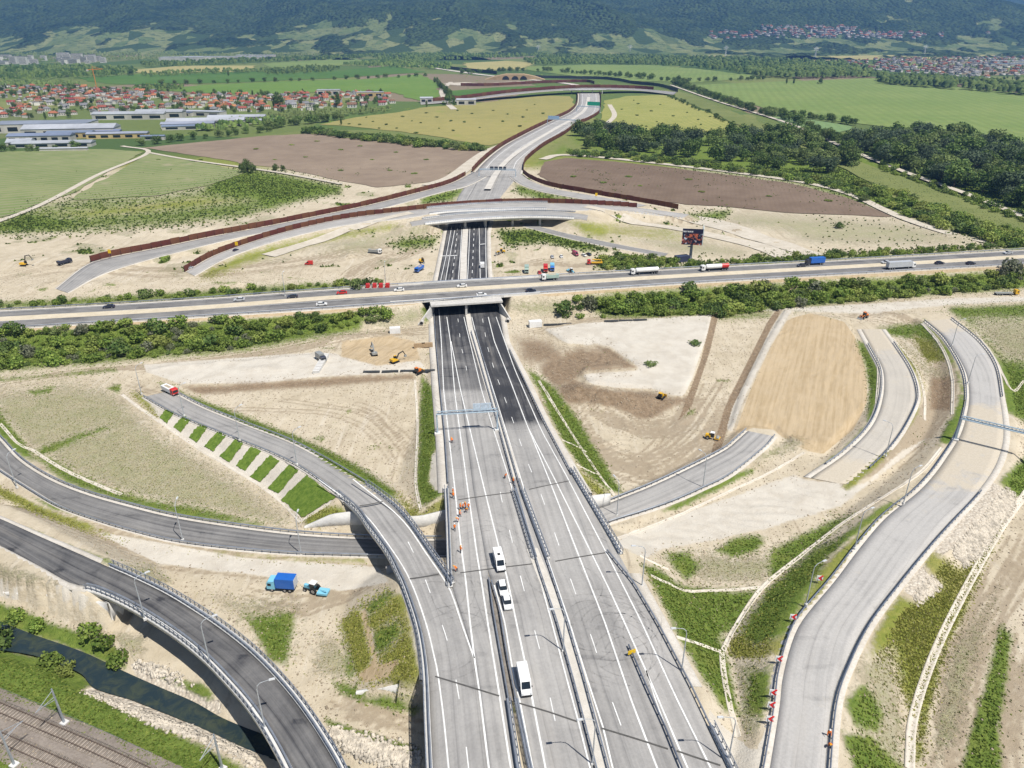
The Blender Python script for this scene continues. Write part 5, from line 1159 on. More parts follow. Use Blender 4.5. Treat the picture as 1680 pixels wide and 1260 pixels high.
BUSH_V = [leaf_mesh('shrub', 380, lobes_bush(3.0, 2.3, 400 + k), 0.27, 420 + k, BUSH) for k in range(4)]
BUSH_G = [leaf_mesh('shrub', 380, lobes_bush(3.0, 2.2, 440 + k), 0.25, 460 + k, BUSHG) for k in range(2)]
BUSH_D = [leaf_mesh('shrub', 360, lobes_bush(3.0, 2.2, 480 + k), 0.27, 490 + k, LEAF) for k in range(2)]
for me in BUSH_V + BUSH_G + BUSH_D:
    pass
QUEUE = []           # plants and houses asked for; the 300 of a kind that show largest become objects, the rest one mass
def size_px(x, y, z, h):
    d = math.sqrt(x * x + y * y + (z - CAMH) ** 2); px, py = proj(np.array([x, y, z])); vis = -20 < px < 1700 and py < 1290
    return h / d * F if vis else -1.0
def want(kind, name, meshes, x, y, z, sc, rz, label, cat, group, h):
    QUEUE.append((size_px(x, y, z, h), kind, name, meshes, (x, y, z), sc, rz, label, cat, group))
def merge_mass(name, items):
    """join copies of meshes at their places into one mesh"""
    Vs, Ls, St, Mi, lf, mats, nv, nl = [], [], [], [], [], [], 0, 0; cache = {}
    for me, loc, sc, rz in items:
        if me.name not in cache:
            v = np.empty(len(me.vertices) * 3, np.float32); me.vertices.foreach_get('co', v); l = np.empty(len(me.loops), np.int32); me.loops.foreach_get('vertex_index', l)
            st = np.empty(len(me.polygons), np.int32); me.polygons.foreach_get('loop_start', st); mi = np.zeros(len(me.polygons), np.int32); me.polygons.foreach_get('material_index', mi)
            a = np.zeros(len(me.vertices), np.float32)
            if 'leaf' in me.attributes: me.attributes['leaf'].data.foreach_get('value', a)
            idx = []
            for m in me.materials:
                if m not in mats: mats.append(m)
                idx.append(mats.index(m))
            cache[me.name] = (v.reshape(-1, 3), l, st, np.array(idx)[mi], a)
        v, l, st, mi, a = cache[me.name]; c, s_ = math.cos(rz), math.sin(rz); w = v * np.array(sc)
        Vs.append(np.stack([w[:, 0] * c - w[:, 1] * s_, w[:, 0] * s_ + w[:, 1] * c, w[:, 2]], -1) + np.array(loc)); Ls.append(l + nv); St.append(st + nl); Mi.append(mi); lf.append(a); nv += len(v); nl += len(l)
    me = bpy.data.meshes.new(name); V = np.vstack(Vs); me.vertices.add(nv); me.vertices.foreach_set('co', V.astype(np.float32).ravel()); L = np.concatenate(Ls); me.loops.add(nl); me.loops.foreach_set('vertex_index', L)
    S = np.concatenate(St); me.polygons.add(len(S)); me.polygons.foreach_set('loop_start', S); me.polygons.foreach_set('material_index', np.concatenate(Mi)); me.update(calc_edges=True); me.validate()
    me.attributes.new('leaf', 'FLOAT', 'POINT').data.foreach_set('value', np.concatenate(lf).astype(np.float32))
    for m in mats: me.materials.append(m)
    return tag(link(bpy.data.objects.new(name, me)), kind='stuff')
def flush(limit=290):
    kinds = {}
    for q in QUEUE: kinds.setdefault(q[1], []).append(q)
    for kind, L in kinds.items():
        L.sort(key=lambda q: -q[0]); L = [q for q in L if q[0] > 0]
        for q in L[:limit]:
            _, _, name, meshes, loc, sc, rz, label, cat, group = q
            if len(meshes) == 1: r = link(bpy.data.objects.new(name, meshes[0][1]))
            else:
                r = empty(name)
                for nm, me in meshes: link(bpy.data.objects.new(nm, me), r)
            r.location = loc; r.rotation_euler = (0, 0, rz); r.scale = sc; tag(r, label, cat, group)
        if L[limit:]: merge_mass({'shrub': 'undergrowth', 'house': 'distant_houses'}.get(kind, 'distant_' + kind + 's'), [(me, q[4], q[5], q[6]) for q in L[limit:] for _, me in q[3][-1:]])
    QUEUE.clear()
def tree(x, y, z, h, kind=None, label=None, group=None, parts=True, name='broadleaf_tree', wide=1.0):
    k = kind if kind is not None else random.choice((0, 1, 2, 3, 4, 5)); s = h / 10.0
    ms = [('trunk', TREE_V[k][1]), ('crown', TREE_V[k][0])] if parts else [('crown', TREE_V[k][0])]
    if group and 'wood' in group:
        label = '%s %s' % ('grey leaved' if k in (4, 5) else 'green', label); label = ('taller ' if h > 17.5 else 'lower ' if h < 14 else '') + label
    if group:
        px = float(proj(np.array([x, y, z]))[0]); e = {'trees of the wood behind the ploughed field': (930, 1410), 'trees of the wood right of the canal': (1370, 1700), 'garden trees of the left village': (-20, 640), 'garden trees of the right village': (1372, 1700), 'trees along the meadow track': (1105, 1370)}.get(group)
        if e: q = int(np.clip((px - e[0]) / (e[1] - e[0]) * 5, 0, 4)); label += (' at its left end', ' left of its middle', ' near its middle', ' right of its middle', ' at its right end')[q]
    want(name, name, ms, x, y, z, (s * wide, s * wide, s), random.random() * 6.28, label, 'tree', group, h)
def shrub(x, y, z, h, me, label, group, wide=1.0, name='shrub'):
    s = h / 3.0
    if group and 'bank' in group and name == 'shrub':
        col = 'grey leaved' if me in BUSH_G else 'dark green' if me in BUSH_D else 'bright green'; px = float(proj(np.array([x, y, z]))[0])
        label = '%s%s %s' % ('tall ' if h > 4.4 else 'low ' if h < 3.3 else '', col, label.replace('green shrub', 'shrub'))
        label = label + (' at its left end' if px < 250 or 900 < px < 1150 else ' at its right end' if 480 < px < 900 or px > 1450 else ' in its middle')
    if name == 'hedge_bush':
        px = float(proj(np.array([x, y, z]))[0]); e = (500, 810) if px < 850 else (930, 1430) if 'track' in group else (1400, 1700); q = int(np.clip((px - e[0]) / (e[1] - e[0]) * 5, 0, 4))
        label = ('dark ' if me in BUSH_D else 'bright ') + label.replace('the dark hedge', 'the hedge') + (' at its left end', ' left of its middle', ' near its middle', ' right of its middle', ' at its right end')[q]
    want(name, name, [('shrub', me)], x, y, z, (s * wide, s * wide, s), random.random() * 6.28, label, 'shrub', group, h)
def scatter(poly, n, mind, seed, tries=14):
    """up to n places inside an outline (of the photograph), at least mind metres apart"""
    g = np.random.default_rng(seed); W = (on_ground([a for a, _ in poly], [b for _, b in poly]) if min(b for _, b in poly) > 440 else unp([a for a, _ in poly], [b for _, b in poly], 0.0))[:, :2]
    lo, hi = W.min(0), W.max(0); C = lo + (hi - lo) * g.random((n * tries * 3, 2)); C = C[smoothmask(C[:, 0], C[:, 1], W, 0.01) > 0.5]; grid = {}; out = []
    for p in C:
        i, j = int(p[0] // mind), int(p[1] // mind)
        if any((p[0] - q[0]) ** 2 + (p[1] - q[1]) ** 2 < mind * mind for a in (-1, 0, 1) for b in (-1, 0, 1) for q in grid.get((i + a, j + b), ())): continue
        grid.setdefault((i, j), []).append(p); out.append(p)
        if len(out) >= n: break
    return out
def gz(p): return float(hz(p[0], p[1])[0])
# shrubs on the banks of the cross motorway
for p in scatter([(-30, 549), (200, 535), (400, 527), (560, 514), (645, 512), (630, 528), (500, 548), (380, 574), (220, 588), (-30, 606)], 240, 2.5, 1):
    me = random.choice(BUSH_V * 4 + BUSH_G + BUSH_D * 2)
    shrub(p[0], p[1], gz(p) - .2, 1.5 + 3.0 * random.random() ** 1.8, me, 'shrub in the thicket left of the underpass', 'shrubs on the bank left of the underpass', 1.1)
for p in scatter([(925, 494), (1000, 488), (1250, 472), (1480, 462), (1720, 446), (1720, 468), (1480, 488), (1300, 505), (1150, 518), (1010, 514)], 230, 2.7, 2):
    me = random.choice(BUSH_V * 4 + BUSH_G + BUSH_D * 2)
    shrub(p[0], p[1], gz(p) - .2, 1.9 + 3.6 * random.random() ** 1.7, me, 'shrub in the thicket right of the underpass', 'shrubs on the bank right of the underpass', 1.1)
for p in scatter([(-30, 500), (100, 494), (330, 480), (500, 467), (640, 460), (640, 466), (500, 476), (330, 489), (-30, 508)], 46, 3.2, 3):
    shrub(p[0], p[1], gz(p) - .2, 1.8 + 2.8 * random.random() ** 2, random.choice(BUSH_V + BUSH_D), 'small bush on the far verge left of the underpass', 'bushes on the far verge left of the underpass')
for p in scatter([(985, 427), (1020, 420), (1070, 424), (1115, 432), (1112, 442), (1050, 445), (985, 444)], 45, 3.0, 4):
    shrub(p[0], p[1], gz(p) - .2, 2.2 + 1.6 * random.random(), random.choice(BUSH_V + BUSH_D), 'bush in the green clump by the parked lorries', 'bushes beside the lorry park')
for p in scatter([(1130, 434), (1400, 416), (1560, 408), (1660, 398), (1660, 406), (1500, 420), (1300, 430), (1130, 442)], 70, 3.6, 5):
    shrub(p[0], p[1], gz(p) - .2, 1.8 + 2.4 * random.random() ** 1.5, random.choice(BUSH_V + BUSH_D), 'bush on the far verge right of the billboard', 'bushes on the far verge right of the billboard')
# the wood between meadow and ploughed field
for p in scatter([(940, 247), (950, 222), (985, 216), (1010, 218), (1060, 226), (1100, 225), (1150, 228), (1200, 226), (1300, 228), (1395, 262), (1400, 288), (1300, 282), (1200, 270), (1100, 260), (1000, 250)], 135, 7.6, 6):
    tree(p[0], p[1], gz(p) - .2, 9 + 9 * random.random(), None, 'tree in the wood behind the field', 'trees of the wood behind the ploughed field', wide=1.15)
for p in scatter([(930, 251), (1000, 253), (1100, 263), (1250, 281), (1380, 302), (1430, 322), (1425, 334), (1360, 308), (1250, 289), (1100, 271), (1000, 260), (935, 256)], 95, 5.5, 7):
    shrub(p[0], p[1], gz(p) - .2, 3.8 + 1.8 * random.random(), random.choice(BUSH_D + BUSH_V[:2]), 'hedge bush along the dusty field track', 'hedge along the field track', 1.25, 'hedge_bush')
for p in scatter([(1370, 246), (1420, 232), (1500, 226), (1600, 236), (1720, 270), (1720, 368), (1660, 345), (1580, 314), (1500, 285), (1420, 258)], 205, 8.2, 8):
    tree(p[0], p[1], gz(p) - .2, 10 + 10 * random.random(), None, 'tree in the wood right of the canal', 'trees of the wood right of the canal', wide=1.15)
for p in scatter([(1400, 300), (1480, 322), (1560, 352), (1720, 402), (1720, 418), (1640, 404), (1540, 374), (1460, 345)], 110, 4.2, 9):
    shrub(p[0], p[1], gz(p) - .2, 3.5 + 2.6 * random.random(), random.choice(BUSH_V + BUSH_D), 'bush on the canal bank', 'bushes on the canal bank', 1.2, 'hedge_bush')
for p in scatter([(1440, 268), (1540, 306), (1640, 342), (1720, 372), (1720, 382), (1630, 352), (1530, 314), (1430, 274)], 45, 5.0, 10):
    shrub(p[0], p[1], gz(p) - .2, 2.5 + 2.4 * random.random(), random.choice(BUSH_V + BUSH_D), 'bush in front of the big wood beside the pale track', 'bushes in front of the big wood')
# hedges and single trees of the farmland
for p in scatter([(505, 214), (560, 222), (640, 229), (720, 238), (800, 246), (800, 250), (700, 243), (600, 232), (500, 219)], 80, 6.0, 11):
    shrub(p[0], p[1], 0.2, 4.5 + 3.0 * random.random(), random.choice(BUSH_D + BUSH_V[:1]), 'hedge bush between barley and ploughed land', 'hedge below the barley field', 1.3, 'hedge_bush')
TUFT = [(571, 181), (593, 183), (601, 193), (612, 200), (634, 205), (651, 211), (660, 192), (676, 199), (690, 202), (700, 186), (716, 193), (720, 211), (740, 199), (751, 182), (762, 201), (774, 187), (787, 210), (809, 182), (825, 200), (833, 188), (853, 208), (858, 193), (864, 181), (877, 172), (891, 187), (743, 215), (682, 219), (622, 211), (590, 205), (573, 204),
        (1047, 171), (1045, 190), (1069, 183), (1105, 191), (1078, 200), (1146, 197), (1127, 185), (1040, 165), (1083, 172), (1165, 192), (1020, 180), (1010, 205), (1060, 208), (1150, 205)]
for a, c in TUFT:
    p = unp(a, c, 0.3); shrub(p[0], p[1], 0.2, 1.3 + random.random(), random.choice(BUSH_D), 'small dark bush dotted over the ripening field', 'dark bushes dotted over the ripening fields', 1.7, 'field_bush')
for a, c in ((260, 262), (330, 262), (420, 245), (478, 238), (520, 232), (560, 246), (610, 262), (650, 250), (700, 262), (640, 280), (560, 280), (500, 258), (450, 262), (680, 285), (590, 240), (940, 290), (990, 300), (1030, 290), (1130, 295), (1050, 305), (1260, 322), (1150, 315), (1360, 330)):
    p = unp(a, c, 0.3); shrub(p[0], p[1], 0.2, 0.8 + .5 * random.random(), random.choice(BUSH_V), 'low weed patch on the bare ploughed soil', 'weed patches on the ploughed fields', 3.5, 'weed_patch')
for a, c, h in ((406, 282, 10), (398, 284, 8), (452, 281, 6), (465, 280, 5), (415, 284, 7), (1140, 565, 1.6), (1068, 600, 1.5)):
    p = on_ground(a, c)[0]
    if h > 3: tree(p[0], p[1], p[2] - .2, h, random.choice((0, 1, 2)), 'lone tree at the corner of the ploughed field and track', 'trees at the field corner')
    else: shrub(p[0], p[1], p[2] - .1, h, BUSH_D[0], {1140: 'small weed tuft on the upper edge of the white gravel', 1068: 'small weed tuft in the middle of the white gravel'}[a], None, 2.2, 'weed_patch')
for a, c, h, me, lab in ((925, 517, 6.4, BUSH_D[0], 'big dark round bush right of the underpass'), (952, 522, 2.6, BUSH_V[1], 'low bush at the foot of the big dark bush'), (952, 508, 2.8, BUSH_D[1], 'slim dark bush between the thicket and the big round bush'), (990, 520, 2.0, BUSH_V[0], 'low bush at the tip of the right thicket'),
                         (22, 548, 5.2, BUSH_D[1], 'big round bush at the far left end of the motorway bank'), (200, 584, 6.0, BUSH_D[0], 'largest dark bush of the left thicket, at its lower edge'), (255, 545, 6.0, BUSH_D[1], 'tall dark bush in the middle of the left thicket'), (345, 570, 5.0, BUSH_D[0], 'dark bush at the right lower edge of the left thicket'), (585, 473, 4.6, BUSH_D[0], 'round bush by the red parts left of the motorway'), (1655, 446, 7.5, BUSH_G[0], 'large grey green bush at the right end of the cross motorway'),
                         (1377, 374, 4.0, BUSH_D[0], 'round dark bush on the green patch right of the billboard'), (104, 498, 4.2, BUSH_D[1], 'round bush where the left slip road ends'),
                         (150, 1044, 3.2, BUSH_V[1], 'bright green bush on the far bank of the stream'), (175, 1060, 2.9, BUSH_V[2], 'dark bush hanging over the stream'), (198, 1083, 3.0, BUSH_V[0], 'last bush before the bare stream bank'), (85, 1090, 3.0, BUSH_V[3], 'round willow bush standing in the near edge of the stream'), (108, 1105, 2.5, BUSH_V[1], 'smaller bush beside the willow bush in the stream'), (3, 1060, 4.6, BUSH_D[0], 'dark bush at the left edge by the stream'), (60, 1030, 2.6, BUSH_V[2], 'low bush on the far stream bank'), (28, 1012, 2.6, BUSH_V[0], 'low bush at the upper left of the stream bank')):
    p = on_ground(a, c)[0]; shrub(p[0], p[1], p[2] - .3, h, me, lab, None, 1.05)
# rows of trees farther out
def row(pts, step, h0, h1, label, group, kinds=(0, 1, 2, 3), jit=4.0, name='broadleaf_tree', z=0.2):
    P = path3(pts, 0.0, step)
    for q in P:
        if random.random() < 0.12: continue
        tree(q[0] + random.uniform(-jit, jit), q[1] + random.uniform(-jit, jit), z, random.uniform(h0, h1), random.choice(kinds), label, group, False, 'field_tree', 1.3)
row([(1105, 138), (1160, 158), (1200, 172), (1260, 190), (1300, 200), (1345, 222), (1370, 236)], 11, 7, 13, 'tree in the row along the track to the meadow', 'trees along the meadow track')
row([(1268, 188), (1330, 196), (1400, 206)], 10, 7, 11, 'tree in the row between the two pale crops', 'trees between the pale crops')
row([(760, 122), (830, 118), (900, 118), (980, 124), (1060, 130), (1130, 137)], 20, 8, 15, 'tree in the line above the far interchange', 'trees above the far interchange')
row([(240, 140), (400, 136), (560, 131), (700, 126)], 26, 6, 11, 'tree in the thin line between the green crops', 'trees between the green crops')
row([(440, 212), (480, 206), (530, 200), (560, 197)], 9, 7, 12, 'tree in the clump above the ploughed field', 'trees above the ploughed field')
row([(240, 238), (330, 228), (440, 216)], 12, 4, 9, 'tree in the hedge behind the warehouses', 'trees behind the warehouses')
row([(0, 250), (60, 248), (120, 244)], 12, 4, 8, 'tree before the warehouses at the left edge', 'trees before the warehouses')
row([(715, 135), (728, 150), (742, 168)], 14, 8, 14, 'tree beside the track left of the far interchange', 'trees by the far interchange track', (6, 7))
row([(1100, 160), (1150, 182), (1200, 205)], 14, 3, 6, 'small tree along the meadow edge', 'small trees along the meadow')
row([(1120, 134), (1200, 133), (1255, 131)], 20, 7, 12, 'tree between the two long pale fields', 'trees between the long pale fields')
for a, c, h in ((555, 176, 22), (460, 178, 20), (735, 172, 17), (745, 173, 14), (1290, 138, 13), (1302, 138, 13), (1345, 138, 12), (375, 125, 14), (215, 124, 16), (240, 124, 12), (560, 205, 8), (700, 176, 10)):
    p = unp(a, c, 0.2); tree(p[0], p[1], 0.2, h, random.choice((6, 7, 0)), 'tall single tree standing out over the plain', 'tall single trees of the plain', False, 'field_tree')
# far belts of woodland: seen as one mass each
def belt(poly, n, h, seed, name='woodland'):
    g = np.random.default_rng(seed); W = unp([a for a, _ in poly], [b for _, b in poly], 0.0)[:, :2]; lo, hi = W.min(0), W.max(0)
    P = lo + (hi - lo) * g.random((n * 12, 2)); P = P[smoothmask(P[:, 0], P[:, 1], W, 0.01) > 0.5][:n]; m = len(P)
    u = np.array([(math.cos(a) * math.cos(e), math.sin(a) * math.cos(e), math.sin(e)) for e in (-0.2, 0.55) for a in np.arange(6) * math.pi / 3 + e] + [(0, 0, 1)])
    fs = [(i, (i + 1) % 6, 6 + (i + 1) % 6) for i in range(6)] + [(i, 6 + (i + 1) % 6, 6 + i) for i in range(6)] + [(6 + i, 6 + (i + 1) % 6, 12) for i in range(6)]
    hh = h * (0.55 + 0.6 * g.random(m)); r = hh * (0.34 + 0.2 * g.random(m))
    V = u[None] * np.stack([r, r, hh * 0.55], -1)[:, None] * (0.72 + 0.5 * g.random((m, 13, 1))); V[..., 2] += hh[:, None] * 0.48
    V[..., 0] += P[:, 0:1]; V[..., 1] += P[:, 1:2]
    Q = (np.array(fs)[None] + np.arange(m)[:, None, None] * 13).reshape(-1, 3)
    me = mesh_np(name, V.reshape(-1, 3), Q)
    me.attributes.new('leaf', 'FLOAT', 'POINT').data.foreach_set('value', np.repeat(g.random(m), 13).astype(np.float32))
    return tag(obj(name, me, LEAF), kind='stuff')
BELTS = [([(-60, 88), (150, 84), (400, 82), (640, 78), (640, 82), (400, 88), (150, 92), (-60, 97)], 1500, 14), ([(600, 92), (680, 88), (760, 90), (740, 100), (640, 104)], 700, 14), ([(860, 100), (960, 97), (1060, 100), (1060, 106), (960, 107), (870, 108)], 500, 14), ([(230, 122), (330, 117), (480, 115), (480, 119), (330, 123), (240, 127)], 260, 10), ([(-60, 140), (40, 136), (130, 138), (130, 143), (40, 143), (-60, 147)], 160, 9), ([(420, 196), (480, 186), (560, 184), (640, 180), (640, 185), (560, 192), (480, 198)], 130, 7), ([(1220, 118), (1330, 112), (1400, 118), (1440, 128), (1330, 130), (1250, 128)], 900, 15), ([(640, 86), (760, 82), (900, 84), (900, 92), (760, 100), (660, 98)], 1500, 15), ([(880, 78), (1100, 76), (1400, 76), (1760, 78), (1760, 88), (1400, 87), (1100, 87), (900, 87)], 4500, 16),
         ([(880, 92), (1060, 94), (1230, 98), (1380, 104), (1445, 124), (1350, 130), (1260, 128), (1140, 112), (1000, 105), (890, 104)], 2600, 15), ([(1440, 127), (1560, 134), (1760, 148), (1760, 168), (1600, 150), (1500, 143), (1440, 138)], 900, 15),
         ([(-60, 114), (120, 110), (230, 116), (220, 124), (110, 131), (-60, 137)], 800, 13), ([(230, 105), (420, 98), (600, 92), (600, 97), (430, 104), (240, 112)], 700, 13),
         ([(560, 108), (640, 100), (740, 108), (740, 116), (640, 112)], 500, 13), ([(-60, 96), (200, 92), (420, 90), (640, 84), (640, 88), (420, 97), (200, 100), (-60, 104)], 900, 12),
         ([(310, 215), (370, 205), (440, 196), (470, 200), (440, 208), (360, 218)], 90, 8), ([(200, 150), (240, 143), (300, 142), (300, 148), (230, 152)], 90, 9), ([(430, 118), (520, 110), (560, 112), (540, 120), (440, 124)], 220, 11)]
for k, (poly, n, h) in enumerate(BELTS): belt(poly, n, h, 700 + k)

# ------------------------------------------------------------------ weeds, stones, clods: what nobody could count
flatcov = cov.reshape(8, -1); Vg = np.stack([X, Y, Z], -1).reshape(-1, 3)
near = (Vg[:, 1] < 345) & (Vg[:, 1] > 70) & (np.abs(Vg[:, 0]) < 260) & (PX.ravel() > -40) & (PX.ravel() < 1720)
on_road = np.zeros(len(Vg), bool)
for r in ROADS:
    Cc = r['C']; q = (Vg[:, 1] < 660) & (Vg[:, 1] > Cc[:, 1].min() - 30) & (Vg[:, 1] < Cc[:, 1].max() + 30) & (Vg[:, 0] > Cc[:, 0].min() - 30) & (Vg[:, 0] < Cc[:, 0].max() + 30)
    idx = np.where(q)[0]
    if len(idx) == 0: continue
    bd = np.full(len(idx), 1e9)
    for k in range(0, len(Cc)): bd = np.minimum(bd, np.hypot(Vg[idx, 0] - Cc[k, 0], Vg[idx, 1] - Cc[k, 1]) - r['hw'][k])
    on_road[idx[bd < 0.9]] = True
wet = (Vg[:, 2] < -1.2)
def pick(w, n, seed):
    g = np.random.default_rng(seed); w = np.where(near & ~on_road & ~wet, w, 0); w = w * np.clip(1.2 - (Vg[:, 1] - 100) / 400, 0.25, 1.2); c = np.cumsum(w)
    i = np.searchsorted(c, g.random(n) * c[-1]); dx_ = np.gradient(X, axis=1).ravel()[i]; dy_ = np.gradient(Y, axis=0).ravel()[i]; P = Vg[i] + np.stack([g.uniform(-.7, .7, n) * dx_, g.uniform(-.7, .7, n) * dy_, np.zeros(n)], -1); P[:, 2] = hz(P[:, 0], P[:, 1]); return P, i, g
def tufts(name, w, n, seed, size, mat, hgt=1.0):
    P, i, g = pick(w, n, seed); k = 3; m = len(P)
    a = g.random((m, k)) * 6.28; s = size * (0.5 + g.random((m, k))); t_ = np.stack([np.cos(a), np.sin(a)], -1); ln = g.uniform(-.5, .5, (m, k, 2)) * s[..., None]
    B0 = P[:, None].repeat(k, 1); V = np.zeros((m, k, 3, 3))
    V[:, :, 0] = B0; V[:, :, 0, :2] -= t_ * s[..., None] * .7; V[:, :, 1] = B0; V[:, :, 1, :2] += t_ * s[..., None] * .7
    V[:, :, 2] = B0; V[:, :, 2, :2] += ln; V[:, :, 2, 2] += s * hgt * (0.6 + .6 * g.random((m, k))); V[:, :, :2, 2] -= 0.05
    me = mesh_np(name, V.reshape(-1, 3), np.arange(m * k * 3).reshape(-1, 3))
    me.attributes.new('leaf', 'FLOAT', 'POINT').data.foreach_set('value', np.repeat(g.random(m), 9).astype(np.float32))
    return tag(obj(name, me, mat), kind='stuff')
GRASSM = leaf_mat('grass_blades', (0.115, 0.175, 0.030), (0.27, 0.32, 0.075), (0.2, 0.25, 0.06), 0.0)
DRYM = leaf_mat('dry_weeds', (0.34, 0.32, 0.16), (0.62, 0.55, 0.36), (0.45, 0.42, 0.25), 0.0)
OLIVEM = leaf_mat('slope_grass', (0.23, 0.26, 0.05), (0.44, 0.42, 0.12), (0.3, 0.32, 0.08), 0.0)
tufts('grass_tufts', flatcov[GRASS] ** 2, 52000, 11, 0.34, GRASSM, 0.55)
tufts('dry_grass_tufts', 0.25 * flatcov[OLIVE] ** 2 + 0.5 * flatcov[DRY] ** 2, 26000, 12, 0.26, DRYM, 0.45)
tufts('slope_grass_tufts', flatcov[OLIVE] ** 2, 22000, 14, 0.30, OLIVEM, 0.5)
tufts('weed_tufts', 0.5 * flatcov[DRY] ** 2 + 0.010 * (1 - flatcov.max(0)), 3800, 13, 0.26, GRASSM, 0.5)
nearw = near; near = (Vg[:, 1] > 345) & (Vg[:, 1] < 640) & (np.abs(Vg[:, 0]) < 480) & ~on_road
tufts('tall_weeds', flatcov[GRASS] ** 2 * np.clip((Vg[:, 1] - 200) / 200, .5, 2.2) * np.clip(np.abs(np.gradient(X, axis=1)).ravel(), .8, 6), 26000, 15, 0.85, leaf_mat('tall_weed_leaves', (0.055, 0.10, 0.025), (0.20, 0.25, 0.06), (0.1, 0.15, 0.04), 0.0), 0.8)
near = nearw
def rocks(name, w, n, seed, s0, s1, mat):
    P, i, g = pick(w, n, seed); m = len(P); u = np.array([(1, 0, 0), (0, 1, 0), (-1, 0, 0), (0, -1, 0), (0, 0, .8), (0, 0, -.8)], float)
    s = s0 + (s1 - s0) * g.random(m) ** 2; a = g.random(m) * 6.28; V = u[None] * (s[:, None, None] * (0.6 + .7 * g.random((m, 6, 1))))
    c, sn = np.cos(a)[:, None], np.sin(a)[:, None]; V = np.stack([V[..., 0] * c - V[..., 1] * sn, V[..., 0] * sn + V[..., 1] * c, V[..., 2]], -1) + P[:, None]
    q = np.array([(0, 1, 4), (1, 2, 4), (2, 3, 4), (3, 0, 4), (1, 0, 5), (2, 1, 5), (3, 2, 5), (0, 3, 5)])
    me = mesh_np(name, V.reshape(-1, 3), (q[None] + np.arange(m)[:, None, None] * 6).reshape(-1, 3)); return tag(obj(name, me, mat), kind='stuff')
rocks('slope_stones', flatcov[STONE] ** 2, 14000, 21, 0.18, 0.55, M('lime_stone', (0.60, 0.54, 0.45), 0.95, var=0.2, scale=0.9))
rocks('soil_clods', (1 - flatcov.max(0)) * 0.6 + flatcov[BROWN], 30000, 22, 0.08, 0.32, M('clod', (0.40, 0.33, 0.245), 0.95, var=0.2, scale=0.6))
# ------------------------------------------------------------------ drains and concrete slabs
DRAINM = gravel_mat('drain_concrete', (0.66, 0.61, 0.53), (0.52, 0.47, 0.39), 0.8)
def drain(pts, w, label):
    P = on_ground(*np.array(crom(pts, 8)).T); P = resample(P, max(4, int(arclen(P)[-1] / 1.2))); P[:, 2] = hz(P[:, 0], P[:, 1])
    nr = normals2(P); cols = []
    for o, h in ((-w / 2 - .05, -.1), (-w / 2, .14), (-w * .3, .14), (-w * .15, .02), (w * .15, .02), (w * .3, .14), (w / 2, .14), (w / 2 + .05, -.1)):
        c = P.copy(); c[:, :2] -= nr * o; c[:, 2] = np.maximum(hz(c[:, 0], c[:, 1]), P[:, 2] - .3) + h; cols.append(c)
    k = len(cols); Vd = np.stack(cols, 1).reshape(-1, 3); i = np.arange(len(P) - 1)[:, None]; j = np.arange(k - 1)[None]
    me = mesh_np('drainage_channel', Vd, np.stack([i * k + j, (i + 1) * k + j, (i + 1) * k + j + 1, i * k + j + 1], -1).reshape(-1, 4))
    tag(obj('drainage_channel', me, DRAINM), label, 'drain', 'concrete drains on the slopes')
for pts, w, lab in (
    ([(200, 648), (247, 682), (330, 738), (420, 792), (463, 824), (494, 856)], 1.0, 'pale concrete drain at the foot of the striped slope'),
    ([(494, 856), (520, 838), (542, 826)], .8, 'short drain climbing beside the last grass patch'),
    ([(0, 695), (30, 728), (55, 740), (100, 768), (150, 792), (200, 812)], .9, 'drain between the dry meadow and the dark loop road'),
    ([(681, 624), (685, 700), (682, 790), (690, 836)], .7, 'narrow drain left of the green motorway bank'),
    ([(884, 625), (918, 680), (950, 730), (985, 782), (1008, 814)], .8, 'drain running down the green bank right of the motorway'),
    ([(922, 722), (945, 732), (962, 742)], .6, 'upper cross drain on the right green bank'),
    ([(946, 762), (965, 772), (984, 780)], .6, 'lower cross drain on the right green bank'),
    ([(1050, 912), (1075, 925), (1098, 935)], .7, 'short drain right of the tall lamp'),
    ([(1068, 945), (1098, 958), (1128, 970), (1190, 968), (1250, 964)], .7, 'angled drain across the grass hollow'),
    ([(1186, 1068), (1205, 1030), (1250, 965), (1310, 915), (1380, 860), (1450, 815), (1510, 775), (1545, 735)], .9, 'long drain along the foot of the curved ramp bank'),
    ([(1110, 1045), (1150, 1058), (1184, 1070)], .7, 'left arm of the forked drain in the grass hollow'),
    ([(1184, 1070), (1188, 1110), (1198, 1160), (1210, 1210)], 1.1, 'wide drain running from the fork towards the camera'),
    ([(1436, 560), (1441, 610), (1438, 662)], .8, 'drain on the inner bank of the unfinished loop'),
    ([(1465, 555), (1500, 600), (1516, 645), (1517, 690)], .8, 'drain on the outer bank of the unfinished loop'),
    ([(1512, 530), (1545, 570), (1562, 620), (1562, 680)], .8, 'drain below the upper right ramp'),
    ([(1000, 888), (1060, 866), (1130, 838), (1200, 805), (1270, 772), (1320, 742)], .7, 'drain along the near foot of the short grey ramp'),
    ([(1600, 545), (1630, 585), (1660, 640), (1680, 625)], .7, 'drain at the right edge beside the upper ramp'),
    ([(1492, 1262), (1498, 1180), (1530, 1080), (1580, 975), (1640, 870), (1690, 800)], 1.5, 'wide pale path below the stone slope at the right edge')):
    drain(pts, w, lab)

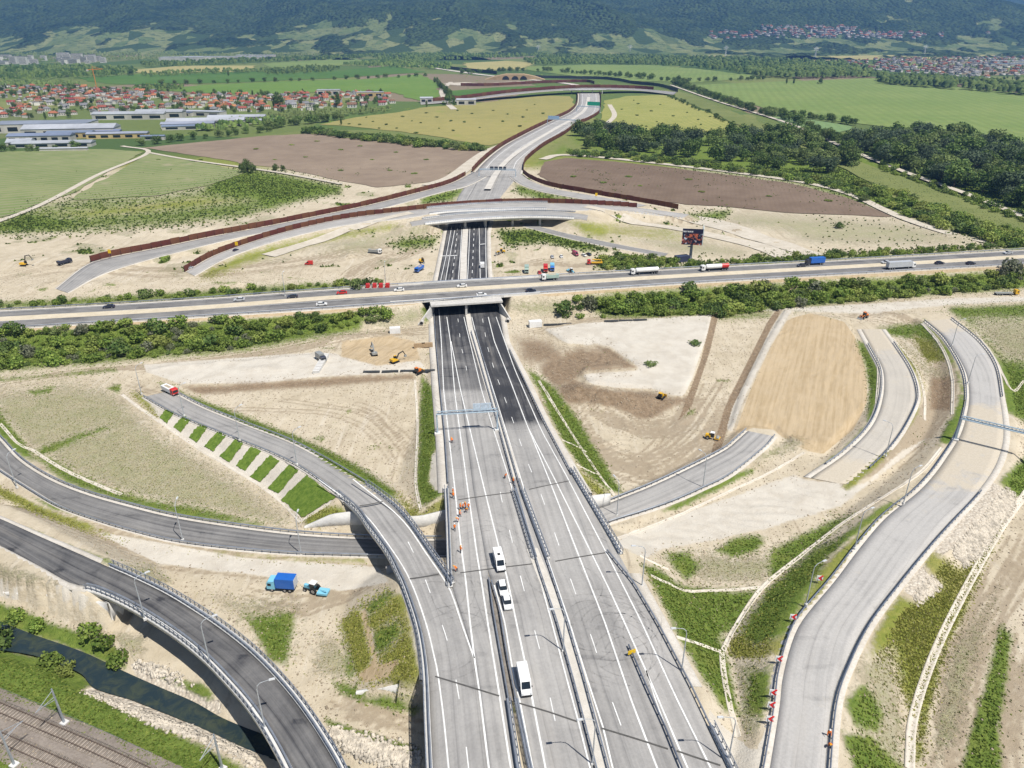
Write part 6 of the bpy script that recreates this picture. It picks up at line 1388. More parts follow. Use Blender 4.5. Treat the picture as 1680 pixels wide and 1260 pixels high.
# ------------------------------------------------------------------ railway
RAILM = M('rail_steel', (0.20, 0.15, 0.12), 0.5, 0.5, 0.4); SLEEP = M('sleeper', (0.36, 0.31, 0.26), 0.9, var=.2)
bed = path3([(-60, 1160), (0, 1186), (60, 1212), (125, 1240), (200, 1275), (260, 1305)], 0.46, 2)
Vb, Qb = sweep(bed, [(-5.4, -.3), (-4.9, .04), (4.9, .04), (5.4, -.3)], False)
bo = tag(obj('railway_bed', mesh_np('railway_bed', Vb, Qb), BALLAST), kind='structure')
for offc, lab in ((-2.05, 'far railway track with rusty rails on brown ballast'), (2.05, 'near railway track at the lower left corner')):
    root = tag(empty('railway_track', bed[len(bed) // 2]), lab, 'railway track', 'railway tracks'); c0 = bed[len(bed) // 2]; c = off(bed, offc) - c0
    for k in (-.75, .75):
        Vr, Qr = sweep(off(c + c0, k) - c0, [(-.06, .18), (.06, .18), (.06, .36), (-.06, .36)]); obj('rail', mesh_np('rail', Vr, Qr), RAILM, root)
    s = arclen(c); u = np.arange(0, s[-1], .65); Cc = np.stack([np.interp(u, s, c[:, k]) for k in range(3)], -1); Cc[:, 2] += .12
    tg = np.gradient(c[:, :2], axis=0).mean(0); Vs, Qs = boxes_np(Cc, (.28, 2.6, .16), math.atan2(tg[1], tg[0]))
    tag(obj('sleepers', mesh_np('sleepers', Vs, Qs), SLEEP, root), kind='stuff')
MASTM = M('mast_steel', (0.42, 0.46, 0.50), 0.5, 0.4, .4)
for (a, c), lab in (((106, 1187), 'railway catenary mast standing in the grass by the far track'), ((24, 1256), 'railway catenary mast at the lower left corner'), ((365, 1262), 'top of the railway mast at the bottom edge below the flyover')):
    p = on_ground(a, c)[0]; r = tag(empty('catenary_mast', p), lab, 'mast', 'railway masts')
    tn = bed[len(bed) // 2 + 2] - bed[len(bed) // 2]; ang = math.atan2(tn[1], tn[0]); d = Vector((math.sin(ang), -math.cos(ang), 0)) * (1 if a > 60 else -1)
    mb = MB(); mb.box((0, 0, 3.9), (.32, .32, 8.2), ang, (.6, .6)); mb.build('post', MASTM, r)
    mb = MB(); mb.box((0, 0, .05), (1.1, 1.1, .5), ang); mb.build('footing', CONC2, r)
    mb = MB(); q = Vector((0, 0, 6.2)); e = q + d * 3.4
    mb.tube([q, e], .05, 5); mb.tube([q + Vector((0, 0, 1.4)), e], .05, 5); mb.tube([q + Vector((0, 0, -.6)), e + Vector((0, 0, .1)) - d * .8], .05, 5); mb.build('bracket', MASTM, r)
wp = off(bed, -2.05) + np.array([0, 0, 6.0]); w = MB(); w.tube([tuple(x) for x in wp[::4]], .025, 4); tag(w.build('contact_wire', STEELD), 'thin overhead contact wire above the far railway track', 'cable')

# ------------------------------------------------------------------ street lamps
LAMPM = M('lamp_paint', (0.50, 0.53, 0.56), 0.5, .4, .3)
def lamp_meshes():
    a = MB(); a.tube([(0, 0, 0), (0, 0, 5), (0, 0, 8.6)], [.13, .11, .08], 7); pm = a.build('pole', LAMPM)
    a = MB(); a.tube([(0, 0, 8.5), (.12, 0, 9.2), (.6, 0, 9.7), (2.0, 0, 9.95)], [.08, .07, .06, .05], 6); am = a.build('arm', LAMPM)
    a = MB(); a.box((2.35, 0, 9.95), (.95, .36, .16), 0, (.8, .8)); lm = a.build('lamp_head', M('lamp_grey', (.62, .64, .66), .4))
    a = MB(); a.box((0, 0, .08), (.5, .5, .5)); fm = a.build('footing', CONC2); out = [(o.name.split('.')[0], o.data) for o in (pm, am, lm, fm)]
    for o in (pm, am, lm, fm): bpy.data.objects.remove(o)
    return out
LAMP_P = lamp_meshes()
def lamp(px, py, z, face, label, s=1.0):
    p = unp(px, py, z) if z is not None else on_ground(px, py)[0]
    r = tag(empty('street_lamp', p, face), label, 'street lamp', 'street lamps of the new roads'); r.scale = (s, s, s)
    for nm, me in LAMP_P: link(bpy.data.objects.new(nm, me), r)
for a in ((238, 1016, 7.2, .6, 'first lamp on the flyover, nearest the abutment'), (345, 1090, 7.2, .5, 'middle lamp on the left parapet of the flyover'), (435, 1196, 7.2, .3, 'nearest lamp on the left parapet of the flyover'),
          (300, 886, .5, 1.7, 'lamp on the near side of the loop road, left of the blue lorry'), (494, 908, .5, 1.6, 'lamp on the near side of the loop road above the blue lorry'), (28, 800, .9, 1.2, 'lamp at the left end of the dark loop road'),
          (302, 682, 1.4, 1.0, 'first lamp above the striped slope'), (393, 722, 3.2, 1.0, 'second lamp above the striped slope'), (487, 762, 5.4, .9, 'lamp above the last grass stripe'), (232, 646, .5, 1.0, 'lamp by the red lorry at the ramp end'),
          (1053, 962, 6.6, 3.14, 'tall lamp mast at the right edge of the motorway'), (1118, 1102, 6.8, 3.2, 'lamp right of the motorway beside the forked drain'), (1194, 1252, 6.8, 3.2, 'lamp right of the motorway at the bottom edge'),
          (924, 1068, 7.0, 3.3, 'lamp on the central reservation below the white cars'), (972, 1254, 7.0, 3.3, 'lamp on the central reservation at the bottom edge'),
          (1402, 900, 4.9, .4, 'lamp on the inner bank of the curved ramp above the hollow'), (1482, 826, 4.2, .4, 'lamp on the inner edge of the curved ramp near the stone patch'), (1322, 992, 5.3, .4, 'lamp on the inner edge of the curved ramp above the first chevron'),
          (1153, 800, 1.0, 2.2, 'lamp on the near edge of the short grey ramp'), (1012, 846, .5, 2.0, 'lamp where the short grey ramp meets the motorway bridge'), (1453, 748, 2.3, 2.4, 'lamp on the outer edge of the unfinished loop'),
          (1562, 566, 2.4, .2, 'lamp on the left edge of the upper right ramp'), (1588, 628, 3.0, .1, 'lower lamp beside the upper right ramp'), (468, 486, 6.0, 1.6, 'pole on the far verge of the cross motorway at left'), (633, 468, 6.0, 1.6, 'pole on the far verge by the red machine parts')):
    lamp(*a)

# ------------------------------------------------------------------ sign gantries, signs, billboard
BLUEG = M('gantry_paint', (0.42, 0.53, 0.62), 0.5, .4, .2)
def gantry(pl, pr, h, label, panels=(), pcol=None, bw=.45):
    A, B_ = Vector(pl), Vector(pr); r = tag(empty('sign_gantry', (A + B_) / 2), label, 'sign gantry', 'sign gantries over the roads'); A = A - r.location; B_ = B_ - r.location; d = (B_ - A); L = d.length; ang = math.atan2(d.y, d.x)
    for P in (A, B_):
        mb = MB(); mb.box((P.x, P.y, P.z + h / 2 - .3), (bw, bw, h + .6), ang, (.75, .75)); mb.build('leg', BLUEG, r)
        mb = MB(); mb.box((P.x, P.y, P.z + .15), (1.6, 1.6, .7), ang); mb.build('footing', CONC2, r)
    c = (A + B_) / 2; mb = MB()
    for dz, dy in ((0, -.35), (0, .35), (.8, 0)):
        n_ = Vector((-math.sin(ang), math.cos(ang), 0)) * dy; up = Vector((0, 0, h + dz)); mb.tube([A + up + n_, B_ + up + n_], bw * .30, 6)
    k = max(4, int(L / 1.6))
    for i in range(k):
        a = A + d * (i / k) + Vector((0, 0, h)); b_ = A + d * ((i + .5) / k) + Vector((0, 0, h + .8)); e = A + d * ((i + 1) / k) + Vector((0, 0, h)); mb.tube([a, b_, e], bw * .14, 4)
    mb.build('truss', BLUEG, r)
    for f0, f1, z0, z1 in panels:
        m_ = A + d * ((f0 + f1) / 2); mb = MB(); mb.box((m_.x, m_.y, m_.z + h + (z0 + z1) / 2), (L * (f1 - f0), .18, z1 - z0), ang); mb.build('sign_panel', pcol, r)
def ptz(px, py, z): return tuple(unp(px, py, z))
ALU = M('aluminium_back', (0.60, 0.70, 0.80), .45, .4, .2); GREENS = M('green_sign', (0.03, 0.42, 0.26), .5); BLUES = M('blue_sign', (0.35, 0.52, 0.72), .5); DARKS = M('dark_sign', (0.05, 0.06, 0.08), .5)
zq = float(zmain(706.0))
gantry(ptz(718, 712, zq), ptz(816, 706, zq), 6.2, 'pale blue gantry over the left carriageway', ((.60, .72, .4, 2.6), (.725, .85, .4, 2.6), (.855, .90, .4, 2.6)), ALU)
gantry(ptz(1567, 722, 3.0), ptz(1688, 752, 3.0), 6.8, 'blue grey gantry over the unpaved part of the right ramp', (), ALU, .6)
gantry(ptz(786, 290, .5), ptz(846, 291, .5), 5.5, 'gantry with dark signs where the slip roads split', ((.30, .40, .2, 2.6), (.42, .52, .2, 2.6), (.54, .64, .2, 2.6), (.66, .74, .2, 2.6)), DARKS, .6)
gantry(ptz(946, 183, 1.6), ptz(984, 185, 1.6), 7.0, 'far gantry with a green sign on the bending motorway', ((.45, .98, 2.0, 7.0),), GREENS, .8)
gantry(ptz(898, 205, 1.6), ptz(944, 207, 1.6), 6.5, 'far gantry with a pale blue sign on the bending motorway', ((.02, .42, .5, 4.2),), BLUES, .8)
# chevron boards
def chev_mat():
    m, t, b = new_mat('chevron_board', .5, .3)
    o = t.n('SeparateXYZ', Vector=t.n('TexCoord').outputs['Object']).outputs
    v = t.math('SUBTRACT', o[1], t.math('ABSOLUTE', t.math('SUBTRACT', o[2], 1.35)))
    k = t.math('MULTIPLY', t.math('GREATER_THAN', v, -.32), t.math('LESS_THAN', v, .18))
    t.nt.links.new(t.mix(k, (.82, .82, .82), (.72, .02, .02)), b.inputs['Base Color']); return m
CHEV = chev_mat()
a = MB(); a.box((0, 0, 1.35), (.06, 1.05, 1.05)); bo_ = a.build('board', CHEV); bme = bo_.data; bpy.data.objects.remove(bo_)
a = MB(); a.tube([(.05, -.3, -.2), (.05, -.3, 1.6)], .04, 5); a.tube([(.05, .3, -.2), (.05, .3, 1.6)], .04, 5); bo_ = a.build('post', STEELD); pme = bo_.data; bpy.data.objects.remove(bo_)
for px, py, lab in ((1343, 958, 'topmost of the red and white chevron boards on the curved ramp'), (1299, 1023, 'second chevron board from the top on the curved ramp'), (1276, 1091, 'third chevron board from the top on the curved ramp'), (1266, 1147, 'fourth chevron board, first of the lower three'), (1263, 1168, 'fifth chevron board, middle of the lower three'), (1261, 1190, 'lowest chevron board on the curved ramp')):
    p = on_ground(px, py)[0]; r = tag(empty('chevron_sign', p, R_(-95)), lab, 'road sign', 'chevron boards on the curved ramp'); r.scale = (1.15, 1.15, 1.15)
    link(bpy.data.objects.new('board', bme), r); link(bpy.data.objects.new('post', pme), r)
YEL = M('yellow_board', (0.80, 0.52, 0.02), .5)
def board(P, rz, w, h, z0, mat, label, name='marker_board', cat='road sign', group=None):
    r = tag(empty(name, P, rz), label, cat, group); mb = MB(); mb.box((0, 0, z0 + h / 2), (w, .08, h)); mb.build('board', mat, r)
    mb = MB(); mb.tube([(-w * .3, .06, 0), (-w * .3, .06, z0 + h)], .05, 5); mb.tube([(w * .3, .06, 0), (w * .3, .06, z0 + h)], .05, 5); mb.build('post', STEELD, r)
board(ptz(1036, 1076, 7.0), .4, 1.5, .9, .5, YEL, 'yellow marker board at the start of the short barrier')
for px, py, lab in ((671, 350, 'yellow board on the red noise wall left of the overpass'), (909, 338, 'yellow board on the red noise wall right of the overpass'), (978, 325, 'yellow board on the dark noise wall of the right slip road'), (389, 407, 'yellow board above the blue car on the overpass road'), (181, 420, 'yellow board at the left end of the long noise wall')):
    p = unp(px, py, 4.0 if px > 400 else 2.5); board(tuple(p), 0, 1.5, 2.0, 1.4, YEL, lab)
def billboard():
    p = on_ground(1132, 428)[0]; r = tag(empty('billboard', p, 0), 'large two sided billboard on one tall grey column beside the motorway', 'billboard')
    mb = MB(); mb.tube([(0, 0, -1), (0, 0, 7), (0, 0, 15)], [.75, .7, .6], 12); mb.build('column', M('column_grey', (.30, .32, .38), .5, .4, .3), r)
    m, t, b = new_mat('billboard_print', .5, .3); o = t.n('TexCoord').outputs['Object']; z = t.n('SeparateXYZ', Vector=o).outputs
    n1 = t.noise(o, .55, 3, .5, .8); n2 = t.noise(t.mapping(o, loc=(5, 2, 9)), .42, 2, .5, 1.2)
    c = t.mix(t.ramp01(n1, .52, .58), (.012, .014, .035), (.50, .13, .07)); c = t.mix(t.ramp01(n2, .58, .62), c, (.55, .62, .75)); c = t.mix(t.ramp01(z[2], 14.2, 14.6), c, (.015, .016, .045))
    k = t.math('MULTIPLY', t.math('MULTIPLY', t.math('GREATER_THAN', z[2], 15.1), t.math('LESS_THAN', z[2], 15.8)), t.math('LESS_THAN', z[0], -.6)); c = t.mix(t.math('MULTIPLY', k, t.ramp01(t.noise(o, 3.0, 1), .42, .5)), c, (.7, .7, .72))
    t.nt.links.new(c, b.inputs['Base Color'])
    PALEP = M('billboard_back', (.62, .72, .74), .6)
    for nm, a, e, mt in (('front_panel', (-5.6, -1.6), (4.2, -3.2), m), ('rear_panel', (4.4, -3.2), (6.2, 4.5), PALEP)):
        d = Vector((e[0] - a[0], e[1] - a[1])); mb = MB(); mb.box(((a[0] + e[0]) / 2, (a[1] + e[1]) / 2, 12.8), (d.length, .35, 8.0), math.atan2(d.y, d.x)); mb.build(nm, mt, r)
        mb = MB(); n_ = Vector((-d.y, d.x)).normalized() * .5
        for zz in (9.2, 12.6, 16.2): mb.tube([(a[0] + n_.x, a[1] + n_.y, zz), (e[0] + n_.x, e[1] + n_.y, zz)], .1, 5)
        mb.build('frame', STEELD, r)
    mb = MB(); mb.tube([(-.9, -1.2, 7.6), (-2.4, -2.6, 8.2)], .08, 5); mb.box((-1.2, -.6, 7.4), (1.6, 1.2, .3)); mb.build('platform', STEELD, r)
billboard()

# ------------------------------------------------------------------ vehicles
TYRE = M('tyre', (0.018, 0.018, 0.018), .9); RIM = M('rim', (.42, .43, .45), .4, .5, .6); GLASS = M('car_glass', (0.015, 0.022, 0.03), .08, .6); LIGHT = M('head_light', (.75, .77, .78), .2, .6); REDL = M('tail_light', (.35, .01, .01), .3); BLACKP = M('black_trim', (.02, .02, .022), .6)
def paint(c, nm): return M('paint_' + nm, c, .32, .5, 0, var=.05, scale=.5)
PW = paint((.80, .80, .79), 'white'); PR_ = paint((.55, .03, .025), 'red'); PB = paint((.02, .13, .50), 'blue'); PD = paint((.03, .035, .06), 'dark'); PS = paint((.50, .52, .55), 'silver'); PY_ = paint((.72, .42, .02), 'yellow'); PG = paint((.30, .31, .30), 'grey'); PLB = paint((.22, .55, .72), 'lightblue'); PM_ = paint((.32, .03, .09), 'maroon'); PO = paint((.70, .20, .03), 'orange'); PGR = paint((.35, .47, .42), 'greygreen')
_tpl = {}
def template(key, fn):
    if key in _tpl: return _tpl[key]
    out = []
    def part(name, mb, mat, parent=-1, loc=(0, 0, 0)):
        o = mb.build(name, mat); me = o.data; bpy.data.objects.remove(o); out.append((name, me, parent, loc)); return len(out) - 1
    fn(part); _tpl[key] = out; return out
def wheel(part, x, y, r=.34, w=.24):
    s = 1 if y > 0 else -1; mb = MB(); mb.tube([(0, -w / 2, 0), (0, w / 2, 0)], r, 12); i = part('wheel', mb, TYRE, -1, (x, y, r))
    mb = MB(); mb.tube([(0, s * w / 2, 0), (0, s * (w / 2 + .02), 0)], r * .6, 10); part('rim', mb, RIM, i)
def spawn(name, tpl, P, heading, label, cat, group=None, pitch=0.0, s=1.0):
    r = tag(empty(name, P, heading), label, cat, group); r.scale = (s, s, s)
    if pitch: r.rotation_euler = (0, pitch, heading)
    os_ = []
    for nm, me, par, loc in tpl:
        o = bpy.data.objects.new(nm, me); o.location = loc; link(o, r if par < 0 else os_[par]); os_.append(o)
    return r
def car_fn(col, est=False):
    def fn(part):
        L, W = 4.4, 1.78
        prof = [(-2.2, .32), (2.12, .32), (2.2, .55), (2.1, .78), (1.1, .95), (-1.2 if not est else -2.0, 1.0), (-2.1, .98), (-2.2, .7)]
        mb = MB(); mb.prism(prof, 'y', -W / 2, W / 2); b_ = part('body', mb, col)
        rear = -1.95 if est else -1.6
        for nm, y0 in (('side_window', -W / 2 + .09), ('side_window', W / 2 - .14)):
            mb = MB(); mb.prism([(1.0, .95), (.35, 1.40), (rear + .35, 1.40), (rear, .98)], 'y', y0, y0 + .05); part(nm, mb, GLASS, b_)
        mb = MB(); mb.add([(1.15, -.72, .94), (1.15, .72, .94), (.36, .62, 1.42), (.36, -.62, 1.42)], [(0, 1, 2, 3)]); part('windscreen', mb, GLASS, b_)
        mb = MB(); mb.add([(rear - .1, -.70, .98), (rear - .1, .70, .98), (rear + .34, .62, 1.42), (rear + .34, -.62, 1.42)], [(1, 0, 3, 2)]); part('rear_window', mb, GLASS, b_)
        mb = MB(); mb.box(((.4 + rear + .3) / 2, 0, 1.2), (.4 - rear - .3, 1.42, .5), 0, (1, .9)); part('roof', mb, col)
        for sx in (1.35, -1.35):
            for sy in (-.82, .82): wheel(part, sx, sy)
        for sy in (-.62, .62):
            mb = MB(); mb.box((2.17, sy, .68), (.1, .36, .16)); part('headlight', mb, LIGHT); mb = MB(); mb.box((-2.19, sy, .78), (.06, .3, .16)); part('tail_light', mb, REDL)
    return fn
def van_fn(col, L=5.9, hatch=False):
    def fn(part):
        W = 2.0; h = L / 2; prof = [(-h, .4), (h - .05, .4), (h, .75), (h - .25, 1.12), (h - .95, 1.3), (h - 1.75, 2.35), (h - 2.0, 2.48), (-h + .1, 2.5), (-h, 2.3)]
        mb = MB(); mb.prism(prof, 'y', -W / 2, W / 2); b_ = part('body', mb, col)
        mb = MB(); x0, x1 = h - .90, h - 1.72; mb.add([(x0 + .03, -.84, 1.33), (x0 + .03, .84, 1.33), (x1 + .03, .78, 2.30), (x1 + .03, -.78, 2.30)], [(0, 1, 2, 3)]); part('windscreen', mb, GLASS)
        for y in (-W / 2 - .01, W / 2 + .01):
            mb = MB(); mb.prism([(h - 1.2, 1.32), (h - 1.75, 2.1), (h - 2.6, 2.1), (h - 2.6, 1.32)], 'y', y - .01, y + .01); part('side_window', mb, GLASS)
        if hatch: mb = MB(); mb.box((-.4, 0, 2.53), (.7, .6, .08)); part('roof_hatch', mb, BLACKP)
        mb = MB(); mb.box((h + .0, 0, .52), (.12, 1.9, .3)); part('bumper', mb, BLACKP)
        for sx in (h - 1.0, -h + 1.15):
            for sy in (-.9, .9): wheel(part, sx, sy, .36)
        for sy in (-.75, .75): mb = MB(); mb.box((h - .06, sy, .95), (.12, .3, .26)); part('headlight', mb, LIGHT); 
        for sy in (-1.12, 1.12): mb = MB(); mb.box((h - 1.25, sy, 1.45), (.12, .2, .34)); part('mirror', mb, BLACKP)
    return fn
def cab(part, x, col, W=2.45):
    mb = MB(); mb.prism([(x - 1.0, .75), (x + 1.0, .75), (x + 1.05, 1.5), (x + .9, 2.7), (x + .6, 3.05), (x - 1.0, 3.1)], 'y', -W / 2, W / 2); c = part('cab', mb, col)
    mb = MB(); mb.add([(x + 1.06, -1.05, 1.65), (x + 1.06, 1.05, 1.65), (x + .93, 1.0, 2.6), (x + .93, -1.0, 2.6)], [(0, 1, 2, 3)]); part('windscreen', mb, GLASS, c)
    for y in (-W / 2 - .01, W / 2 + .01): mb = MB(); mb.box((x + .3, y, 2.1), (.9, .02, .8)); part('side_window', mb, GLASS, c)
    mb = MB(); mb.box((x + 1.02, 0, .8), (.2, 2.4, .5)); part('bumper', mb, BLACKP, c)
def truck_fn(kind, col, col2):
    def fn(part):
        L = {'semi': 16.0, 'tanker': 15.0, 'tipper': 8.6, 'box': 10.5, 'mixer': 9.0, 'small': 7.0, 'lowload': 13.0, 'crane': 10.0, 'drybulk': 15.5}[kind]; h = L / 2
        cab(part, h - 1.1, col)
        mb = MB(); mb.box((-1.0, 0, .85), (L - 2.2, 1.0, .3)); part('chassis', mb, BLACKP)
        if kind in ('semi', 'box', 'small'):
            z0 = 1.15; x1 = h - 2.3; mb = MB(); mb.box(((x1 - h) / 2, 0, z0 + 1.4), (x1 + h, 2.55, 2.75)); part('cargo_box', mb, col2)
            mb = MB(); mb.box((-h - .02, 0, z0 + 1.35), (.06, 2.3, 2.5)); part('rear_door', mb, PS)
        elif kind in ('tanker', 'drybulk'):
            mb = MB(); mb.tube([(-h, 0, 2.3), (-h + .4, 0, 2.3), (h - 3.0, 0, 2.3), (h - 2.6, 0, 2.3)], [.7, 1.2, 1.2, .7], 12); part('tank', mb, col2)
            mb = MB(); mb.box((-1, 0, 3.52), (L - 5, .6, .06)); part('walkway', mb, PG)
            if kind == 'drybulk': mb = MB(); mb.tube([(-h - .02, 0, 2.3), (-h + .38, 0, 2.3), (-h + 4.2, 0, 2.3)], [.74, 1.23, 1.23], 12); part('tank_end', mb, PR_)
        elif kind == 'tipper':
            x1 = h - 2.4; mb = MB(); mb.box(((x1 - h) / 2, 0, 1.95), (x1 + h, 2.5, 1.6), 0, (1.05, 1.03)); part('tipper_body', mb, col2)
            mb = MB(); mb.box(((x1 - h) / 2, 0, 2.6), (x1 + h - .4, 2.2, .45), 0, (.6, .5)); part('load', mb, M('gravel_load', (.45, .38, .28), .95))
        elif kind == 'mixer':
            mb = MB(); mb.tube([(-h + .2, 0, 2.9), (-h + 1.4, 0, 2.6), (-.6, 0, 2.3), (h - 2.6, 0, 2.0)], [.5, 1.0, 1.2, .6], 12); part('drum', mb, col2)
        elif kind == 'lowload':
            mb = MB(); mb.box((-1.5, 0, 1.2), (L - 3.5, 2.5, .25)); part('deck', mb, col2)
        elif kind == 'crane':
            mb = MB(); mb.box((-1.2, 0, 1.35), (L - 3, 2.4, .5)); part('deck', mb, col2); mb = MB(); mb.tube([(-h + 1, 0, 1.6), (-h + 1, 0, 2.9), (h - 3, 0, 3.4)], .3, 6); part('crane_arm', mb, PY_)
        xs_ = [h - 1.3] + ([-h + 1.1, -h + 2.4, -h + 3.7, h - 4.2] if L > 12 else [-h + 1.2, -h + 2.5])
        for x in xs_:
            for y in (-1.05, 1.05): wheel(part, x, y, .5, .34)
        for y in (-.95, .95): mb = MB(); mb.box((h - .02, y, 1.05), (.1, .36, .2)); part('headlight', mb, LIGHT)
    return fn
def excav_fn(col, raise_=0.0):
    def fn(part):
        for y in (-1.15, 1.15):
            mb = MB(); mb.prism([(-1.9, .45), (-1.6, .05), (1.6, .05), (1.9, .45), (1.6, .85), (-1.6, .85)], 'y', y - .3, y + .3); part('track', mb, BLACKP)
        mb = MB(); mb.box((0, 0, .8), (1.6, 1.8, .4)); part('undercarriage', mb, PG)
        mb = MB(); mb.prism([(-2.2, 1.05), (1.3, 1.05), (1.3, 1.5), (-.2, 1.9), (-2.2, 2.1)], 'y', -1.3, 1.3); part('house', mb, col)
        mb = MB(); mb.box((.75, .75, 2.15), (1.4, 1.0, 1.6), 0, (.85, .9)); c = part('cab', mb, BLACKP); mb = MB(); mb.box((.75, .75, 2.98), (1.2, .9, .08)); part('cab_roof', mb, col, c)
        mb = MB(); mb.tube([(.9, -.3, 1.6), (2.3, -.3, 3.9 + raise_), (4.9, -.3, 4.4 + raise_)], [.32, .36, .24], 6); part('boom', mb, M('boom_dark', (.06, .055, .05), .6) if col is PY_ else col)
        mb = MB(); mb.tube([(4.7, -.3, 4.6 + raise_), (6.1, -.3, 2.2 + raise_)], [.26, .18], 6); part('stick', mb, BLACKP)
        mb = MB(); mb.prism([(5.7, 1.9 + raise_), (6.6, 2.2 + raise_), (6.7, 1.4 + raise_), (6.0, 1.0 + raise_), (5.5, 1.3 + raise_)], 'y', -.8, .2); part('bucket', mb, PG)
    return fn
def dozer_fn(col):
    def fn(part):
        for y in (-1.2, 1.2): mb = MB(); mb.prism([(-1.9, .5), (-1.5, .05), (1.5, .05), (1.9, .5), (1.4, 1.0), (-1.6, .9)], 'y', y - .35, y + .35); part('track', mb, BLACKP)
        mb = MB(); mb.box((.5, 0, 1.3), (2.4, 1.4, 1.1), 0, (.9, .9)); part('engine_cover', mb, col); mb = MB(); mb.box((-.9, 0, 2.1), (1.5, 1.6, 1.7), 0, (.85, .85)); c = part('cab', mb, GLASS)
        mb = MB(); mb.box((-.9, 0, 3.0), (1.5, 1.6, .12)); part('cab_roof', mb, col, c); mb = MB(); mb.box((2.6, 0, .75), (.3, 3.4, 1.3), 0, (1, 1), (-.2, 0)); part('blade', mb, PY_)
        for y in (-.9, .9): mb = MB(); mb.tube([(.2, y, .7), (2.5, y, .6)], .12, 5); part('push_arm', mb, col)
    return fn
def roller_fn(col):
    def fn(part):
        mb = MB(); mb.tube([(2.0, -1.05, .78), (2.0, 1.05, .78)], .78, 16); part('drum', mb, PG); mb = MB(); mb.box((2.0, 0, .9), (2.1, 2.4, .35)); part('drum_frame', mb, col)
        mb = MB(); mb.box((-1.6, 0, 1.35), (2.2, 1.7, 1.1), 0, (.9, .9)); part('engine_cover', mb, col); mb = MB(); mb.box((0, 0, 2.0), (1.4, 1.5, 1.9), 0, (.9, .9)); c = part('cab', mb, GLASS); mb = MB(); mb.box((0, 0, 3.0), (1.6, 1.6, .12)); part('cab_roof', mb, PW, c)
        for y in (-.95, .95): wheel(part, -1.6, y, .75, .5)
    return fn
def loader_fn(col):
    def fn(part):
        for x in (-1.4, 1.5):
            for y in (-1.0, 1.0): wheel(part, x, y, .75, .5)
        mb = MB(); mb.box((-1.7, 0, 1.5), (2.0, 1.6, 1.0), 0, (.9, .9)); part('engine_cover', mb, col); mb = MB(); mb.box((-.2, 0, 2.2), (1.4, 1.5, 1.8), 0, (.85, .85)); c = part('cab', mb, GLASS); mb = MB(); mb.box((-.2, 0, 3.15), (1.4, 1.5, .12)); part('cab_roof', mb, col, c)
        for y in (-.6, .6): mb = MB(); mb.tube([(.6, y, 1.7), (2.2, y, 1.5), (3.2, y, .8)], .16, 5); part('lift_arm', mb, col)
        mb = MB(); mb.prism([(3.0, .2), (4.0, .15), (3.3, .5), (3.1, 1.2)], 'y', -1.4, 1.4); part('bucket', mb, PG)
    return fn
def tractor_fn(col):
    def fn(part):
        for y in (-.85, .85): wheel(part, -1.1, y, .85, .5); wheel(part, 1.4, y, .5, .36)
        mb = MB(); mb.box((1.0, 0, 1.2), (2.0, .8, .8), 0, (.95, .8)); part('bonnet', mb, col); mb = MB(); mb.box((-.7, 0, 1.9), (1.5, 1.4, 1.7), 0, (.9, .9)); c = part('cab', mb, GLASS); mb = MB(); mb.box((-.7, 0, 2.8), (1.7, 1.5, .14)); part('cab_roof', mb, PW, c)
        mb = MB(); mb.box((-3.4, 0, .8), (2.6, 2.2, .5), .2); part('rear_implement', mb, col); mb = MB(); mb.tube([(-2.1, 0, .9), (-4.6, .4, 1.5)], .2, 5); part('implement_arm', mb, col)
    return fn
def head(px, py, dx, dy, z):
    a = unp(px, py, z); b_ = unp(px + dx, py + dy, z); return math.atan2(b_[1] - a[1], b_[0] - a[0])
def place(name, key, fn, px, py, d, z, label, cat, group=None, s=1.0):
    if z is None: P = on_ground(px, py)[0]; z = P[2]
    else: P = unp(px, py, z)
    return spawn(name, template(key, fn), tuple(P), head(px, py, d[0], d[1], z), label, cat, group, 0.0, s)
zc = 7.03
place('van', 'vanW_h', van_fn(PW, 6.4, True), 819, 925, (8, 30), zc, 'white van with a black roof hatch behind two white cars', 'van', None, .88)
place('car', 'carWe', car_fn(PW, True), 825, 968, (6, 26), zc, 'white car right behind the barrier nose, the farther of two', 'car', None, .92)
place('car', 'carW', car_fn(PW), 832, 991, (6, 26), zc, 'white car right behind the barrier nose, the nearer of two', 'car', None, .9)
place('van', 'vanW', van_fn(PW, 6.6), 860, 1122, (6, 30), zc, 'big plain white van alone on the near carriageway', 'van', None, .88)
place('van', 'vanWs', van_fn(PW, 5.2), 791.5, 438, (-.5, -9), .33, 'white van driving on the dark carriageway beyond the underpass', 'van')
LFT, RGT = (-30, 1.85), (30, -1.75)
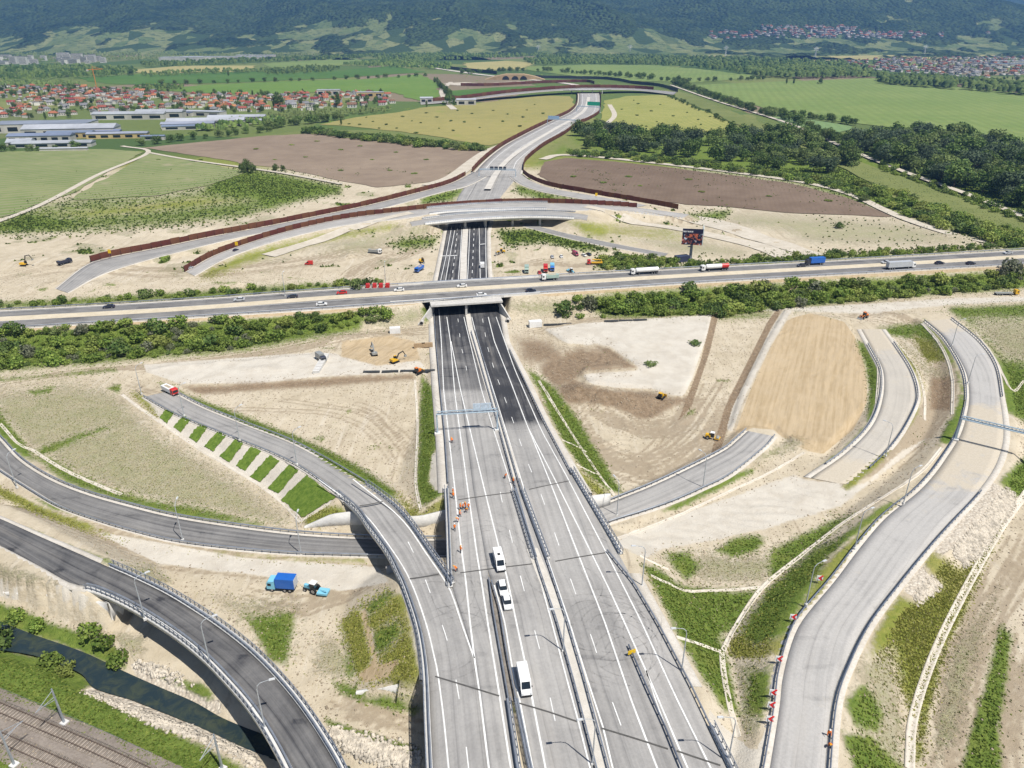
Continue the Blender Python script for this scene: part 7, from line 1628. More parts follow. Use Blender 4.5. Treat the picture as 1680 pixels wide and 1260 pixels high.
for px, py, d, col, nm, lab in ((179, 505, LFT, PD, 'dark', 'dark blue car at the left on the far lanes'), (393, 493.5, LFT, PS, 'silver', 'silver car on the far lanes left of the underpass'), (480, 488.5, LFT, PD, 'dark', 'dark car on the far lanes beside the pole'), (528, 501, RGT, PW, 'white', 'white car on the near lanes left of the underpass'), (561, 482, LFT, PR_, 'red', 'dark red car on the far lanes'), (655, 477.5, LFT, PW, 'white', 'white car on the far lanes just left of the bridge'), (758, 471, LFT, PW, 'white', 'white car on the bridge, far lanes'), (790, 485.5, RGT, PW, 'white', 'white car on the bridge, near lanes'), (871, 478.5, RGT, PD, 'dark', 'dark car on the near lanes just right of the bridge'),
                                (1453, 432, LFT, PS, 'silver', 'silver car on the far lanes behind the white lorry'), (1315, 437, LFT, PD, 'dark', 'small dark car behind the blue lorry'), (1541, 433, RGT, PD, 'dark', 'dark blue car right of the white lorry'), (1592, 433.5, RGT, PD, 'dark', 'dark car at the right end of the near lanes'), (1653, 416.5, LFT, PS, 'silver', 'silver car at the right end of the far lanes')):
    place('car', 'car_' + nm, car_fn(col), px, py, d, 6.05, lab, 'car', 'cars on the cross motorway', .98)
for px, py, d, kind, c1, c2, lab in ((902, 459, LFT, 'tipper', PW, PGR, 'grey and white tipper lorry on the far lanes'), (1057, 449.5, LFT, 'tanker', PW, PW, 'white tanker lorry on the far lanes'), (1172, 443.5, LFT, 'drybulk', PW, PW, 'white bulk lorry with a bright red tank end'), (1336, 434, LFT, 'box', PD, PB, 'lorry with a blue box body on the far lanes'), (1477, 440.5, RGT, 'semi', PW, PS, 'long silver white articulated lorry on the near lanes')):
    place('lorry', 'tr_%s_%s' % (kind, c2.name), truck_fn(kind, c1, c2), px, py, d, 6.05, lab, 'lorry', 'lorries on the cross motorway', .88)
for px, py, d, key, fn, name, lab, cat in (
    (616, 416, (20, 1), 'tip1', truck_fn('tipper', PW, PG), 'lorry', 'grey tipper lorry with a white cab on the sand left of the motorway', 'lorry'),
    (692, 431, (6, 6), 'exc_y2', excav_fn(PY_), 'excavator', 'yellow excavator on the sand left of the dark carriageway', 'excavator'),
    (688, 445, (-8, 5), 'tr_b', truck_fn('tipper', PB, PB), 'lorry', 'blue tipper lorry below the yellow excavator', 'lorry'),
    (822, 416, (-12, 1), 'ld1', loader_fn(PY_), 'wheel_loader', 'yellow wheel loader right of the dark carriageway', 'loader'),
    (864, 447, (0, 10), 'tr_gg', truck_fn('small', PGR, PGR), 'lorry', 'grey green lorry alone in the lorry park', 'lorry'),
    (885, 449, (4, 8), 'car_red', car_fn(PR_), 'car', 'small red car in front of the parked lorries', 'car'),
    (895, 445, (1, 10), 'tr_r', truck_fn('small', PR_, PR_), 'lorry', 'red lorry parked beside a blue one', 'lorry'),
    (906, 444, (1, 10), 'tr_bl', truck_fn('small', PB, PLB), 'lorry', 'blue lorry parked beside a red one', 'lorry'),
    (938, 448, (8, 4), 'trc1', tractor_fn(PLB), 'tractor', 'pale blue tractor in the lorry park', 'tractor'),
    (906, 423, (3, 6), 'car_silver', car_fn(PS), 'car', 'silver car at the back of the lorry park', 'car'), (921, 422, (3, 6), 'car_white', car_fn(PW), 'car', 'white car at the back of the lorry park', 'car'),
    (944, 419, (10, 5), 'van_m', van_fn(PM_, 5.6), 'van', 'maroon van at the back of the lorry park', 'van'), (958, 420, (10, 4), 'car_white', car_fn(PW), 'car', 'white car right of the maroon van', 'car'), (966, 419, (10, 4), 'car_dark', car_fn(PD), 'car', 'dark car right of the maroon van', 'car'),
    (976, 434, (-10, 0), 'tr_cr', truck_fn('crane', PR_, PY_), 'lorry', 'red lorry with a yellow crane deck', 'lorry'),
    (107, 433, (12, -3), 'tip_d', truck_fn('tipper', PD, PD), 'lorry', 'dark tipper lorry on the sand at far left', 'lorry'),
    (40, 436, (6, 0), 'exc_up', excav_fn(PY_, 2.5), 'excavator', 'yellow excavator with raised boom at far left', 'excavator'),
    (507, 434, (-10, 0), 'van_r', van_fn(PR_, 5.0), 'van', 'red van on the sand left of the motorway', 'van'),
    (312, 440, (10, -4), 'car_silver', car_fn(PS), 'car', 'silver car at the end of the overpass road', 'car'), (387, 412, (10, -4), 'car_dark', car_fn(PD), 'car', 'dark blue car on the overpass road', 'car'),
    (614, 583, (-4, -6), 'exc_g', excav_fn(PG, .6), 'excavator', 'grey excavator on the sand heap', 'excavator'),
    (648, 594, (14, -5), 'exc_y', excav_fn(PY_), 'excavator', 'yellow excavator with its dark boom stretched out', 'excavator'),
    (686, 612, (12, -5), 'dz_g', dozer_fn(PO), 'bulldozer', 'dark and orange crawler beside the green bank', 'bulldozer'),
    (1084, 654, (8, -8), 'dz_y', dozer_fn(PY_), 'bulldozer', 'yellow bulldozer at the edge of the dark soil', 'bulldozer'),
    (1168, 720, (14, 3), 'rl_y', roller_fn(PY_), 'road_roller', 'yellow soil roller above the short grey ramp', 'roller'),
    (1417, 522, (-12, 4), 'ld2', loader_fn(PO), 'wheel_loader', 'orange wheel loader beside the weeds', 'loader'),
    (1650, 484, (16, 0), 'll', truck_fn('lowload', PY_, PG), 'lorry', 'low loader with a yellow cab on the dirt road', 'lorry'),
    (280, 645, (10, 5), 'tip_r', truck_fn('tipper', PR_, PW), 'lorry', 'lorry with a red cab and white body at the ramp end', 'lorry'),
    (527, 592, (6, 4), 'mx', truck_fn('small', PD, PG), 'trailer', 'small dark site trailer near the white blocks', 'trailer')):
    place(name, key, fn, px, py, d, None, lab, cat, None, .8 if py < 530 and cat in ('excavator', 'loader', 'lorry', 'van') else .72 if cat in ('excavator', 'bulldozer', 'roller', 'loader', 'trailer') else .8)
place('lorry', 'bigblue', truck_fn('small', PLB, PB), 464, 966, (-30, -2), None, 'lorry with a big bright blue box body on the sand', 'lorry', None, .85)
place('tractor', 'trc2', tractor_fn(PLB), 512, 970, (-20, -6), None, 'light blue tractor with a rear implement beside the blue lorry', 'tractor', None, .85)

# ------------------------------------------------------------------ people in orange work clothes
VEST = M('orange_vest', (0.85, 0.20, 0.02), .7, var=.05); TROU = M('dark_trousers', (.035, .04, .06), .8); SKIN = M('skin', (.48, .28, .2), .6); HELM = M('helmet', (.82, .40, .03), .4); HELW = M('white_helmet', (.8, .8, .78), .4)
def person_mesh(bend=0.0, stride=.12, arm=.25):
    sb, cb = math.sin(bend), math.cos(bend)
    def up(x, y, z): dz = z - .95; return (x * cb + dz * sb, y, .95 + dz * cb - x * sb)
    pts = [(0, 0, .95, .15), (*up(0, 0, 1.2), .145), (*up(0, 0, 1.42), .16), (*up(.01, 0, 1.54), .065), (*up(.03, 0, 1.66), .10), (*up(.02, 0, 1.76), .085)]
    ed = [(0, 1), (1, 2), (2, 3), (3, 4), (4, 5)]
    for s in (-1, 1):
        i = len(pts); pts += [(0.02, s * .10, .86, .11), (s * stride * .5 + .03, s * .11, .48, .075), (s * stride, s * .12, .09, .05), (s * stride + .16, s * .13, .05, .045)]; ed += [(0, i), (i, i + 1), (i + 1, i + 2), (i + 2, i + 3)]
        i = len(pts); pts += [(*up(0, s * .21, 1.40), .065), (*up(.04 + arm * .3, s * .27, 1.12), .05), (*up(arm, s * .25, .90), .04), (*up(arm + .06, s * .24, .82), .042)]; ed += [(2, i), (i, i + 1), (i + 1, i + 2), (i + 2, i + 3)]
    me = bpy.data.meshes.new('person'); me.from_pydata([p[:3] for p in pts], ed, []); o = bpy.data.objects.new('tmp', me); scene.collection.objects.link(o)
    o.modifiers.new('skin', 'SKIN'); sv = me.skin_vertices[0].data
    for k, p in enumerate(pts): sv[k].radius = (p[3], p[3])
    sv[0].use_root = True; o.modifiers.new('sub', 'SUBSURF').levels = 1
    dg = bpy.context.evaluated_depsgraph_get(); ev = bpy.data.meshes.new_from_object(o.evaluated_get(dg)); bpy.data.objects.remove(o)
    ev.materials.clear()
    for m in (VEST, TROU, SKIN, BLACKP): ev.materials.append(m)
    hx_, hy_, hz_ = up(.03, 0, 1.66)
    for f in ev.polygons:
        c = f.center; f.use_smooth = True
        if (c - Vector((hx_, hy_, hz_))).length < .17: f.material_index = 2
        elif c.z < .10: f.material_index = 3
        elif c.z < .93 and abs(c.y) < .19: f.material_index = 1
        elif abs(c.y) > .2 and (c - Vector(up(arm + .06, .24 * (1 if c.y > 0 else -1), .82))).length < .09: f.material_index = 2
        else: f.material_index = 0
    ev.name = 'person'; return ev, (hx_, hy_, hz_)
POSE = [person_mesh(0, .12, .2), person_mesh(.15, .28, .4), person_mesh(1.0, .15, .5)]
a = MB(); a.tube([(0, 0, .03), (0, 0, .10), (0, 0, .17)], [.15, .135, .06], 10); a.box((.1, 0, .035), (.16, .2, .02)); ho_ = a.build('helmet', HELM); hme1 = ho_.data; bpy.data.objects.remove(ho_); hme2 = hme1.copy(); hme2.materials[0] = HELW
for k, (px, py, z, pose, rz, lab) in enumerate((
    (743, 811, zc, 0, 0, 'worker in orange at the parapet, the farther of a pair'), (744, 818, zc, 1, 2, 'worker in orange at the parapet, the nearer of a pair'), (755, 837, zc, 1, 1, 'leftmost worker of the orange group on the carriageway'), (760, 836, zc, 0, 3, 'second worker from the left in the orange group'), (764, 834, zc, 1, 4, 'worker in the middle of the orange group'), (765, 840, zc, 2, 5, 'worker bending in front of the orange group'), (769, 836, zc, 0, 2, 'rightmost worker of the orange group'), (754, 848, zc, 1, 0, 'worker in orange just below the group on the left line'), (752, 856, zc, 2, 4, 'worker bending over on the left line below the group'),
    (746, 871, zc, 1, 1.6, 'worker walking along the parapet below the group'), (756, 907, zc, 0, 1, 'worker standing alone on the left line'), (750, 938, zc, 2, 3, 'worker crouching by the dark joint at the nose'), (828, 785, float(zmain(785.)), 2, 0, 'worker bending beside the central reservation'), (842, 794, float(zmain(794.)), 0, 1, 'worker standing at the start of the central parapet'), (742, 727, float(zmain(727.)), 2, 2, 'worker crouching at the left edge below the gantry'),
    (1358, 1210, 6.0, 1, 4.5, 'upper worker in orange at the outer rail of the curved ramp'), (1361, 1226, 6.0, 2, 4.2, 'lower worker in orange at the outer rail of the curved ramp'))):
    me, hp = POSE[pose]; r = link(bpy.data.objects.new('person', me)); 
    p = unp(px, py, z); r.location = tuple(p) if px < 1300 else tuple(on_ground(px, py)[0]); r.rotation_euler = (0, 0, rz); r.scale = (1.06,) * 3
    tag(r, lab, 'person', 'workers in orange'); hm_ = link(bpy.data.objects.new('helmet', hme1 if k % 3 else hme2), r); hm_.location = hp

# ------------------------------------------------------------------ small things of the building site
def stack_boxes(name, px, py, n, size, step, ang, mat, label, cat, cols=1):
    p = on_ground(px, py)[0]; r = tag(empty(name, p, ang), label, cat)
    for i in range(n):
        for c in range(cols):
            mb = MB(); mb.box((0, 0, size[2] / 2), size); o = mb.build('block', mat, r); o.location = (i * step + random.uniform(-.1, .1), c * (size[1] + .15), 0); o.rotation_euler = (0, 0, random.uniform(-.05, .05))
stack_boxes('concrete_blocks', 519, 612, 12, (1.0, 2.2, 1.0), 1.25, R_(90), CONC2, 'row of white concrete blocks on the pale gravel', 'concrete blocks')
stack_boxes('pipe_row', 610, 611, 4, (5.5, .9, .6), 6.2, R_(3), M('dark_pipe', (.06, .065, .07), .6), 'row of dark drain pipes lying in the white trench', 'pipes')
stack_boxes('pipe_stack', 903, 534, 2, (5.5, .9, .7), 5.8, R_(6), M('dark_pipe', (.06, .065, .07), .6), 'short dark pipes beside the dirt road right of the motorway', 'pipes')
stack_boxes('pipe_stack', 1003, 528, 3, (5.5, .8, .7), 5.8, R_(6), M('dark_pipe', (.06, .065, .07), .6), 'longer dark pipes below the right thicket', 'pipes')
stack_boxes('formwork_frames', 688, 570, 2, (4.0, 1.0, 1.6), 3.0, R_(10), M('timber', (.42, .30, .18), .85), 'timber formwork frames left of the underpass', 'formwork')
stack_boxes('site_container', 878, 536, 1, (5.0, 2.4, 2.4), 5, R_(8), PW, 'small white site container right of the underpass', 'container')
stack_boxes('site_container', 648, 546, 1, (4.0, 2.2, 2.2), 5, R_(5), PW, 'white site container left of the underpass', 'container')
stack_boxes('red_machine_parts', 604, 472, 4, (1.6, 2.0, 1.8), 2.8, R_(3), PR_, 'red machine parts on the sand by the round bush', 'machine parts')
stack_boxes('dark_tank', 1118, 429, 1, (7, 3.4, 3.0), 5, R_(20), M('tank_dark', (.05, .06, .11), .5), 'dark blue container under the billboard', 'container')
for px, py, lab in ((692, 532, 'black drain opening below the left drain'), (833, 529, 'black drain opening right of the underpass')):
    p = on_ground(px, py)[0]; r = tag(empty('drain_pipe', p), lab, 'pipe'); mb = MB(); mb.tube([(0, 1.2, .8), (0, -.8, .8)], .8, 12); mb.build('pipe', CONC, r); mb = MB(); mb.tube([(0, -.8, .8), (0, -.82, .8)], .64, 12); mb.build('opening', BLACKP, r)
# ------------------------------------------------------------------ houses
WALLW = M('house_wall', (.66, .63, .58), .85, var=.08, rand=.3, scale=.3); ROOFS = [M('roof_orange', (.38, .145, .075), .85, rand=.4, scale=.4), M('roof_red', (.29, .085, .06), .85, rand=.4, scale=.4), M('roof_grey', (.22, .22, .23), .8, rand=.4, scale=.4), M('roof_brown', (.20, .11, .075), .85, rand=.4, scale=.4)]
def house_mesh(roof, hip=False, flat=False):
    mb = MB(); w, l, h = 9, 11, 5.2; mb.box((0, 0, h / 2 - .5), (l, w, h + 1)); mb.mat(2)
    for x in (-3.4, 0, 3.4):
        for z in (1.7, 4.0): mb.box((x, -w / 2 - .03, z), (1.3, .1, 1.4)); mb.box((x, w / 2 + .03, z), (1.3, .1, 1.4))
    mb.mat(1)
    if flat: mb.box((0, 0, h + .15), (l + .4, w + .4, .4))
    else:
        e = 3.2 if hip else 0; a, b_ = l / 2 + .5, w / 2 + .6
        mb.add([(-a, -b_, h - .2), (a, -b_, h - .2), (a, b_, h - .2), (-a, b_, h - .2), (-a + e, 0, h + 3.3), (a - e, 0, h + 3.3)], [(0, 1, 5, 4), (2, 3, 4, 5), (1, 2, 5), (3, 0, 4), (3, 2, 1, 0)])
    mb.mat(0); mb.box((2, 1, h + 2.6), (.8, .8, 2.2)); o = mb.build('house', [WALLW, roof, GLASS]); me = o.data; bpy.data.objects.remove(o); return me
HOUSE = [house_mesh(ROOFS[k], hp) for k in range(4) for hp in (False, True)] + [house_mesh(ROOFS[2], flat=True)]
RN = ['orange tiled', 'orange hipped', 'red tiled', 'red hipped', 'grey', 'grey hipped', 'brown', 'brown hipped', 'flat grey']
def houses(poly, n, mind, seed, weights, place_, group, zf=None, s=1.0, gar=0):
    g = random.Random(seed); w = [weights[k] for k in range(9)]
    for p in scatter(poly, n, mind, seed, 60):
        k = g.choices(range(9), w)[0]; q = s * g.uniform(.8, 1.3)
        want('house', 'house', [('house', HOUSE[k])], p[0], p[1], 0.2, (q * g.uniform(.9, 1.4), q, q), g.choice((0, 1.57)) + g.gauss(.3, .25), 'pale house with a %s roof %s%s' % (RN[k], place_, ', left part' if (lambda a: a < 160 or 300 < a < 470 or 1372 < a < 1500)(float(proj(np.array([p[0], p[1], 0.]))[0])) else ', right part'), 'house', group, 8 * q)
WO = (4, 4, 3, 3, 4, 3, 3, 2, 4); WW = (1, 1, 2, 2, 4, 4, 2, 2, 5)
houses([(-40, 140), (120, 143), (200, 148), (300, 155), (330, 170), (300, 186), (160, 190), (-40, 196)], 260, 10, 31, WO, 'in the village at the left edge', 'houses of the village at left', None, .70)
houses([(300, 155), (400, 156), (560, 153), (640, 155), (645, 172), (500, 182), (340, 186), (315, 172)], 190, 10, 32, WO, 'in the village below the green crops', 'houses of the village at left', None, .70)
houses([(1372, 103), (1450, 97), (1600, 95), (1740, 96), (1740, 134), (1560, 127), (1440, 117)], 420, 11, 33, WW, 'in the village above the right field', 'houses of the village at right', None, .95)
for p in scatter([(-40, 140), (180, 146), (400, 154), (640, 153), (645, 176), (480, 186), (300, 190), (-40, 200)], 290, 9, 34):
    tree(p[0], p[1], 0.1, 5 + 5 * random.random(), random.choice((0, 1, 2, 3, 6)), 'garden tree between the houses of the left village', 'garden trees of the left village', False, 'garden_tree')
for p in scatter([(1372, 103), (1450, 97), (1740, 96), (1740, 136), (1560, 129), (1440, 119)], 200, 12, 35):
    tree(p[0], p[1], 0.1, 5 + 6 * random.random(), random.choice((0, 1, 2, 3, 6)), 'garden tree between the houses of the right village', 'garden trees of the right village', False, 'garden_tree')
# the town at the foot of the hill: where the sight line meets the slope
def on_hill(px, py):
    Yq = np.arange(3300, 9000, 8.0); xr = (px - CX) / F; yr = -(py - CY) / F; t_ = Yq / (CP + yr * SP); x, z = xr * t_, CAMH + (-SP + yr * CP) * t_
    g = hill_z(x, Yq); k = np.where(z <= g)[0]
    return (float(x[k[0]]), float(Yq[k[0]]), float(g[k[0]])) if len(k) else None
gh = random.Random(5); nh = 0
while nh < 230:
    px = gh.gauss(1350, 95); py = gh.uniform(44, 64) if abs(px - 1330) < 80 else gh.uniform(54, 64)
    if px > 1640 or px < 1160: continue
    q = on_hill(px, py)
    if q is None: nh += 1; continue
    k = gh.choices(range(9), WO)[0]; s_ = gh.uniform(1.1, 1.9)
    want('house', 'house', [('house', HOUSE[k])], q[0], q[1], q[2] - .5, (s_ * 1.3, s_, s_), gh.random() * 3.1, 'far house with a %s roof in the town under the hill' % RN[k], 'house', 'houses of the town under the hill', 8 * s_); nh += 1
# church tower of that town
q = on_hill(1330, 57)
if q:
    r = tag(empty('church_tower', (q[0], q[1], q[2])), 'slim pale church tower rising over the red roofs under the hill', 'church tower'); mb = MB(); mb.box((0, 0, 15), (9, 9, 31)); mb.build('tower', WALLW, r); mb = MB(); mb.box((0, 0, 37), (10, 10, 14), 0, (.05, .05)); mb.build('spire', ROOFS[3], r)
# sheds, factories, blocks of flats
def hall(px, py, L, W, h, ang, roof, wall, label, name='warehouse', cat='warehouse', pitched=True, bays=0):
    p = unp(px, py, .2); r = tag(empty(name, tuple(p), ang), label, cat)
    mb = MB(); mb.box((0, 0, h / 2 - .3), (L, W, h + .6)); mb.build('wall', wall, r)
    mb = MB()
    if pitched: mb.prism([(-W / 2 - .5, h - .1), (W / 2 + .5, h - .1), (0, h + W * .14)], 'x', -L / 2 - .5, L / 2 + .5)
    else: mb.box((0, 0, h + .2), (L + .6, W + .6, .5))
    mb.build('roof', roof, r)
    for i in range(bays):
        mb = MB(); mb.box((-L / 2 + (i + .5) * L / bays, -W / 2 - .05, h * .45), (L / bays * .6, .15, h * .5)); mb.build('door' if i % 3 == 0 else 'window', GLASS, r)
RB = M('shed_roof', (.31, .34, .41), .6, .4, .1, rand=.2, scale=.05); RBL = M('pale_shed_roof', (.42, .44, .48), .6, rand=.2, scale=.05); RBD = M('blue_shed_roof', (.20, .24, .34), .6, rand=.2, scale=.05); WP = M('shed_wall', (.55, .53, .48), .85, scale=.05); WY = M('yellow_wall', (.60, .46, .22), .85, scale=.05)
for a in ((75, 214, 105, 40, 9, .16, RB, WP, 'largest grey industrial hall left of the village', 6), (120, 221, 95, 26, 8, .16, RBL, WP, 'pale industrial hall in front of the largest hall', 5), (70, 231, 62, 15, 6, .14, RBD, WP, 'long shed with a blue roof and dark open front', 6), (118, 226, 46, 12, 6, .14, RBD, WY, 'blue roofed shed with a yellow wall', 4), (165, 222, 44, 10, 5, .14, RBD, WP, 'narrow blue roofed shed right of the yellow wall', 3), (195, 226, 62, 11, 5, .14, RB, WY, 'long low shed with yellow base right of the blue sheds', 5), (90, 240, 74, 14, 4, .14, RBL, WP, 'low pale shed behind the field edge', 4), (105, 247, 44, 4, 2.5, .1, RBL, WP, 'white row of tanks at the field edge', 0), (35, 238, 22, 18, 4, .3, RBL, WP, 'small pale shed at the left corner of the yard', 2), (252, 229, 24, 6, 4, .14, RBD, WP, 'small dark shed on the field edge', 1),
          (215, 195, 90, 18, 7, .1, RBL, WP, 'long pale hall below the village houses', 4), (265, 193, 60, 20, 8, .1, RBL, WP, 'white hall right of the long pale hall', 3), (335, 190, 60, 16, 6, -.25, RBL, WP, 'white slanted hall right of the village centre', 3), (290, 190, 50, 12, 5, -.2, RBD, WP, 'dark roofed hall beside the white slanted hall', 3), (340, 205, 90, 20, 6, .2, RBL, WP, 'pale farm hall between the trees', 4), (390, 199, 70, 16, 6, .15, RBL, WP, 'pale roofed hall at the right end of the yards', 3), (310, 209, 60, 14, 5, .2, RB, WP, 'grey farm hall among bushes', 3), (300, 212, 44, 10, 4, .2, RBD, WP, 'small dark roofed farm shed', 2), (420, 202, 44, 10, 4, .12, RBL, WP, 'small pale shed beside the tree row', 1),
          (370, 98, 330, 60, 12, .05, RBL, WP, 'huge white logistics hall under the hills', 0), (300, 99, 160, 60, 12, .05, RBL, WP, 'white hall left of the huge logistics hall', 0), (420, 95, 160, 40, 12, .03, RBL, WP, 'white hall right of the huge logistics hall', 0), (1655, 104, 110, 40, 8, -.1, RBL, WP, 'long white hall at the right village', 0), (1650, 108, 110, 34, 7, -.1, RBD, WP, 'blue grey hall at the right village', 0), (540, 156, 40, 16, 9, .05, RBL, WP, 'white flat roofed block at the right end of the left village', 3), (608, 159, 46, 14, 8, .05, RBL, WY, 'pale long block at the right end of the left village', 3), (700, 168, 20, 12, 7, .1, RBL, WP, 'small white building beside the far slip road', 2), (765, 172, 30, 12, 8, .1, RBL, WP, 'white farm building at the edge of the barley', 2)):
    hall(*a[:9], pitched=a[5] > .08 and a[4] < 8.5, bays=a[9])
gb = random.Random(9)
for k in range(34):
    px = gb.choice((gb.uniform(0, 45), gb.uniform(20, 200), gb.uniform(95, 190))); py = gb.uniform(97, 106); p = unp(px, py, .2); h_ = gb.choice((9, 12, 15, 18, 24)) if px < 210 else 12
    r = tag(empty('apartment_block', tuple(p), gb.uniform(-.3, .3)), 'pale apartment block of the distant town at the upper left', 'apartment block', 'apartment blocks of the distant town'); w_ = gb.uniform(14, 40)
    mb = MB(); mb.box((0, 0, h_ / 2), (w_, 14, h_)); mb.build('wall', WALLW, r); mb = MB(); mb.box((0, 0, h_ + .4), (w_ + .4, 14.4, .8)); mb.build('roof', ROOFS[2], r)
    mb = MB()
    for z in range(3, int(h_), 3): mb.box((0, -7.05, z), (w_ * .92, .1, 1.3))
    tag(mb.build('windows', GLASS, r), kind='stuff')
# ------------------------------------------------------------------ skid marks left by turning machines
m, t, b = new_mat('rubber_marks', .9, .1); b.inputs['Base Color'].default_value = (.05, .05, .052, 1); nz = t.noise(t.pos(), .9, 4, .7); tr = t.n('BsdfTransparent'); mx = t.n('MixShader', i0=t.ramp01(nz, .35, .8, .02, .24)); t.nt.links.new(tr.outputs[0], mx.inputs[1]); t.nt.links.new(b.outputs[0], mx.inputs[2]); t.nt.links.new(mx.outputs[0], m.node_tree.nodes['Material Output'].inputs[0])
parts_ = []; gm = np.random.default_rng(77)
for px, py, n_, r0, r1 in ((1000, 1035, 16, 3, 7), (1010, 1060, 5, 4, 9), (800, 890, 6, 5, 9), (745, 985, 5, 4, 8), (960, 930, 3, 4, 9), (735, 1060, 3, 4, 8), (790, 740, 4, 4, 7), (865, 770, 3, 4, 7), (770, 655, 9, 4, 9), (845, 690, 9, 4, 9), (755, 600, 6, 4, 8)):
    zz = float(zmain(py)); c = unp(px, py, zz)
    for k in range(n_):
        rr = gm.uniform(r0, r1); a0 = gm.uniform(0, 6.28); a1 = a0 + gm.uniform(.7, 2.2); an = np.linspace(a0, a1, 14); cc = c[:2] + gm.normal(0, 2.4, 2)
        for o_ in (0, 1.8):
            P = np.stack([cc[0] + (rr + o_) * np.cos(an), cc[1] + (rr + o_) * np.sin(an), np.zeros(14)], -1); oy = np.argsort(ROWY); yrow = PM[2][:, 1]; so = np.argsort(yrow); P[:, 2] = np.interp(P[:, 1], yrow[so], PM[2][so, 2]) + .022 + .0006 * k
            V_, Q_ = sweep(P, [(-.13, 0), (.13, 0)], False); parts_.append((V_, Q_))
V_, Q_ = join_np(parts_); tag(obj('skid_marks', mesh_np('skid_marks', V_, Q_), m), kind='stuff')
# ------------------------------------------------------------------ pylons, crane, far interchange
PYM = M('pylon_steel', (.62, .65, .68), .5, .4, .2)
def pylon(px, py, h, label):
    p = unp(px, py, .0); r = tag(empty('power_pylon', tuple(p)), label, 'pylon', 'power pylons across the plain'); w = h * .07; mb = MB()
    for sx in (-1, 1):
        for sy in (-1, 1): mb.tube([(sx * w, sy * w, 0), (sx * w * .25, sy * w * .25, h * .7), (0, 0, h)], [.55, .5, .4], 4)
    for i in range(5):
        z0, z1 = h * .14 * i, h * .14 * (i + 1); a, b_ = w * (1 - .107 * i * 1.0), w * (1 - .107 * (i + 1))
        for sy in (-1, 1): mb.tube([(-a, sy * a, z0), (b_, sy * b_, z1)], .3, 4); mb.tube([(a, sy * a, z0), (-b_, sy * b_, z1)], .3, 4)
    mb.build('tower', PYM, r)
    for z, l in ((.68, .22), (.8, .28), (.92, .18)):
        mb = MB(); mb.tube([(-h * l, 0, h * z), (0, 0, h * (z + .04)), (h * l, 0, h * z)], .4, 4); mb.tube([(-h * l, 0, h * z), (h * l, 0, h * z)], .35, 4); mb.build('cross_arm', PYM, r)
for a in ((883, 90, 44, 'pylon left of the pale far field'), (1033, 90, 44, 'pylon above the middle of the far wood'), (1190, 92, 44, 'pylon above the right part of the far wood'), (1337, 95, 44, 'pylon left of the right village'), (1516, 91, 46, 'pylon above the right village'), (660, 80, 36, 'small pylon under the hills, rightmost of the row'), (630, 79, 36, 'small pylon under the hills, second from the right'), (602, 77, 36, 'small pylon under the hills, third from the right'), (575, 74, 36, 'small pylon under the hills, leftmost of the row')):
    pylon(*a)
p = unp(160, 150, 0); r = tag(empty('tower_crane', tuple(p)), 'orange tower crane over the roofs of the left village', 'crane'); CRM = M('crane_orange', (.60, .26, .05), .6)
mb = MB(); mb.tube([(0, 0, 0), (0, 0, 40)], .9, 4); mb.build('mast', CRM, r); mb = MB(); mb.tube([(-12, 2, 38), (20, -2, 39.5)], .7, 4); mb.tube([(0, 0, 44), (18, -2, 39.5)], .25, 4); mb.tube([(0, 0, 40), (0, 0, 44)], .5, 4); mb.build('jib', CRM, r); mb = MB(); mb.box((-11, 2, 37), (4, 2, 3)); mb.build('counterweight', CONC, r)
fo = road('far_overpass', [(690, 168), (760, 162), (830, 153), (900, 147), (960, 144), (1040, 145), (1110, 151)], [(690, 171), (760, 165), (830, 156), (900, 149.5), (960, 147), (1040, 148), (1105, 155)], [(0, 1.0), (.4, 7.5), (.7, 8), (1, 2)], dark=.4, bridge=lambda x, y: (x > 925) & (x < 1000), verge=1.5, step=12)
b = tag(empty('overpass_bridge'), 'far overpass where the bending motorway disappears', 'bridge'); parapet(b, off(fo[2][fo[3]], .4), 1, 1.2)
for px in (938, 955, 972, 988):
    c = unp(px, 148, 6.5); pier(b, c[0], c[1], 6.8, .9)
noise_wall(cutpy(off(fo[1], -2), 0, 400, 700, 1075), 'rust red noise wall on the far overpass', 5.0, 12)
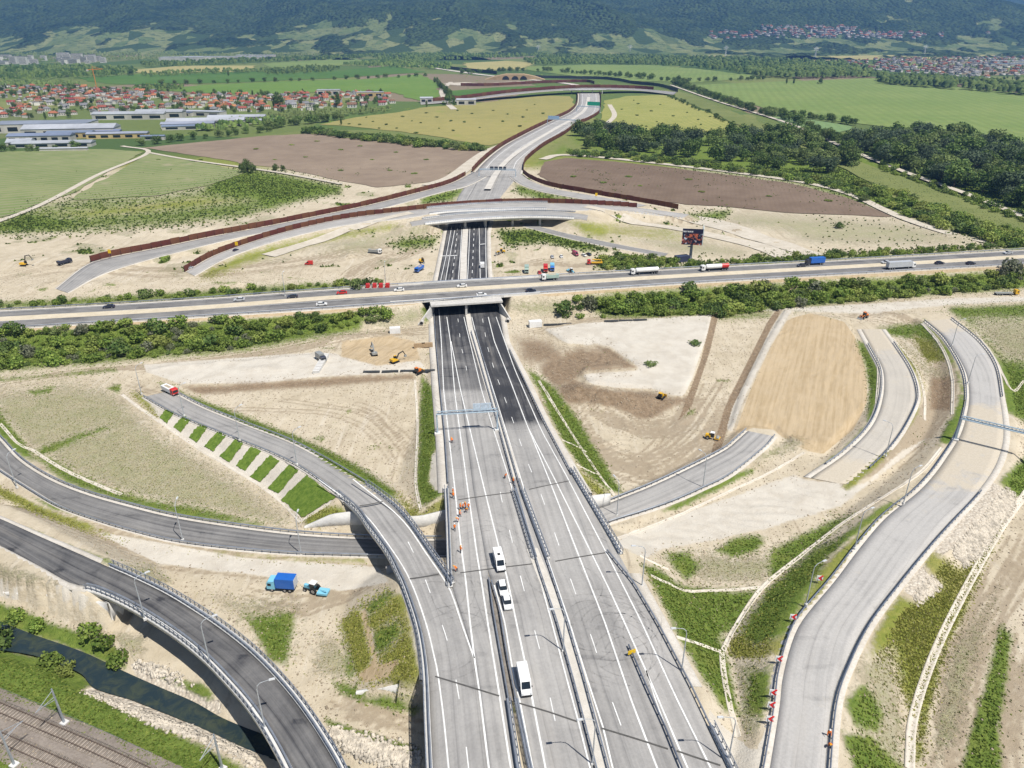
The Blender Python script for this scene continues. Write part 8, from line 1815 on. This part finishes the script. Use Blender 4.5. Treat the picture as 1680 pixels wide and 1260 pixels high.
noise_wall(path3([(756, 141), (800, 141), (860, 138), (900, 136), (960, 135), (975, 138)], 1, 12), 'farthest rust red noise wall left of the curve', 5.5, 12)
noise_wall(path3([(870, 128), (930, 129), (1000, 131), (1040, 138), (1080, 142), (1112, 151)], 1, 12), 'dark noise wall around the far curve', 6, 14, PANEL_ME2)
noise_wall(path3([(600, 84), (650, 98), (700, 108), (750, 115), (815, 122)], 1, 30), 'long dark noise wall of the road running to the hills', 8, 40, PANEL_ME2)
ribbon('far_road', [(590, 82), (640, 97), (690, 108), (740, 116), (800, 124), (880, 132), (940, 139), (965, 148)], [26, 24, 20, 18], VERGE, .8)
ribbon('far_yard', [(745, 136), (780, 139), (830, 137), (880, 133)], [60, 90, 70, 40], TRACK, .5)
# wildlife bridge with round openings
r = tag(empty('arched_underpass', tuple(unp(845, 131, 0))), 'sandy mound with three dark round tunnel mouths by the far interchange', 'tunnel'); SAND = M('mound_sand', (.46, .33, .19), .95, scale=.05)
mb = MB(); mb.prism([(-75, -1), (75, -1), (48, 7), (22, 12), (-22, 12), (-48, 7)], 'y', 0, 40); mb.build('mound', SAND, r)
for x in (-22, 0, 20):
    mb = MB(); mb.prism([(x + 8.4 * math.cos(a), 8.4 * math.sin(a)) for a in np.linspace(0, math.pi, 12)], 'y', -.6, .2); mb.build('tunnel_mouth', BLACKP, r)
flush()
# ------------------------------------------------------------------ the summer air
hb = MB(); top = float(HZ.max()) + 25
hb.box((0, 5150, (top - 5) / 2), (16400, 10700, top + 5))
hm = bpy.data.materials.new('haze'); hm.use_nodes = True; hn = hm.node_tree; hn.nodes.clear()
pv = hn.nodes.new('ShaderNodeVolumePrincipled'); ho = hn.nodes.new('ShaderNodeOutputMaterial')
pv.inputs['Color'].default_value = (0.22, 0.47, 0.97, 1); pv.inputs['Density'].default_value = 0.000084; pv.inputs['Anisotropy'].default_value = 0.1
hn.links.new(pv.outputs[0], ho.inputs['Volume'])
haze = tag(hb.build('haze', hm), kind='stuff')
